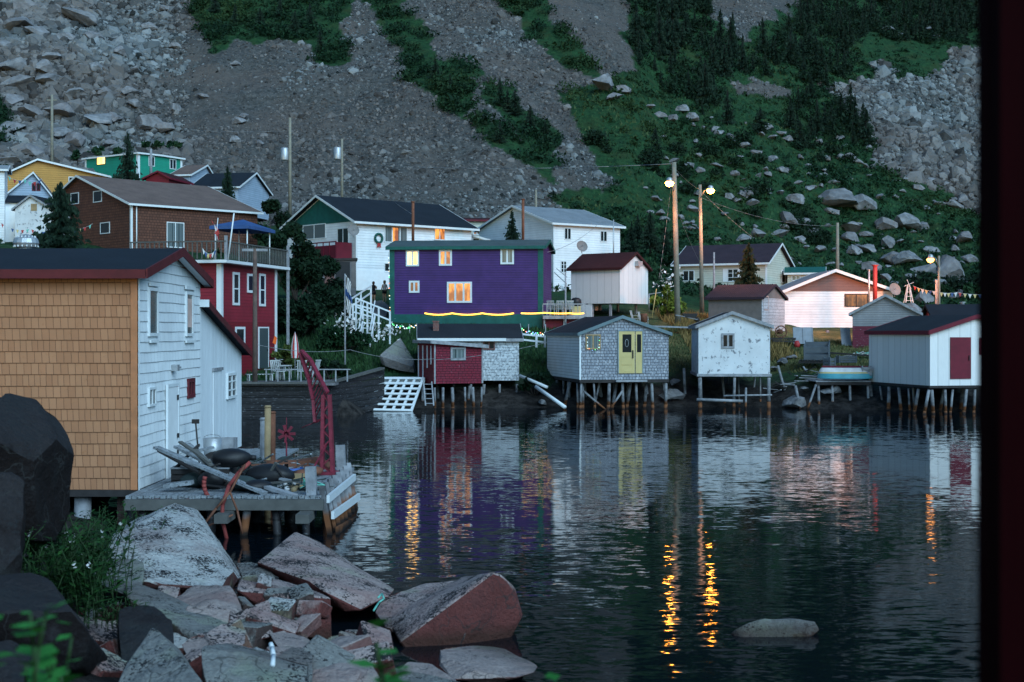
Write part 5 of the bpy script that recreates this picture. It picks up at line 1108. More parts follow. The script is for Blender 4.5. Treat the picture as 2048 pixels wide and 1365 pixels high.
rk([(798,1284,15.25),(985,1146,15.62),(1002,1151,15.66),(1012,1180,15.72),(1030,1176,15.85),(1046,1232,15.8),(1008,1277,15.78),(925,1294,15.45),(812,1300,15.25),(925,1153,17.2),(775,1238,16.2),(1012,1240,17),(900,1340,15.3),(1000,1320,15.7)], 'rockB', 'long tilted block with a red broken face pointing up right out of the water', 5, .05, .008)
rk([(860,1302,13.9),(925,1290,14.7),(1000,1295,14.9),(1075,1332,13.9),(1068,1345,13.4),(1030,1356,13.1),(950,1342,13.1),(870,1330,13.5),(900,1360,13),(1000,1370,13.2)], 'rockE', 'flat cracked rock just above the water at the bottom centre', 6, .05, .02)
rk([(1462,1268,15.85),(1498,1248,15.9),(1530,1240,15.95),(1575,1238,16),(1640,1244,15.9),(1644,1256,15.85),(1560,1276,15.75),(1480,1278,15.75),(1540,1330,15.6),(1500,1300,16.4),(1600,1300,16.4)], 'rockD', 'lone low rock breaking the dark water at the lower right', 7, .05, .02)
rk([(238,1172,14),(262,1163,14.4),(320,1182,14.4),(505,1275,12.7),(500,1300,12.3),(440,1290,12.2),(350,1256,12.6),(242,1205,13.5),(300,1290,13)], 'rockD', 'long grey ledge sloping down to the right below the largest boulder', 8, .06, .02)
rk([(325,1202,14.4),(395,1166,15.2),(440,1160,15.2),(472,1176,14.8),(478,1240,13.9),(462,1252,13.5),(400,1225,13.6),(440,1270,14.2),(340,1225,14.6)], 'rockE', 'rounded pinkish boulder between the ledge and the largest boulder', 9, .08, .05)
rk([(172,1122,15.2),(230,1112,15.6),(282,1128,15.2),(290,1180,14.2),(262,1196,13.9),(182,1160,14.4),(230,1210,14.8)], 'rockD', 'grey rock beside the weeds left of the largest boulder', 10, .06, .04)
rk([(302,1254,10.6),(318,1262,10.5),(410,1372,9.6),(330,1400,9.6),(232,1370,9.9),(250,1330,10.1),(360,1300,11.5),(330,1400,11)], 'rockD', 'pointed pyramid-shaped grey rock at the bottom', 11, .04, .01)
rk([(405,1300,10.6),(420,1288,11),(500,1300,11.3),(548,1318,11),(620,1330,10.7),(622,1395,10.3),(520,1420,10),(402,1400,10),(470,1290,11.6),(560,1400,11)], 'rockD', 'square greenish block right of the pyramid-shaped rock', 12, .05, .03)
rk([(560,1300,11.2),(585,1292,11.5),(622,1312,11.2),(626,1375,10.6),(560,1380,10.5),(548,1330,10.9)], 'rockD', 'small grey block leaning on the square greenish block', 13, .05, .03)
rk([(362,1290,11.8),(385,1268,12),(420,1262,12),(425,1310,11.5),(380,1325,11.4),(400,1330,12)], 'rockE', 'small rounded rock left of the pinkish triangular one', 14, .06, .04)
rk([(410,1268,12),(448,1246,12.2),(492,1262,12.2),(490,1290,11.8),(430,1305,11.6),(450,1310,12)], 'rockB', 'pinkish wedge at the foot of the long ledge', 15, .05, .03)
rk([(492,1262,13.2),(510,1228,13.4),(545,1258,13.2),(548,1272,13),(500,1282,12.8),(520,1290,13.3)], 'rockP' if 'rockP' in T else 'rockB', 'small red triangular rock in the middle of the rocks', 16, .03, .02)
rk([(490,1218,14.4),(560,1208,15),(618,1222,14.6),(626,1258,14),(560,1268,13.6),(500,1240,13.9),(560,1280,14.4)], 'rockD', 'flat grey slab below the reddish block', 17, .05, .03)
rk([(540,1268,12.9),(580,1258,13.3),(626,1272,13),(630,1300,12.5),(560,1300,12.4),(590,1320,12.9)], 'rockE', 'pale smooth stone right of the red triangular rock', 18, .06, .03)
rk([(634,1290,12.8),(655,1270,13.2),(710,1270,13.2),(745,1305,12.8),(750,1325,12.5),(690,1332,12.3),(640,1310,12.4),(690,1345,12.9)], 'rockE', 'rounded pale boulder with a string across it', 19, .09, .03)
rk([(562,1300,11.9),(620,1290,12.2),(690,1310,11.9),(720,1345,11.2),(700,1400,10.8),(600,1395,10.8),(560,1340,11.3)], 'rockE', 'long smooth pale boulder at the bottom edge', 20, .09, .02)
rk([(655,1330,11.4),(690,1312,11.9),(745,1322,11.8),(762,1350,11.3),(750,1400,10.9),(670,1400,10.8)], 'rockE', 'rounded pink-grey boulder at the bottom edge beside the long smooth one', 21, .08, .03)
rk([(793,1342,12.4),(820,1322,12.9),(870,1330,12.8),(920,1360,12.2),(900,1400,11.7),(800,1400,11.6)], 'rockE', 'low rounded boulder at the bottom left of the flat cracked rock', 22, .08, .03)
rk([(760,1345,11.9),(790,1332,12.1),(830,1360,11.8),(960,1375,11.4),(900,1420,11),(750,1420,11)], 'rockD', 'dark speckled stone at the bottom behind the big leaf', 23, .06, .03)
rk([(474,1128,17.4),(500,1122,17.6),(545,1145,17.2),(548,1162,16.8),(490,1162,16.8),(520,1175,17.2)], 'rockD', 'small greenish rock behind the gap between the two big boulders', 24, .05, .03)
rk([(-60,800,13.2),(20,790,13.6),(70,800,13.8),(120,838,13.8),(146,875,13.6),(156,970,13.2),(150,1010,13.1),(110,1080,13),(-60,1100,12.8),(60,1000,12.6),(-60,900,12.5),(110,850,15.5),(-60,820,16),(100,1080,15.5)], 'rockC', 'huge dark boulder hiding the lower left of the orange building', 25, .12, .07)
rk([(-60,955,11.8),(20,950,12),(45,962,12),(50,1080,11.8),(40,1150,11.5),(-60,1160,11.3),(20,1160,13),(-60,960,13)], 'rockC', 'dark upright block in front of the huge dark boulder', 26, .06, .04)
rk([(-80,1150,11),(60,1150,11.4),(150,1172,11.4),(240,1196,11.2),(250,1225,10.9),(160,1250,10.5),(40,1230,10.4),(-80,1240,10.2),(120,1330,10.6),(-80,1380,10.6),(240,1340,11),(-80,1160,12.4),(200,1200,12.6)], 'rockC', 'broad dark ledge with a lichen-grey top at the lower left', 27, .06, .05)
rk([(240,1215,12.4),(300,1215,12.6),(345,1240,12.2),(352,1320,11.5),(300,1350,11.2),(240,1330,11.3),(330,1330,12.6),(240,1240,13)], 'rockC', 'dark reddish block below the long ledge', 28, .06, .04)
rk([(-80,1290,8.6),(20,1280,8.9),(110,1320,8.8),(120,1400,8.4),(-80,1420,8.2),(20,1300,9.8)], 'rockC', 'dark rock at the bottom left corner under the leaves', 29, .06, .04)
rr = random.Random(31)
for i in range(64):                                   # angular blocks wedged between the big boulders
    x = rr.uniform(170, 790); y = rr.uniform(1150, 1362)
    if x < 330 and y < 1215: continue
    if x > 640 and y < 1270: continue
    Yn = 16.3-(y-1140)/225*5.4; c = P(x, y, Yn); s = rr.uniform(.10, .26)*(.7+.5*(y-1150)/200); az = rr.uniform(0, 3.14); tl = rr.uniform(-.5, .5); pts = []
    Rm = Matrix.Rotation(az, 3, 'Z') @ Matrix.Rotation(tl, 3, 'X') @ Matrix.Rotation(rr.uniform(-.4, .4), 3, 'Y'); q = (rr.uniform(.8, 1.5), rr.uniform(.6, 1), rr.uniform(.45, .85))
    for a in (-1, 1):
        for b in (-1, 1):
            for d in (-1, 1): pts.append(c+Rm @ Vector((a*q[0]*rr.uniform(.75, 1.1), b*q[1]*rr.uniform(.75, 1.1), d*q[2]*rr.uniform(.75, 1.1)))*s)
    hull_rock('boulder', pts, T[rr.choice(['rockD', 'rockE', 'rockB', 'rockA', 'rockB'])], 'angular block wedged among the shore boulders', 'angular blocks among the shore boulders', .03, 200+i, amp=.01)
rr = random.Random(12)
for i in range(46):                                   # loose cobbles in the gaps
    x = rr.uniform(200, 760); y = rr.uniform(1140, 1345)
    if x < 300 and y < 1180: continue
    Yn = 16.5-(y-1140)/205*4.9; c = P(x, y, Yn); gzz = gz(c.x, c.y); s = rr.uniform(.05, .17); pts = []
    for j in range(10):
        a = rr.uniform(0, 6.28); b_ = rr.uniform(-.6, 1); q = math.sqrt(1-b_*b_); pts.append(Vector((c.x+s*1.3*math.cos(a)*q, c.y+s*math.sin(a)*q, gzz+.02+s*(.75*b_+.4))))
    hull_rock('cobble', pts, T[rr.choice(['rockD', 'rockE', 'rockB', 'rockE'])], 'loose cobble lying in a gap between the shore boulders', 'cobbles between the shore boulders', .015, i, amp=.01)
rk([(756,700,66),(770,680,67),(800,676,67.5),(822,712,66.5),(840,752,65.5),(760,735,65.2),(800,750,65),(790,700,70)], 'rockG', 'smooth pale boulder on the bank below the white stairs', 41, .25, .05)
for i, (x, y, Yn, s, lab) in enumerate([(1345,765,64.5,24,'grey boulder at the waterline behind the yellow door shed'),(1350,742,66,16,'small boulder above the waterline left of the weathered white shed'),(1590,795,63,26,'pale boulder in the water right of the weathered white shed'),(1610,770,64,14,'stone behind the leaning pale stake'),(1665,785,63.5,26,'low boulder in the shade of the plank platform'),(1085,775,64,12,'small stone on the muddy shore by the white pipe'),(700,748,60,14,'grey stone behind the rising wharf end'),(1655,715,69,10,'stone beside the wood debris'),(1565,705,70,14,'rubble stone right of the weathered white shed'),(1548,722,69,12,'lower rubble stone right of the weathered white shed'),(1585,692,71,12,'upper rubble stone below the grey sheet'),(1655,668,86,7,'stone at the foot of the bungalow wall'),(1690,668,86,6,'small stone at the foot of the bungalow, to the right'),(1275,640,80,6,'stone under the small white shed')]):
    p = P(x, y, Yn); s_ = s/F*p.y; o = protoB[i % 6].copy(); COL.objects.link(o); p.z = gz(p.x, p.y)+s_*.2; o.location = p; o.scale = (s_*1.2, s_, s_*.9); o.rotation_euler = (0, 0, i); o.name = 'boulder'
    for k in ('group',):
        if k in o: del o[k]
    tag(o, lab, 'boulder')
for i, (x, y, s) in enumerate([(1818,575,24),(1775,590,22),(1850,590,20),(1900,588,20),(1930,598,18),(1800,605,16)]):
    p = P(x, y, 98-i*.3); s_ = s/F*p.y; o = protoB[(i+2) % 6].copy(); COL.objects.link(o); p.z = gz(p.x, p.y); o.location = p; o.scale = (s_*1.25, s_, s_*1.1); o.rotation_euler = (0, 0, i*2); tag(o, 'large lamp-lit boulder behind the bungalow and the dark roof', 'boulder', 'lamp-lit boulders behind the bungalow')
# stick and strings on the rocks
m_ = MB(); p = P(545, 1332, 10.2); q = P(544, 1292, 10.5); m_.path([p-p, (q-p)*.5+Vector((.01, 0, 0)), (q-p)*.9, (q-p)+Vector((-.01, 0, .02))], .022); o = m_.build('driftwood_stick', T['trimw'], None, p); tag(o, 'short white driftwood stick upright on the bottom rocks', 'stick')
m_ = MB(); pts = [P(634, 1288, 12.35), P(650, 1291, 12.3), P(672, 1303, 12.15), P(700, 1313, 12.1), P(738, 1300, 12.3), P(762, 1292, 12.6)]; p = pts[0]; m_.path([a-p for a in pts], .008, 4); o = m_.build('string', T['trimw'], None, p); tag(o, 'thin pale string lying across the rounded boulder', 'string')
m_ = MB(); pts = [P(747, 1222, 16), P(758, 1205, 16.2), P(768, 1198, 16.3), P(764, 1188, 16.5), P(756, 1196, 16.3)]; p = pts[0]; m_.path([a-p for a in pts], .014, 5); o = m_.build('rope', T['ropegreen'] if 'ropegreen' in T else T['green_t'], None, p); tag(o, 'green and white rope tied between the tilted slab and wedge rock', 'rope')

# ------------------------------------------------------------------ foreground plants
def stems(name, label, c, n, w, d, h, mat, leaf, flowers=0, seed=1, group=None, lean=.25, cat='weeds', kind=None, z=None, bl=(3, 1.0)):
    rr = np.random.default_rng(seed); V = []; Fc = []; rn = []; tb = MB(); FV = []; FF = []
    for i in range(n):
        x, y = rr.uniform(-w, w), rr.uniform(-d, d); hh = h*rr.uniform(.55, 1.1); lx, ly = rr.normal(0, lean, 2)*hh
        z0 = gz(c[0]+x, c[1]+y)-c[2] if z is None else z; pts = [Vector((x+lx*f*f, y+ly*f*f, z0-.05+hh*f)) for f in (0, .35, .7, 1)]
        tb.path(pts, .006, 3); r0 = rr.random()
        for k in range(int(hh/leaf*bl[0])):
            f = rr.uniform(.12, 1); p = Vector((x+lx*f*f, y+ly*f*f, z0+hh*f)); a = rr.uniform(0, 6.28); L_ = leaf*rr.uniform(.6, 1.3)*(1.15-.5*f); dz = rr.uniform(-.1, .6)*L_
            u = Vector((math.cos(a), math.sin(a), 0)); sd = Vector((-u.y, u.x, 0))*L_*.2*bl[1]; n0 = len(V)
            V += [p, p+u*L_*.5+sd+Vector((0, 0, dz*.7)), p+u*L_+Vector((0, 0, dz)), p+u*L_*.5-sd+Vector((0, 0, dz*.6))]; Fc.append((n0, n0+1, n0+2, n0+3)); rn += [.5*r0+.5*rr.random()]*4
        if flowers and rr.random() < flowers:
            for k in range(5):
                p = Vector((x+lx, y+ly, z0+hh-k*.012))+Vector(rr.normal(0, .012, 3)); n0 = len(FV); u = Vector(rr.normal(0, .012, 3)); v = Vector(rr.normal(0, .012, 3)); FV += [p-u, p+v, p+u, p-v]; FF.append((n0, n0+1, n0+2, n0+3))
    t = thing(name, label, cat, c, 0, group); tb.build('stems', T['weedstem'] if 'weedstem' in T else T['leafd'], t)
    npmesh('leaves', np.array([tuple(v) for v in V]), np.array(Fc), T[mat], np.array(rn), t)
    if FV: npmesh('flowers', np.array([tuple(v) for v in FV]), np.array(FF), T['flower'], np.full(len(FV), .5), t)
    if kind: t['kind'] = kind
    return t
c = P(90, 1150, 13.2); stems('flowering_weeds', 'tall leafy weeds with small white flowers in front of the dark boulder', (c.x, c.y, 1.15), 170, .8, .9, .85, 'weed', .13, .08, 3, z=-.1)
c = P(190, 1150, 15.5); stems('flowering_weeds', 'dark green weeds spilling over rocks left of the largest boulder', (c.x, c.y, .75), 90, .45, .9, .8, 'weed', .13, .05, 4, z=-.15)
c = P(140, 1060, 18.5); stems('flowering_weeds', 'weeds growing among the posts under the orange building', (c.x, c.y, .6), 110, 1.4, 1.1, .9, 'weed', .13, .04, 5, z=-.2)
c = P(225, 1235, 12.6); stems('flowering_weeds', 'small green tufts hanging over the dark ledge', (c.x, c.y, 1.05), 26, .35, .3, .3, 'weed', .1, .0, 6, z=-.1)
def bigleaf(px, py, Yn, h, n, leaf, label, seed, w=.05, z0=None):
    c = P(px, py, Yn); return stems('leafy_plant', label, c, n, w, w, h, 'weed2' if 'weed2' in T else 'weed', leaf, 0, seed, z=0, lean=.12, cat='plant', bl=(2.2, 2.6))
bigleaf(772, 1450, 3.6, .30, 2, .10, 'out of focus leafy stem close to the lens at the bottom centre', 7, .02)
bigleaf(110, 1420, 3.8, .26, 5, .10, 'out of focus bright green leaves at the bottom left', 8, .12)
bigleaf(10, 1420, 3.2, .36, 7, .08, 'blurred green stems at the bottom left corner', 9, .12)
bigleaf(1092, 1420, 3.8, .11, 3, .06, 'small blurred green sprig at the bottom edge right of centre', 10, .03)
# ------------------------------------------------------------------ dark red shed corner beside the camera
xn, yn_ = (1956-CX)/F*2.6, 2.6
nw = thing('shed_corner', 'very dark red board wall corner standing close at the right edge', 'building', (xn, yn_, 1.6)); m_ = MB(); a = .42
for i in range(9):
    m_.prism([(.1+i*.16, -.09-i*.16*a, -.2), (.255+i*.16, -.09-(i+.97)*.16*a, -.2), (.255+i*.16, -.03-(i+.97)*.16*a, -.2), (.1+i*.16, -.03-i*.16*a, -.2)], (0, 0, 5))
m_.build('wall', T['nearwall'], nw); m_ = MB(); m_.box(0, .1, -.12, 0, -.2, 4.8); m_.build('corner_board', T['nearwall'], nw)

# ------------------------------------------------------------------ trees and bushes of the village
def S_(px, py, Yn, hpx, wpx, label, seed, mat='needle', tiers=26, group=None, gap=0.):
    p = P(px, py, Yn); k = p.y/F; return spruce(p, hpx*k, wpx*k, label, group, tiers, 8, seed, mat, gap)
S_(120, 505, 80, 142, 62, 'large dark spruce in front of the brown house', 21, tiers=30)
S_(255, 372, 112, 110, 28, 'slim dark spruce in front of the green house', 22, gap=.35)
S_(1024, 485, 94, 66, 17, 'small neat spruce against the tall white house', 23)
S_(1497, 575, 86, 92, 33, 'brown-green spruce lit by the street lamp before the cream house', 24, 'needlel')
S_(455, 400, 108, 70, 18, 'small spruce above the right end of the brown house roof', 25)
for i, (x, y, hh, w_) in enumerate([(1262,505,62,20),(1300,500,78,22),(1330,510,60,20),(1275,480,50,16)]): S_(x, y, 112+i, hh, w_, 'dark spruce standing right of the tall white house', 26+i, group='spruces right of the tall white house')
def B_(name, label, px, py, Yn, wpx, hpx, n, leaf, mat, seed, nb=14, cat='bush', trunk=None, r=.3, group=None):
    p = P(px, py, Yn); k = p.y/F; p.z = min(p.z, gz(p.x, p.y)+.2); w_ = wpx*k; hh = hpx*k
    bl = blobset(seed, w_, w_*.7, hh, nb, hh*.08, r*min(w_*1.4, hh)); return bushy(name, label, p, bl, n, leaf, mat, group, cat, trunk)
B_('leafy_tree', 'broad dark leafy tree between the brown house and the wreath house', 590, 560, 78, 48, 165, 9000, .13, 'leafd', 1, 22, 'tree', .12, .3)
B_('leafy_tree', 'leafy tree behind the blue canopy, top right of the brown house', 545, 500, 100, 38, 130, 5000, .16, 'leafd', 2, 16, 'tree', .12, .3)
B_('leafy_tree', 'dark leafy tree with gaps left of the reddish shed door', 628, 530, 80, 42, 90, 4500, .12, 'leafd', 3, 14, 'tree', .1)
B_('leafy_tree', 'dark leafy tree at the far left edge behind the roof vent', 5, 520, 70, 40, 80, 3500, .12, 'leafd', 4, 12, 'tree', .1)
B_('bush', 'dark green bush right beside the red building', 600, 660, 68, 42, 85, 6500, .12, 'leafd', 5, 18)
B_('bush', 'large dark bush on the bank below the lean-to shed', 650, 650, 73, 45, 72, 7000, .12, 'leafd', 6, 18)
B_('bush', 'green bush under the white stair railing', 690, 690, 67, 42, 55, 5500, .10, 'leaf', 7, 16)
B_('bush', 'yellow-green bush above the chairs by the red building', 580, 712, 63, 34, 32, 3000, .08, 'leafy2', 8, 12)
B_('bush', 'bright yellow-green plants left of the pale boulder', 730, 745, 62.8, 32, 30, 3500, .07, 'leafy', 9, 14)
B_('bush', 'dark green bush below the yellow-green plants', 660, 745, 61, 34, 32, 3000, .08, 'leafd', 10, 12)
B_('bush', 'dark bush between the grey shed and the yellow door shed', 1068, 750, 65, 26, 52, 3600, .09, 'leafd', 11, 14)
B_('flowering_bush', 'round yellow-green bush with flowers behind the tall lamp pole', 1336, 600, 84, 26, 62, 3500, .09, 'leafy', 12, 14)
B_('bush', 'low bush left of the tall lamp pole', 1318, 612, 88, 16, 30, 900, .1, 'leaf', 13, 8)
for i, (x, y, Yn, w_, hh, s) in enumerate([(760,425,118,60,18,1),(860,425,116,55,20,2),(930,430,117,40,16,3),(640,400,118,40,22,4),(1160,420,122,55,34,5),(1110,400,124,40,26,6),(200,320,136,50,22,7),(330,300,139,40,18,8),(60,330,134,60,20,9),(1590,600,106,30,16,10),(1850,560,108,45,20,11),(1930,560,108,40,22,12),(1230,460,118,40,30,13)]):
    B_('bush', 'low green bush at the foot of the hill behind the houses', x, y, Yn, w_, hh, 1800, .2, 'leaf', 40+i, 14, group='bushes at the foot of the hill')
def grassp(name, label, x0, x1, y0, y1, n, h, mat, w_=.02, kind='stuff', cat='grass', seed=3):
    rr = np.random.default_rng(seed); x = rr.uniform(x0, x1, n); y = rr.uniform(y0, y1, n); z = ground(x, y); hh = h*rr.uniform(.5, 1.2, n); a = rr.uniform(0, 3.14, n); lx = rr.normal(0, .3, n)*hh; ly = rr.normal(0, .3, n)*hh
    B = np.stack([x, y, z-.03], 1); sd = np.stack([np.cos(a)*w_, np.sin(a)*w_, np.zeros(n)], 1); top = B+np.stack([lx, ly, hh], 1)
    kk = z > 1.7; B, sd, top, n = B[kk], sd[kk], top[kk], int(kk.sum())
    V = np.stack([B-sd, B+sd, top], 1).reshape(-1, 3); o = npmesh(name, V, np.arange(3*n).reshape(n, 3), T[mat], np.repeat(rr.random(n), 3)); return tag(o, label, cat, kind=kind)
grassp('lamplit_grass', 'orange-brown dry grass under the street lamps', 10.5, 17, 84, 104, 9000, .55, 'grassy', .04)
grassp('bank_grass', 'short grass covering the banks between the sheds', 7, 27, 76, 92, 16000, .22, 'grassg', .04, seed=4)
grassp('bank_grass', 'rough grass on the bank below the stairs and purple house', -13, 8, 73, 92, 22000, .3, 'leafd2', .05, seed=5)
grassp('shore_weeds', 'low green plants on the slope behind the wharf wall', -16, -8, 70, 80, 6000, .35, 'leafd2', .06, seed=6)
rrn = np.random.default_rng(8)
def flowers(label, px, py, Yn, wpx, hpx, n, s=.05):
    c = P(px, py, Yn); k = c.y/F; q = rrn.normal(size=(n, 3))*np.array([wpx*k*.5, .5, hpx*k*.45]); u = rrn.normal(0, s, (n, 3)); v = rrn.normal(0, s, (n, 3)); V = np.stack([q-u, q+v, q+u, q-v], 1).reshape(-1, 3)
    o = npmesh('white_flowers', V, np.arange(4*n).reshape(n, 4), T['flower'], np.full(4*n, .5)); o.location = c; tag(o, label, 'flowers', kind='stuff')
flowers('white daisies in the bank beside the stairs', 703, 650, 66.5, 34, 28, 160); flowers('white daisies below the stair landing', 765, 662, 67, 28, 22, 110); flowers('white blossoms on the round bush', 1338, 560, 83.2, 30, 26, 60, .06)

# ------------------------------------------------------------------ lights strung on the purple house
T['led'] = emis('yellow_led', (1.0, .50, .06), 1.6)
def sagline(pts, n=6, sag=.05):
    r = []
    for a, b in zip(pts[:-1], pts[1:]):
        for i in range(n): f = i/n; q = a.lerp(b, f); q.z -= sag*4*f*(1-f); r.append(q)
    return r+[pts[-1]]
def mesh_at(name, mb, mat, label, cat, group=None, kind=None):
    A = np.array(mb.v); c = Vector((float(A[:, 0].mean()), float(A[:, 1].mean()), float(A[:, 2].min()))); o = mb.build(name, mat); o.data.transform(Matrix.Translation(-c)); o.location = c; return tag(o, label, cat, group, kind)
hf = PHo; inv = PHo.mi.inverted()
def onwall(px, py, d=.1): u, z = PHo.uz(PHo.A, px, py); return inv @ PHo.A.pt(u, z, d)
m_ = MB(); m_.path(sagline([onwall(x, 627) for x in (850, 905, 965, 1028)], 6, .10), .045, 6); mesh_at('rope_light', m_, T['led'], 'glowing yellow rope light along the purple wall above the green base', 'rope light')
dkY = 76.6
m_ = MB(); m_.path(sagline([P(x, y, dkY) for x, y in ((1042, 627), (1090, 626), (1140, 627), (1168, 627))], 5, .03), .045, 6); mesh_at('rope_light', m_, T['led'], 'glowing yellow rope light along the deck edge right of the purple house', 'rope light')
# deck on the right of the purple house
dk = thing('deck', 'small wooden deck with railing at the right end of the purple house', 'deck', P(1125, 655, 77.4)); b = dk.location
a0 = P(1086, 632, 77)-b; a1 = P(1172, 632, 77)-b
m_ = MB(); m_.box(a0.x, a1.x, 0, 4.2, a0.z-.08, a0.z); m_.build('floor', T['wood'], dk)
m_ = MB(); m_.box(a0.x, a1.x, -.1, -.002, a0.z-.2, a0.z+.02); m_.build('edge_board', T['wood2'], dk)
m_ = MB(); m_.box(a0.x, a1.x, .3, .36, -1.2, a0.z-.1); m_.build('skirt', T['maroon'], dk)
m_ = MB(); m_.box(a0.x, a1.x, -.05, .03, a0.z+.72, a0.z+.8); 
for i in range(12): x = a0.x+(a1.x-a0.x)*i/11; m_.box(x-.025, x+.025, -.03, .0, a0.z+.05, a0.z+.72)
m_.build('railing', T['wood2'], dk)
for x in (a0.x+.1, (a0.x+a1.x)/2, a1.x-.1): m_ = MB(); m_.box(x-.05, x+.05, .1, .2, -1.2, a0.z-.08); m_.build('post', T['wood2'], dk)
def chair(p, rz, label, mat='chairw', group=None):
    t = thing('garden_chair', label, 'chair', p, rz, group)
    for x in (-.24, .24):
        for y in (-.22, .22): m_ = MB(); m_.tube((x, y, 0), (x*.9, y*.9, .42), .025, .025, 5); m_.build('leg', T[mat], t)
    m_ = MB(); m_.box(-.26, .26, -.25, .25, .42, .46); m_.build('seat', T[mat], t)
    m_ = MB()
    for i in range(5): x = -.22+i*.11; m_.beam((x, .24, .47), (x*.9, .36, .95), .06, .02)
    m_.beam((-.25, .355, .95), (.25, .355, .95), .05, .06); m_.build('backrest', T[mat], t)
    for x in (-.29, .29): m_ = MB(); m_.beam((x, -.2, .64), (x, .3, .66), .05, .03); m_.beam((x, -.2, .64), (x*.9, -.22, .44), .03, .03); m_.build('armrest', T[mat], t)
    return t
for i, (x, lab) in enumerate([(1104, 'white plastic chair on the purple house deck, nearest the house'), (1120, 'white plastic chair in the middle of the purple house deck'), (1136, 'white plastic chair on the purple house deck, beside the barbecue')]):
    p = P(x, 632, 78.2); chair(p, R(160+20*i), lab)
bq = thing('barbecue', 'black covered barbecue on the deck beside the small white shed', 'barbecue', P(1152, 632, 78.8)); m_ = MB(); m_.lathe((0, 0, .75), [(.001, -.12), (.3, -.1), (.36, .1), (.34, .3), (.2, .42), (.001, .45)], 12); m_.build('lid', T['black'], bq); m_ = MB(); m_.box(-.75, -.37, -.2, .2, .74, .8); m_.box(.37, .8, -.2, .2, .74, .8); m_.build('side_shelf', T['black'], bq)
m_ = MB(); m_.box(-.3, .3, -.25, .25, .05, .62); m_.build('cabinet', T['yellow'], bq)
o, t = pole(1131, 545, 655, 76.8, .07, 'thin grey pole with a small crossarm in front of the deck', 'wood2'); m_ = MB(); q = P(1108, 545, 76.8)-o.location; q2 = P(1131, 566, 76.8)-o.location; m_.beam(q, q2, .1, .06); m_.beam(q+Vector((.15, 0, .25)), q2+Vector((.1, 0, .35)), .06, .05); m_.build('crossarm', T['wood2'], o)
# fairy lights
cols = [((.25, .5, 1), 'b'), ((1, .25, .12), 'r'), ((.15, 1, .35), 'g'), ((1, .8, .5), 'w'), ((.6, .9, 1), 'c')]
BMAT = [emis('fairy_bulb_'+n, c, .9) for c, n in cols]
bulbs = []
for bm_ in BMAT: q = MB(); q.lathe((0, 0, 0), [(.001, -.035), (.03, -.02), (.035, .01), (.001, .04)], 6); o = q.build('bulb', bm_); bulbs.append(o.data); bpy.data.objects.remove(o)
def fairy(label, pts, n, seed, jit=.08, scale=1.0):
    L_ = sagline(pts, 8, .12); t = thing('string_lights', label, 'string lights', L_[0]); m_ = MB(); m_.path([q-L_[0] for q in L_], .008, 4); m_.build('cable', T['black'], t); rr = random.Random(seed)
    for i in range(n):
        f = (i+rr.random())/n*(len(L_)-1); k = min(int(f), len(L_)-2); p = L_[k].lerp(L_[k+1], f-k)-L_[0]+Vector((0, rr.uniform(-.05, .05), rr.uniform(-jit, jit)))
        o = bpy.data.objects.new('bulb', bulbs[rr.choice([0, 1, 2, 2, 3, 4, 4])]); COL.objects.link(o); o.parent = t; o.location = p; o.scale = (scale,)*3
    return t
FY = 74.0
fairy('coloured fairy lights strung along the fence below the purple house', [P(785, 650, FY), P(835, 652, FY), P(890, 653, FY), P(975, 655, FY), P(1040, 658, FY), P(1092, 668, FY)], 98, 1)
fairy('coloured fairy lights climbing the left corner of the purple house', [onwall(778, 505, .12), onwall(779, 560, .12), onwall(781, 640, .12)], 14, 2)
gi = GSd.mi.inverted()
def gw(px, py, d=.09): u, z = GSd.uz(GSd.A, px, py); return gi @ GSd.A.pt(u, z, d)
fairy('fairy lights inside the window frame of the yellow door shed', [gw(1174, 674), gw(1174, 696), gw(1197, 696), gw(1198, 672)], 14, 3, .02, .6)
# posts and wire fence carrying the lights
fn = thing('wire_fence', 'thin post and wire fence below the purple house', 'fence', P(940, 668, 74)); b = fn.location
for x in range(785, 1095, 34): m_ = MB(); p = P(x, 652, 74.1)-b; g0 = gz(p.x+b.x, p.y+b.y)-b.z; m_.tube((p.x, p.y, g0-.3), (p.x, p.y, p.z+.1), .035, .03, 5); m_.build('post', T['wood2'], fn)
wf2 = thing('white_fence', 'white rail fence between the grey shed and the yellow door shed', 'fence', P(1070, 690, 69)); b = wf2.location
for x in (1073, 1090): m_ = MB(); p = P(x, 668, 69)-b; m_.box(p.x-.06, p.x+.06, p.y-.06, p.y+.06, -.15, p.z); m_.build('post', T['trimw'], wf2)
for y in (672, 683): m_ = MB(); m_.beam(P(1038, y-4, 69)-b, P(1092, y+2, 69)-b, .05, .1); m_.build('rail', T['trimw'], wf2)
m_ = MB(); m_.path([P(1040, 752, 65), P(1094, 775, 63.5)], .09, 8); mesh_at('white_pipe', m_, T['trimw'], 'white drain pipe running down the bank left of the yellow door shed', 'pipe')
m_ = MB(); m_.path([P(1072, 774, 63.5), P(1130, 815, 61.5)], .1, 8); mesh_at('white_pipe', m_, T['trimw'], 'lower white pipe slanting into the water under the yellow door shed', 'pipe')
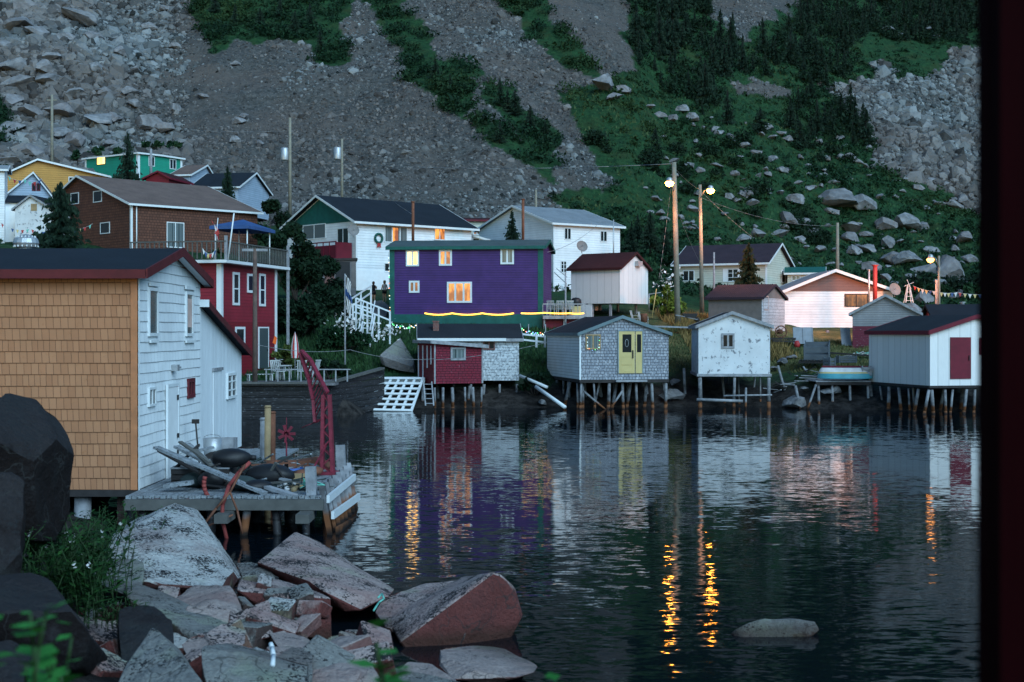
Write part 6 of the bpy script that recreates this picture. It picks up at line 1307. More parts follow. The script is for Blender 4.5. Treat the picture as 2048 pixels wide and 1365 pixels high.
# ------------------------------------------------------------------ white stairs and railings left of the purple house
stt = thing('stairs', 'white wooden railings and steep steps on the bank left of the purple house', 'stairs', P(740, 690, 67)); b = stt.location
def rail(a, c, hgt, posts, Yn=None, mat='trimw', par=stt):
    a = a-par.location; c = c-par.location; u = Vector((0, 0, hgt))
    for f in (0, .5): m_ = MB(); m_.beam(a+u*(1-f), c+u*(1-f), .06, .09); m_.build('rail', T[mat], par)
    for i in range(posts): q = a.lerp(c, i/(posts-1)); m_ = MB(); m_.box(q.x-.05, q.x+.05, q.y-.05, q.y+.05, q.z-.9, q.z+hgt+.02); m_.build('post', T[mat], par)
rail(P(712, 631, 70), P(780, 658, 70.5), 1.0, 4); rail(P(700, 630, 72), P(742, 600, 78), .9, 3); rail(P(706, 640, 68.6), P(745, 650, 68.6), .9, 3)
sa, sb = P(750, 632, 69)-b, P(740, 692, 67)-b; sw = Vector((-.65, 0, 0))
for s in (0, 1): m_ = MB(); m_.beam(sa+sw*s, sb+sw*s, .07, .16, up=(0, -1, 0)); m_.build('stringer', T['trimw'], stt)
for i in range(6): f = (i+.5)/6; q = sa.lerp(sb, f); m_ = MB(); m_.beam(q, q+sw, .2, .05); m_.build('tread', T['trimw'], stt)
for i in range(2): m_ = MB(); m_.beam(sa+sw*i+Vector((0, 0, .85)), sb+sw*i+Vector((0, 0, .85)), .05, .07, up=(0, -1, 0)); m_.build('handrail', T['trimw'], stt)
m_ = MB(); pth = [hit(742, 606, 96), hit(765, 604, 96), hit(778, 615, 94), hit(772, 636, 84), hit(745, 632, 84)]; m_.add([p+Vector((0, 0, .06)) for p in pth], [tuple(range(len(pth)))]); o = m_.build('gravel_path', T['gravel']); tag(o, kind='structure')
# ------------------------------------------------------------------ people
def person(px, py, Yn, hpx, rz, top, bottom, hair, label, armp):
    p = P(px, py, Yn); s = hpx/F*p.y/1.7; t = thing('person', label, 'person', p, rz); t.scale = (s, s, s)
    J = [(0, 0, .92), (0, 0, 1.12), (0, 0, 1.38), (0, 0, 1.47), (0, -.02, 1.6), (.09, 0, .88), (.1, .02, .48), (.1, 0, .06), (.1, -.14, .03), (-.09, 0, .88), (-.1, -.05, .48), (-.12, .04, .06), (-.12, -.1, .03), (.17, 0, 1.36), (.24, .02, 1.1), (armp[0], armp[1], armp[2]), (-.17, 0, 1.36), (-.25, .02, 1.1), (-.22, -.1, .86), (armp[0], armp[1]-.07, armp[2]-.05), (-.21, -.13, .78)]
    E = [(0,1),(1,2),(2,3),(3,4),(0,5),(5,6),(6,7),(7,8),(0,9),(9,10),(10,11),(11,12),(2,13),(13,14),(14,15),(15,19),(2,16),(16,17),(17,18),(18,20)]
    Rr = [.14,.125,.12,.055,.098,.095,.062,.042,.04,.095,.062,.042,.04,.06,.045,.032,.06,.045,.032,.035,.035]
    me = bpy.data.meshes.new('body'); me.from_pydata(J, E, []); o = bpy.data.objects.new('body', me); COL.objects.link(o); o.parent = t
    sk = o.modifiers.new('skin', 'SKIN'); sb_ = o.modifiers.new('sub', 'SUBSURF'); sb_.levels = 2; sb_.render_levels = 2
    for i, v in enumerate(me.skin_vertices[0].data): v.radius = (Rr[i], Rr[i]*(.8 if i < 3 else 1)); v.use_root = (i == 0)
    me.materials.append(T['skin'])
    m_ = MB(); m_.lathe((0, 0, 0), [(.155, .95), (.15, 1.08), (.165, 1.25), (.19, 1.36), (.12, 1.43), (.07, 1.46)], 14); a = m_.build('shirt', T[top], t); a.scale = (1, .78, 1)
    m_ = MB(); m_.tube((.08, 0, .95), (.1, 0, .66), .115, .1, 10); m_.tube((-.08, 0, .95), (-.1, -.02, .66), .115, .1, 10); m_.build('shorts', T[bottom], t)
    m_ = MB(); m_.lathe((0, .015, 1.6), [(.07, -.2), (.1, -.08), (.118, .02), (.1, .1), (.05, .135), (.001, .14)], 12); m_.build('hair', T[hair], t)
    m_ = MB(); m_.box(-.02, .02, -.135, -.1, 1.575, 1.62); m_.build('nose', T['skin'], t); return t
person(747, 606, 82.5, 42, R(20), 'blackcloth', 'blackcloth', 'hairb', 'person in dark clothes standing on the path left of the purple house', (.2, -.2, 1.3))
person(769, 604, 82.5, 42, R(-150), 'shirtw', 'blackcloth', 'hairl', 'person in a pale top and black shorts beside the purple house corner', (.25, -.1, .9))
# ------------------------------------------------------------------ flags, wharf furniture by the red building
def flagpole(px, pyt, pyb, Yn, label, mat='polew'):
    return pole(px, pyt, pyb, Yn, .05, label, mat, name='flagpole')
o, t = flagpole(690, 548, 742, 62, 'slim grey flagpole with a drooping flag beside the pale boulder', 'wood2')
fl = MB()
def cloth(parent, top, w_, h_, cols_, name='flag', folds=3, drop=.0, seed=1):
    rr = random.Random(seed); nx = 12
    for ci, (f0, f1, mt) in enumerate(cols_):
        m_ = MB(); vs = []; fs = []
        n_ = 5
        for i in range(n_+1):
            f = f0+(f1-f0)*i/n_
            for k in range(nx+1): g_ = k/nx; vs.append(top+Vector((w_*g_*.9+.05*math.sin(f*9+g_*3), .12*math.sin(g_*folds*6.28+f*2), -h_*f-drop*g_)))
        for i in range(n_):
            for k in range(nx): a = i*(nx+1)+k; fs.append((a, a+1, a+nx+2, a+nx+1))
        m_.add(vs, fs, True); m_.build(name, T[mt], parent)
cloth(o, t+Vector((.03, 0, -.05)), .32, 1.7, ((0, .35, 'shirtw'), (.351, .6, 'blue2'), (.601, 1, 'shirtw')), drop=.5)
RBt = RB
dzw = RB.o.location.z+DZ
fp = thing('flagpole', 'short pole with a red and white flag hanging limp on the roof deck', 'flagpole', P(424, 500, 58.5)); b = fp.location; m_ = MB(); t = P(436, 436, 58.5)-b; m_.tube((.1, 0, -.5), t, .025, .02, 6); m_.build('pole', T['trimw'], fp)
m_ = MB(); tp = t; W_ = .42; Hh = 1.2; mats_ = ('redp', 'shirtw', 'redp'); nx = 4
for ci in range(3):                                    # vertical bands, hanging diagonally
    m_ = MB(); vs = []; fs = []
    for i in range(9):
        for k in range(nx+1): g_ = (ci+k/nx)/3; f = i/8; vs.append(tp+Vector((-.34*(1-f)*(1-g_)+.12*g_*f*1.2-.05*f, .08*math.sin(g_*8+f*3), -.1-Hh*f*(.55+.45*g_)-.45*g_)))
    for i in range(8):
        for k in range(nx): a = i*(nx+1)+k; fs.append((a, a+1, a+nx+2, a+nx+1))
    m_.add(vs, fs, True); m_.build('flag_band', T[mats_[ci]], fp)
m_ = MB(); c = tp+Vector((-.02, -.12, -.75)); lf = [(0,.16),(.04,.08),(.1,.1),(.08,.02),(.14,-.02),(.05,-.07),(.05,-.1),(.01,-.08),(.01,-.16),(-.01,-.16),(-.01,-.08),(-.05,-.1),(-.05,-.07),(-.14,-.02),(-.08,.02),(-.1,.1),(-.04,.08)]
m_.prism([c+Vector((x, 0, z)) for x, z in lf], (0, .01, 0)); m_.build('maple_leaf', T['redp'], fp)
m_ = MB(); m_.tube(P(456, 520, 57.2), P(468, 427, 57.2), .04, .035, 7); mesh_at('white_pole', m_, T['trimw'], 'bare white pole leaning on the roof deck railing', 'pole')
def bunting(label, pts, n, cols_, size=.22, sag=.25, group=None, seed=0):
    L_ = sagline(pts, 8, sag); t = thing('bunting', label, 'bunting', L_[0], 0, group); m_ = MB(); m_.path([q-L_[0] for q in L_], .008, 4); m_.build('cord', T['trimw'], t)
    for i in range(n):
        f = (i+.5)/n*(len(L_)-1); k = min(int(f), len(L_)-2); p = L_[k].lerp(L_[k+1], f-k)-L_[0]; d = (L_[k+1]-L_[k]).normalized()*size*.5
        m_ = MB(); m_.prism([p-d, p+d, p+Vector((0, -.02, -size*1.2))], (0, .006, 0)); m_.build('pennant', T[cols_[i % len(cols_)]], t)
    return t
PC = ['redp', 'shirtw', 'blue2', 'yellow', 'redp', 'ropegreen']
bunting('coloured bunting along the roof deck railing of the red building', [P(405, 497, 57), P(432, 499, 57)], 6, ['shirtw', 'blue2', 'yellow', 'redp'], .2)
bunting('coloured bunting across the front of the pale blue house', [P(14, 350, 103), P(50, 360, 103), P(84, 358, 103)], 7, ['ropegreen', 'redp', 'blue2', 'ropegreen'], .3)
bunting('coloured bunting low behind the orange building roof vent', [P(0, 445, 93), P(60, 458, 93), P(125, 455, 93), P(185, 448, 93)], 18, PC, .24, .3)
bunting('coloured bunting running right from the white ornament by the bungalow', [P(1826, 572, 90), P(1872, 583, 89), P(1915, 585, 89), P(1975, 588, 89)], 18, ['redp', 'yellow', 'shirtw', 'yellow', 'blue2', 'shirtw'], .26, .1)
um = thing('patio_umbrella', 'closed red and white striped patio umbrella on the wharf', 'umbrella', P(590, 755, 59.5)); m_ = MB(); m_.tube((0, 0, 0), (0, 0, 2.25), .025, .02, 6); m_.build('pole', T['metal'], um)
pr = [(.02, 2.2), (.09, 1.95), (.15, 1.6), (.17, 1.2), (.14, .95)]
for ci in range(8):
    m_ = MB(); a0_, a1_ = ci*math.pi/4, (ci+1)*math.pi/4; vs = []; 
    for r_, z_ in pr: vs += [(r_*math.cos(a0_), r_*math.sin(a0_), z_), (r_*1.25*math.cos((a0_+a1_)/2), r_*1.25*math.sin((a0_+a1_)/2), z_), (r_*math.cos(a1_), r_*math.sin(a1_), z_)]
    fs = []
    for i in range(4):
        for k in range(2): a = i*3+k; fs.append((a, a+1, a+4, a+3))
    m_.add(vs, fs, True); m_.build('panel', T['redp' if ci % 2 else 'shirtw'], um)
for i, (x, y, Yn, lab) in enumerate([(556, 752, 58.5, 'white plastic chair on the wharf nearest the red building'), (572, 750, 59.5, 'white plastic chair left of the closed umbrella'), (606, 752, 58.8, 'white plastic chair just right of the closed umbrella'), (624, 750, 59.6, 'white plastic chair farthest right on the wharf')]):
    p = P(x, y, Yn); p.z = 1.66; chair(p, R(40+70*i), lab)
lo = thing('lounge_chair', 'cream slatted lounge chair on the wharf by the red building door', 'lounge chair', Vector((P(530, 750, 58).x, P(530, 750, 58).y, 1.66)), R(-70))
m_ = MB(); [m_.box(-.3, .3, -.9+i*.14, -.8+i*.14, .3, .33) for i in range(9)]; m_.build('seat', T['chairw'], lo); m_ = MB(); [m_.beam((-.3, .36+i*.07, .36+i*.11), (.3, .36+i*.07, .36+i*.11), .09, .02) for i in range(7)]; m_.build('backrest', T['chairw'], lo)
for x in (-.28, .28):
    for y in (-.8, .3): m_ = MB(); m_.box(x-.03, x+.03, y-.03, y+.03, 0, .3); m_.build('leg', T['chairw'], lo)
tb = thing('patio_table', 'round white table between the chairs on the wharf', 'table', Vector((P(590, 750, 59).x-.6, P(590, 750, 59.2).y, 1.66))); m_ = MB(); m_.lathe((0, 0, .68), [(.001, 0), (.42, 0), (.42, .04), (.001, .04)], 14); m_.build('table_top', T['chairw'], tb); m_ = MB(); m_.tube((0, 0, 0), (0, 0, .68), .04, .04, 6); m_.build('leg', T['chairw'], tb)
m_ = MB(); p = P(549, 672, 60); m_.prism([p, p+Vector((.12, 0, -.1)), p+Vector((.06, 0, -.45)), p+Vector((-.1, 0, -.35))], (0, .05, 0)); mesh_at('orange_flag', m_, T['orangep'], 'small bright orange flag at the corner of the red building', 'flag')
wr_ = thing('wharf_railing', 'low white railing in front of the chairs on the wharf', 'railing', Vector((P(600, 760, 57).x, P(600, 760, 57).y, 1.66)))
for i in range(8): m_ = MB(); x = -1.6+i*.55; m_.box(x-.03, x+.03, -.03, .03, 0, .55); m_.build('post', T['wood2'], wr_)
m_ = MB(); m_.box(-1.7, 2.4, -.05, .05, .551, .6); m_.build('rail', T['wood2'], wr_)
# ------------------------------------------------------------------ junk on the near wharf
def on(px, Yn, z=0): p = P(px, 950, Yn); p.z = WZ+z; return p
def plank(a, c, w_, h_, mat, label): m_ = MB(); m_.beam(a, c, w_, h_); return mesh_at('plank', m_, T[mat], label, 'plank')
plank(P(312, 895, 24.6), P(530, 992, 23.8)+Vector((0, 0, .05)), .2, .05, 'deckw', 'longest grey plank, its raised end against the white gable door')
plank(P(352, 893, 25.4), P(470, 955, 24.9), .18, .05, 'deckw', 'grey plank lying across the pile behind the longest one')
plank(P(372, 888, 26), P(430, 940, 25.4), .2, .05, 'deckw', 'short wide grey plank at the top of the lumber pile')
plank(P(385, 905, 26), P(425, 895, 26.4), .12, .05, 'deckw', 'short plank laid crosswise on the lumber pile')
plank(P(470, 955, 24.4), P(590, 1000, 23.7)+Vector((0, 0, .08)), .16, .06, 'wood2', 'tapered plank pointing right at the front of the wharf')
plank(P(395, 935, 25.6), P(500, 960, 25.2), .14, .05, 'darkwood', 'dark plank low in the lumber pile')
plank(P(500, 945, 25.8), P(600, 935, 26.4), .12, .05, 'deckw', 'pale board lying flat behind the black floats')
plank(P(330, 972, 24.2), P(385, 965, 24.2), .3, .08, 'deckw', 'flat pale board at the foot of the white gable')
plank(P(618, 925, 27.6), P(650, 945, 27.2), .14, .05, 'deckw', 'short plank leaning at the foot of the crane')
plank(P(350, 938, 24.9), P(398, 890, 25.8), .05, .05, 'darkwood', 'dark stick lying over the lumber pile')
bx = thing('pallet_box', 'low dark wooden box under the lumber pile', 'box', on(410, 25.3)); m_ = MB(); [m_.box(-.6, .6, -.5, -.46, .03+i*.12, .13+i*.12) for i in range(3)]; [m_.box(x, x+.06, -.47, -.42, 0, .38) for x in (-.6, -.2, .2, .54)]; m_.box(-.59, .59, -.41, .5, 0, .37); m_.build('side', T['darkwood'], bx); m_ = MB(); [m_.box(-.61, .61, -.52+i*.21, -.36+i*.21, .381, .41) for i in range(5)]; m_.build('lid', T['wood2'], bx)
def bucket(p, r, h_, mat, label, name='bucket', lid=None):
    t = thing(name, label, 'bucket', p); m_ = MB(); m_.lathe((0, 0, 0), [(.001, 0), (r*.85, 0), (r, h_), (r*.92, h_), (r*.8, .03), (.001, .03)], 14); m_.build('body', T[mat], t); m_ = MB(); m_.path([Vector((r*math.cos(a), .0, h_*.95+r*.5*math.sin(a))) for a in np.linspace(0, 3.14, 8)], .01, 4); m_.build('handle', T['metal'], t); return t
bucket(on(357, 25.2), .17, .35, 'trimw', 'pale bucket standing beside the white door'); bucket(on(425, 27.4, .25), .22, .55, 'metal', 'large grey upturned tub on top of the lumber pile', 'tub'); bucket(on(448, 26.6), .24, .32, 'blue', 'blue plastic tub behind the black float', 'tub'); bucket(on(585, 26.2), .24, .26, 'blue', 'blue plastic tub beside the wooden box', 'tub')
bx = thing('open_box', 'open grey plywood box behind the lumber pile', 'box', on(447, 28)); m_ = MB(); m_.box(-.28, .28, -.25, -.22, 0, .75); m_.box(-.28, -.25, -.22, .25, 0, .75); m_.box(.25, .28, -.22, .25, 0, .75); m_.box(-.25, .25, .22, .25, 0, .75); m_.build('side', T['wood2'], bx); m_ = MB(); m_.box(-.25, .25, -.22, .22, .01, .04); m_.build('bottom', T['darkwood'], bx)
def floatb(p, L_, r, rz, label): m_ = MB(); 
def lumpy(p, rx, ry, rz_, mat, label, name, cat, rot=0, seed=1):
    m_ = MB(); n = 16; prof = [(math.sin(a), -math.cos(a)) for a in np.linspace(.02, 3.12, 10)]; vs = []; rr = random.Random(seed)
    for r_, z_ in prof:
        for i in range(n): a = 6.283*i/n; k = 1+.06*math.sin(3*a+z_*4+seed); vs.append((rx*r_*k*math.cos(a), ry*r_*k*math.sin(a), rz_*(z_+1)))
    fs = [(k*n+i, k*n+(i+1) % n, (k+1)*n+(i+1) % n, (k+1)*n+i) for k in range(9) for i in range(n)]; m_.add(vs, fs, True); o = m_.build(name, T[mat]); o.location = p; o.rotation_euler = (0, 0, rot); tag(o, label, cat); return o
a = lumpy(on(462, 25.0, .40), .42, .3, .2, 'black', 'shiny black fishing float on top of the box', 'float', 'float', .1); m_ = MB(); m_.tube((.38, 0, .2), (.52, 0, .2), .06, .05, 8); m_.build('neck', T['black'], a)
a = lumpy(on(540, 25), .52, .34, .24, 'black', 'larger black fishing float lying in front of the tan box', 'float', 'float', -.15, 2); m_ = MB(); m_.tube((-.48, 0, .24), (-.62, 0, .24), .06, .05, 8); m_.build('neck', T['black'], a)
ty = MB(); R1, r1 = .26, .085
for i in range(18):
    a0_, a1_ = i/18*6.283, (i+1)/18*6.283; ty.tube((R1*math.cos(a0_), 0, R1*math.sin(a0_)), (R1*math.cos(a1_), 0, R1*math.sin(a1_)), r1, r1, 8)
ty = ty.build('tyre', T['black'], None, on(468, 29, .12)); ty.rotation_euler = (R(75), 0, .3); tag(ty, 'old tyre lying flat beside the white lean-to', 'tyre')
bx = thing('wooden_box', 'tan wooden fish box on the wharf in front of the blue tub', 'box', on(590, 25.3), R(-4)); m_ = MB(); m_.box(-.42, .42, -.2, -.17, .02, .26); m_.box(-.42, .42, .17, .2, .02, .26); m_.build('long_side', T['tan'], bx); m_ = MB(); m_.box(-.42, -.39, -.169, .169, .02, .26); m_.box(.39, .42, -.169, .169, .02, .26); m_.build('end', T['tan'], bx); m_ = MB(); m_.box(-.41, .41, -.18, .18, 0, .02); m_.build('bottom', T['tan'], bx)
# red hoops and grapnel
def arc(c, r, a0, a1, rad, n=10, tilt=0.): return [c+Vector((r*math.cos(a), tilt*r*math.sin(a), r*math.sin(a))) for a in np.linspace(a0, a1, n)]
c = P(438, 968, 23.7); m_ = MB(); m_.path(arc(c+Vector((.12, 0, .0)), .42, R(160), R(255), .04), .045, 7); mesh_at('red_hoop', m_, T['redhoop'], 'left curved red iron hoop at the front edge of the wharf', 'hoop')
c = P(448, 1000, 23.4); m_ = MB(); m_.path([P(500, 925, 23.7), P(478, 945, 23.6), P(458, 972, 23.5), P(445, 1010, 23.3), P(444, 1040, 23.3), P(455, 1085, 23.3)], .04, 7); mesh_at('red_pipe', m_, T['redhoop'], 'bent red pipe hanging over the front edge of the wharf', 'pipe')
gr = thing('grapnel', 'rusty four-legged iron grapnel hanging over the wharf edge', 'grapnel', P(460, 985, 23.2)); b = gr.location
for q in (P(402, 1058, 23.1), P(485, 1068, 23.1), P(405, 1052, 23.3), P(490, 930, 23.6)): m_ = MB(); m_.path([Vector((0, 0, 0)), (q-b)*.5+Vector((.03, -.05, .05)), q-b], .022, 6); m_.build('tine', T['rust'], gr)
m_ = MB(); m_.tube(P(408, 1056, 23.1), P(466, 1030, 23.1), .02, .02, 6); mesh_at('iron_rod', m_, T['rust'], 'thin iron rod crossing below the grapnel', 'rod')
# net heap with pale floats
rr = random.Random(4); nt = thing('net_heap', 'heap of dark netting on the front of the wharf', 'fishing net', on(575, 24.6)); V = []; m_ = MB()
for i in range(60):
    pts = []; x, y = rr.uniform(-.75, .75), rr.uniform(-.35, .35)
    for k in range(6): pts.append(Vector((x+rr.uniform(-.2, .2), y+rr.uniform(-.15, .15), max(.01, .16*(1-abs(x))*rr.uniform(.2, 1.1)))))
    m_.path(pts, .008, 3)
m_.build('netting', T['netm'], nt)
for i in range(16):
    p = on(rr.uniform(545, 610), rr.uniform(24.2, 25), rr.uniform(.03, .12)); r_ = rr.uniform(.04, .07); m_ = MB(); m_.lathe((0, 0, 0), [(.001, -r_), (r_*.8, -r_*.6), (r_, 0), (r_*.8, r_*.6), (.001, r_)], 8); o = m_.build('net_float', T['shirtw' if i % 3 else 'tan'], None, p); tag(o, 'small pale net float in the net heap', 'net float', 'pale floats in the net heap')
for i in range(5):
    m_ = MB(); pts = [Vector((rr.uniform(-.3, .3), rr.uniform(-.2, .2), rr.uniform(.02, .3))) for k in range(5)]; m_.path(pts, .012, 4); o = m_.build('rope', T['ropegreen'] if i % 2 else T['netm'], None, on(605+i*6, 24.3)); tag(o, 'tangled rope scrap on the wharf beside the net heap', 'rope', 'rope scraps on the wharf')
m_ = MB(); m_.tube(on(400, 27.6), on(391, 27.8)+Vector((0, 0, 1.15)), .02, .02, 5); m_.box(*(lambda q: (q.x-.08, q.x+.08, q.y-.04, q.y+.04, q.z+1.1, q.z+1.2))(on(391, 27.8))); mesh_at('long_handled_tool', m_, T['darkwood'], 'thin long-handled tool leaning against the white lean-to', 'tool')
bx = thing('rusty_drum', 'rusty metal scrap drum lying behind the tan box', 'drum', on(560, 26.4)); m_ = MB(); m_.tube((-.35, 0, .2), (.35, .1, .2), .2, .2, 12); m_.build('body', T['rust'], bx); m_ = MB(); m_.tube((-.1, 0, .2), (-.06, 0, .2), .215, .215, 12); m_.build('rib', T['rust'], bx)
bx = thing('rusty_drum', 'rusty bent scrap metal at the foot of the crane', 'scrap', on(622, 27.5)); m_ = MB(); m_.prism([(-.5, 0, 0), (.3, 0, 0), (.4, 0, .12), (0, 0, .3), (-.45, 0, .22)], (.1, .3, .05)); m_.build('sheet', T['rust'], bx); m_ = MB(); m_.beam((-.5, .1, .2), (.5, .2, .02), .05, .05); m_.build('bar', T['rust'], bx)
bx['label'] = 'rusty bent scrap metal at the foot of the crane'; bx.name = 'scrap_metal'
m_ = MB(); c = P(573, 868, 29.5); [m_.beam(c+Vector((math.cos(a)*.02, 0, math.sin(a)*.02)), c+Vector((math.cos(a)*.22, 0, math.sin(a)*.22)), .05, .07) for a in np.linspace(0, 5.5, 7)]; m_.tube(c, c+Vector((0, 0, .4)), .01, .01, 4); m_.tube(c+Vector((0, 0, -.2)), c+Vector((0, 0, -.75)), .02, .02, 5); mesh_at('crane_hook', m_, T['crane'], 'dark red iron pulley block standing on a rod at the wharf back', 'pulley')

# ------------------------------------------------------------------ right bank: platform, boat, crates, debris
pf = thing('plank_platform', 'low plank platform on posts between the white sheds', 'platform', P(1690, 762, 63)); b = pf.location
x0, x1 = P(1632, 0, 63).x-b.x, P(1742, 0, 63).x-b.x
m_ = MB(); [m_.box(x0, x1, i*.3, i*.3+.27, -.06, 0) for i in range(10)]; m_.build('deck', T['wood2'], pf); m_ = MB(); m_.box(x0, x1, -.05, .05, -.22, -.061); m_.build('beam', T['darkwood'], pf)
for i, f in enumerate((.05, .3, .62, .95)): m_ = MB(); x = x0+(x1-x0)*f; m_.tube((x, .1, -.06), (x+.05, .05, -b.z-.7), .07, .08, 7); m_.build('pile', T['pile'], pf)
for i, f in enumerate((.12, .5, .8)): m_ = MB(); x = x0+(x1-x0)*f; m_.tube((x, 2.2, -.06), (x+.05, 2.2, -b.z-.4), .07, .08, 7); m_.build('pile', T['darkwood'], pf)
bt = thing('rowing_boat', 'upturned rowing boat with teal, yellow, white and dark red bands', 'boat', P(1690, 757, 63.4), R(-3)); zz = 0
prof = [(0.0, 1.0), (.12, .97), (.26, .86), (.34, .78), (.48, .6), (.56, .42), (.6, .15)]
L_ = 1.45
bands = [('teal', 0, 2), ('yellow', 2, 3), ('shirtw', 3, 5), ('maroon', 5, 6)]
def ringb(z_, w_): return [Vector((L_*math.copysign(abs(math.cos(a))**.6, math.cos(a))*(.75+.25*w_), .75*w_*math.sin(a), z_)) for a in np.linspace(0, 2*math.pi, 25)[:-1]]
for mt, k0, k1 in bands:
    m_ = MB(); vs = []; 
    for k in range(k0, k1+1): vs += ringb(*prof[k])
    n = 24; m_.add(vs, [(k*n+i, k*n+(i+1) % n, (k+1)*n+(i+1) % n, (k+1)*n+i) for k in range(k1-k0) for i in range(n)], True); m_.build('hull_band', T[mt], bt)
m_ = MB(); m_.add(ringb(*prof[-1]), [tuple(range(24))]); m_.box(-1.2, 1.2, -.03, .03, .6, .66); m_.build('keel', T['maroon'], bt)
def crate(px, py, Yn, w_, d_, h_, rz, mat, label, slats=3, tilt=0.):
    t = thing('crate', label, 'crate', P(px, py, Yn), R(rz)); t.rotation_euler = (R(tilt), 0, R(rz))
    for (nm, y) in (('front', -d_/2), ('back', d_/2)):
        m_ = MB(); [m_.box(-w_/2, w_/2, y-.02, y+.02, h_*(i+.12)/slats, h_*(i+.88)/slats) for i in range(slats)]
        for x in (-w_/2, w_/2): m_.box(x-.03, x+.03, y-.04, y+.04, 0, h_+.03)
        m_.build(nm+'_panel', T[mat], t)
    for x in (-w_/2, w_/2): m_ = MB(); [m_.box(x-.02, x+.02, -d_/2+.02, d_/2-.02, h_*(i+.12)/slats, h_*(i+.88)/slats) for i in range(slats)]; m_.build('side_panel', T[mat], t)
    m_ = MB(); m_.box(-w_/2+.02, w_/2-.02, -d_/2+.02, d_/2-.02, .0, .03); m_.build('bottom', T[mat], t); return t
crate(1634, 718, 68.5, 1.35, 1.3, .9, -15, 'greyplastic', 'large dark grey open box on a rack tilted on the grass bank', 2, 12)
rk_ = thing('metal_rack', 'black slatted rack under the tilted grey box', 'rack', P(1630, 727, 68), R(-15)); m_ = MB(); [m_.box(-.85+i*.17, -.75+i*.17, -.5, .5, .12, .2) for i in range(10)]; m_.build('slats', T['black'], rk_); m_ = MB(); m_.box(-.9, .85, -.5, -.42, .0, .11); m_.box(-.9, .85, .42, .5, .0, .11); m_.build('frame', T['black'], rk_)
crate(1693, 726, 66, .95, .5, .38, 4, 'greyplastic', 'small grey slatted crate behind the striped boat', 3); crate(1659, 744, 64.6, .3, .6, .75, 20, 'greyplastic', 'narrow upright grey crate at the left end of the striped boat', 4); crate(1731, 752, 63.2, .45, .5, .5, 0, 'wood2', 'pale grey crate between the striped boat and the white shed', 2)
def sheet(px0, py0, px1, py1, Yn, mat, label, name='sheet', cat='sheet', th=.05, lean=.25):
    a = P(px0, py1, Yn); c = P(px1, py0, Yn); m_ = MB(); m_.prism([(a.x, a.y, a.z), (c.x, a.y, a.z), (c.x, a.y+lean, c.z), (a.x, a.y+lean, c.z)], (0, th, 0)); [m_.beam((a.x+(c.x-a.x)*f, a.y-.02, a.z), (a.x+(c.x-a.x)*f, a.y-.02+lean, c.z), .04, .03) for f in (.02, .5, .98)]; return mesh_at(name, m_, T[mat], label, cat)
sheet(1587, 655, 1627, 688, 74, 'metal2', 'grey metal sheet standing in the grass before the bungalow'); sheet(1684, 656, 1703, 692, 74.5, 'metal2', 'small curved grey sheet leaning on the grey and red shed', lean=.5)
m_ = MB(); c = P(1594, 695, 72); m_.lathe(c, [(.001, 0), (.16, 0), (.19, .2), (.12, .38), (.001, .4)], 10); mesh_at('red_can', m_, T['redp'], 'small red fuel can below the grey metal sheet', 'can')
wn_ = thing('winch', 'rusty winch wheel on a frame in front of the small grey shed', 'winch', P(1562, 675, 74)); m_ = MB()
for i in range(14): a0_, a1_ = i/14*6.283, (i+1)/14*6.283; m_.tube((.35*math.cos(a0_), 0, .35+.35*math.sin(a0_)), (.35*math.cos(a1_), 0, .35+.35*math.sin(a1_)), .04, .04, 5)
for a in (0, 1.05, 2.1): m_.beam((.34*math.cos(a), 0, .35+.34*math.sin(a)), (-.34*math.cos(a), 0, .35-.34*math.sin(a)), .03, .03)
m_.build('wheel', T['rust'], wn_); m_ = MB(); m_.tube((0, .1, .35), (0, .8, .35), .15, .15, 10); m_.build('drum', T['rust'], wn_); m_ = MB(); m_.box(-.8, .9, -.1, .1, -.15, -.03); m_.build('base_beam', T['darkwood'], wn_)
rr = random.Random(6)
deb = ['grey broken board in the wood debris by the weathered white shed']
for i in range(26):
    x = rr.uniform(1545, 1650); y = rr.uniform(738, 775)-(4 if x > 1600 else 0); a = P(x, y, rr.uniform(64.5, 66)); a.z = gz(a.x, a.y)+rr.uniform(.05, .5); d = Vector((rr.uniform(-1, 1), rr.uniform(-.4, .4), rr.uniform(-.2, .3))); m_ = MB(); m_.beam(a-d*.7, a+d*.7, rr.uniform(.08, .2), .04); mesh_at('board', m_, T[rr.choice(['wood2', 'wood2', 'wood2', 'darkwood'])], deb[0], 'board', 'broken boards in the debris pile')
for (a, c, r_, lab) in ((P(1556, 732, 65.5), P(1571, 768, 65), .07, 'pale post leaning left above the debris pile'), (P(1632, 770, 62.6), P(1612, 808, 62.2), .06, 'pale stake leaning in the shallow water'), (P(1591, 772, 63), P(1602, 808, 62.6), .08, 'dark post leaning in the water beside the debris'), (P(1492, 776, 62.5), P(1491, 812, 62.3), .06, 'thin pale stake in the water in front of the weathered white shed'), (P(1368, 737, 64.8), P(1370, 770, 64.6), .08, 'short white stake left of the weathered white shed')):
    m_ = MB(); m_.tube(a, c+Vector((0, 0, -.5)), r_, r_, 7); mesh_at('stake', m_, T['pile'], lab, 'stake')
plank(P(1545, 682, 73.5), P(1595, 684, 73.5), .25, .1, 'darkwood', 'dark beam lying behind the weathered white shed')
plank(P(1275, 652, 75), P(1395, 656, 74.6), .5, .1, 'wood2', 'long grey walkway plank behind the yellow door shed roof'); plank(P(1640, 705, 71.5), P(1745, 712, 70.5), .2, .1, 'darkwood', 'dark beam lying in the grass left of the red door shed')
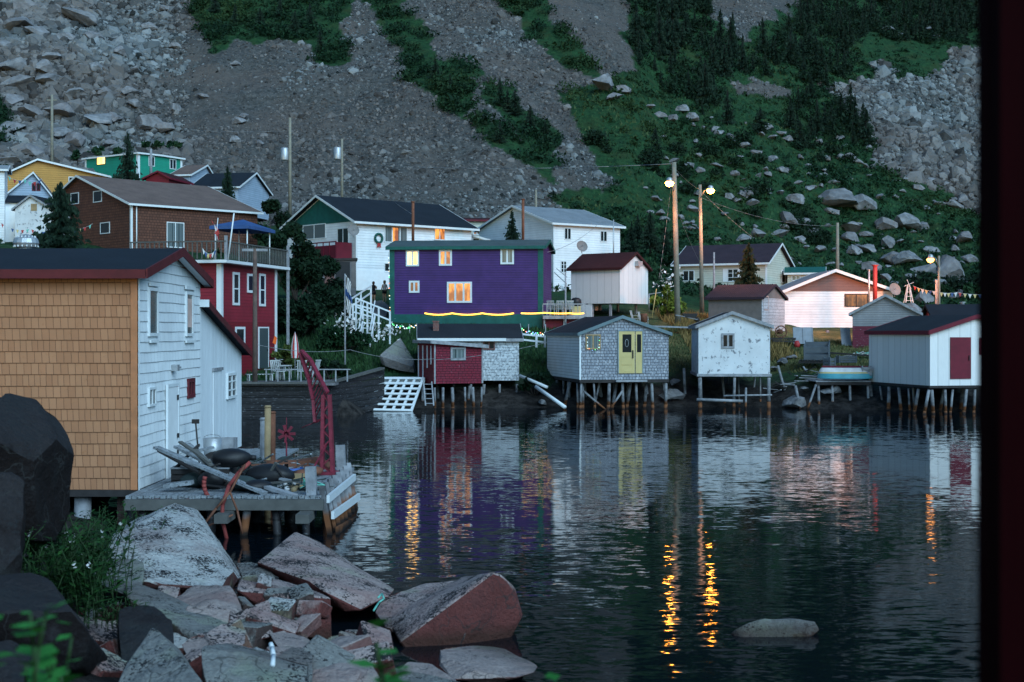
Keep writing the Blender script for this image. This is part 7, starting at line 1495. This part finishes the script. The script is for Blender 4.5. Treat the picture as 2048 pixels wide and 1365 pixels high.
for i in range(12):
    a = P(rr.uniform(1690, 1742), rr.uniform(698, 712), 71.2); a.z = gz(a.x, a.y)+.1; d = Vector((rr.uniform(-.5, .5), rr.uniform(-.3, .3), rr.uniform(-.1, .2))); m_ = MB(); m_.beam(a-d, a+d, .07, .04); mesh_at('rope_coil', m_, T['ropegreen' if i % 4 == 0 else 'shirtw'], 'pale scrap lying in the grass beside the red door shed', 'scrap', 'pale scraps beside the red door shed')
m_ = MB(); c = P(1288, 645, 76.5); m_.lathe(c, [(.001, 0), (.2, 0), (.22, .5), (.2, .55), (.001, .55)], 12); mesh_at('barrel', m_, T['rust'], 'rusty barrel behind the yellow door shed roof', 'barrel')
for (x, y, Yn, lab) in ((1288, 628, 79, 'pale tipped garden chair under the small white shed'), (1272, 622, 80, 'pale garden chair standing under the small white shed')): p = P(x, y, Yn); p.z = gz(p.x, p.y); chair(p, R(70), lab)
m_ = MB(); m_.tube(P(1304, 635, 79), P(1313, 578, 79), .035, .03, 6); mesh_at('yellow_pole', m_, T['yellow'], 'thin yellow pole leaning by the round flowering bush', 'pole')
sn = thing('wheelbarrow', 'dark wheelbarrow on the grass left of the weathered white shed roof', 'wheelbarrow', P(1380, 646, 77)); m_ = MB(); m_.prism([(-.4, -.25, .35), (.35, -.25, .3), (.5, -.25, .6), (-.5, -.25, .6)], (0, .5, 0)); m_.build('tray', T['black'], sn); m_ = MB(); m_.tube((.45, -.04, .18), (.45, .04, .18), .18, .18, 12); m_.build('wheel', T['black'], sn); m_ = MB(); m_.beam((.45, -.2, .2), (-.9, -.25, .5), .04, .04); m_.beam((.45, .2, .2), (-.9, .25, .5), .04, .04); m_.build('handle', T['wood2'], sn)
wm_ = thing('garden_windmill', 'white wooden garden windmill ornament right of the bungalow', 'ornament', P(1817, 606, 91)); 
for x in (-.28, .28):
    for y in (-.28, .28): m_ = MB(); m_.beam((x, y, 0), (x*.2, y*.2, 1.35), .05, .05); m_.build('leg', T['trimw'], wm_)
m_ = MB(); [m_.beam((-.28*f, -.28*f, 1.35*(1-f)*1.2), (.28*f, -.28*f, 1.35*(1-f)*1.2), .04, .03) for f in (.9, .7, .5)]; m_.build('brace', T['trimw'], wm_)
for a in (.4, 1.97, 3.54, 5.11): m_ = MB(); m_.beam((0, -.12, 1.4), (.4*math.cos(a), -.12, 1.4+.4*math.sin(a)), .02, .12, up=(0, 1, 0)); m_.build('blade', T['trimw'], wm_)
gt_ = thing('pipe_fence', 'low metal pipe fence left of the tall lamp pole', 'fence', P(1308, 610, 86)); b = gt_.location
for x in (1298, 1325): m_ = MB(); p = P(x, 588, 86)-b; m_.tube((p.x, 0, -.5), (p.x, 0, p.z), .04, .04, 5); m_.build('post', T['metal'], gt_)
m_ = MB(); m_.tube(P(1298, 589, 86)-b, P(1345, 582, 86)-b, .035, .035, 5); m_.build('rail', T['metal'], gt_)
fw_ = thing('white_fence', 'white low fence with dark gaps in front of the cream house', 'fence', P(1380, 612, 98)); b = fw_.location
# ------------------------------------------------------------------ overhead wires
def wire(label, pts, sag=.6, r=.016, group='overhead wires'): 
    m_ = MB(); m_.path(sagline(pts, 14, sag), r, 4); return mesh_at('wire', m_, T['wirem'], label, 'wire')
wire('thin overhead wire from the left poles to the tall lamp pole', [P(684, 327, 114), P(1348, 328, 78)], .4, .022)
wire('overhead wire between the two transformer poles', [P(580, 300, 112), P(684, 327, 114)], .5); wire('overhead wire from the far left pole to the first transformer pole', [P(104, 215, 122), P(580, 262, 112)], .9)
wire('guy wire slanting down right from the second street lamp', [P(1404, 385, 86), P(1505, 475, 92)], .1, .02); wire('guy wire left of the tall lamp pole', [P(1346, 345, 78), P(1318, 560, 80)], .05, .014)
wire('service wire from the tall white house to the purple house corner', [P(1205, 440, 100), P(1095, 505, 78)], .4); wire('thin rope line from the wharf across to the red lean-to shed', [P(515, 690, 57), P(700, 700, 60), P(870, 718, 62)], .2, .012)
wire('thin line from the red lean-to shed to the yellow door shed', [P(870, 720, 61.5), P(1094, 685, 62)], .15, .012)
bpy.data.objects.remove(fw_)
# more clutter on the near wharf
rr = random.Random(77)
for i, (x0_, y0_, x1_, y1_, w_) in enumerate([(318,902,402,948,.1),(340,905,455,962,.12),(365,915,470,968,.1),(388,900,440,950,.14),(360,884,420,925,.1),(405,930,520,985,.1),(430,952,560,978,.08),(560,958,640,972,.1),(520,968,600,962,.08)]):
    o = plank(P(x0_, y0_, 25.2-i*.08), P(x1_, y1_, 24.6-i*.03), w_, .04, rr.choice(['deckw', 'oldwood', 'darkwood', 'wood2']), 'weathered board in the jumbled lumber pile on the wharf'); o['group'] = 'boards of the lumber pile'
hp_ = thing('net_heap', 'tall dark heap of netting and rope behind the black floats', 'fishing net', on(505, 26.2)); m_ = MB()
for i in range(90):
    x, y = rr.uniform(-.9, .9), rr.uniform(-.5, .5); hh = .42*(1-abs(x)*.9)
    m_.path([Vector((x+rr.uniform(-.25, .25), y+rr.uniform(-.2, .2), max(.01, hh*rr.uniform(.1, 1.2)))) for k in range(6)], .012, 3)
m_.build('netting', T['netm'], hp_)
lumpy(on(505, 26.2, .0), .75, .45, .16, 'netm', 'dark tarpaulin bundle under the netting heap', 'tarpaulin', 'tarpaulin', .1, 5)
lumpy(on(620, 26.8, .0), .3, .25, .12, 'rust', 'rusty scrap bundle beside the crane foot', 'scrap_bundle', 'scrap', .1, 6)
for i, x in enumerate((602, 614)): m_ = MB(); m_.tube(on(x, 24.4), on(x+3, 24.4)+Vector((0, 0, .35)), .012, .012, 4); m_.tube(on(x-5, 24.4), on(x+9, 24.4)+Vector((0, 0, .02)), .012, .012, 4); mesh_at('iron_stand', m_, T['netm'], ['small dark iron stand left of the corner post', 'small dark iron stand nearest the corner post'][i], 'stand')
wire('overhead wire rising from the wreath house to the second transformer pole', [P(684, 300, 114), P(826, 430, 92)], .5, .012)
wire('service wire from the tall lamp pole to the cream house', [P(1348, 400, 78), P(1400, 525, 103)], .3, .012)
wire('upper wire between the two street lamp poles', [P(1348, 335, 78), P(1400, 380, 86)], .15, .012)
wire('wire from the second street lamp pole to the plain grey pole', [P(1400, 395, 86), P(1675, 452, 104)], .6, .012)
rr = random.Random(91)
for i, (px_, Yn_, sx, sz_, mt, lab) in enumerate([(395, 24.9, .35, .16, 'netm', 'dark net bundle at the foot of the white gable door'), (425, 24.6, .3, .2, 'black', 'black bin bag under the long grey planks'), (487, 24.4, .38, .15, 'netm', 'dark net bundle behind the bent red pipe'), (515, 24.1, .3, .13, 'black', 'black rubber bundle at the front edge of the wharf'), (432, 26.4, .35, .3, 'darkwood', 'dark sack slumped behind the lumber pile'), (470, 26.8, .3, .28, 'black', 'black bag behind the black float'), (573, 26.9, .35, .22, 'netm', 'dark netting bundle between the mooring posts and tan box'), (604, 25.4, .25, .16, 'rust', 'rusty brown bundle left of the corner post')]):
    lumpy(on(px_, Yn_), sx, sx*.75, sz_, mt, lab, 'bundle', 'bundle', rr.uniform(0, 3), i+11)
for i in range(26):
    c = on(rr.uniform(375, 600), rr.uniform(24.1, 26.6), rr.uniform(.05, .5)); d = Vector((rr.uniform(-.8, .8), rr.uniform(-.5, .5), rr.uniform(-.35, .35))); w_ = rr.uniform(.025, .1); m_ = MB(); m_.beam(c-d*.6, c+d*.6, w_, .03); mesh_at('stick', m_, T[rr.choice(['darkwood', 'darkwood', 'oldwood', 'rust', 'deckw'])], 'stick or slat jumbled in the gear heap on the wharf', 'stick', 'sticks jumbled in the wharf gear heap')
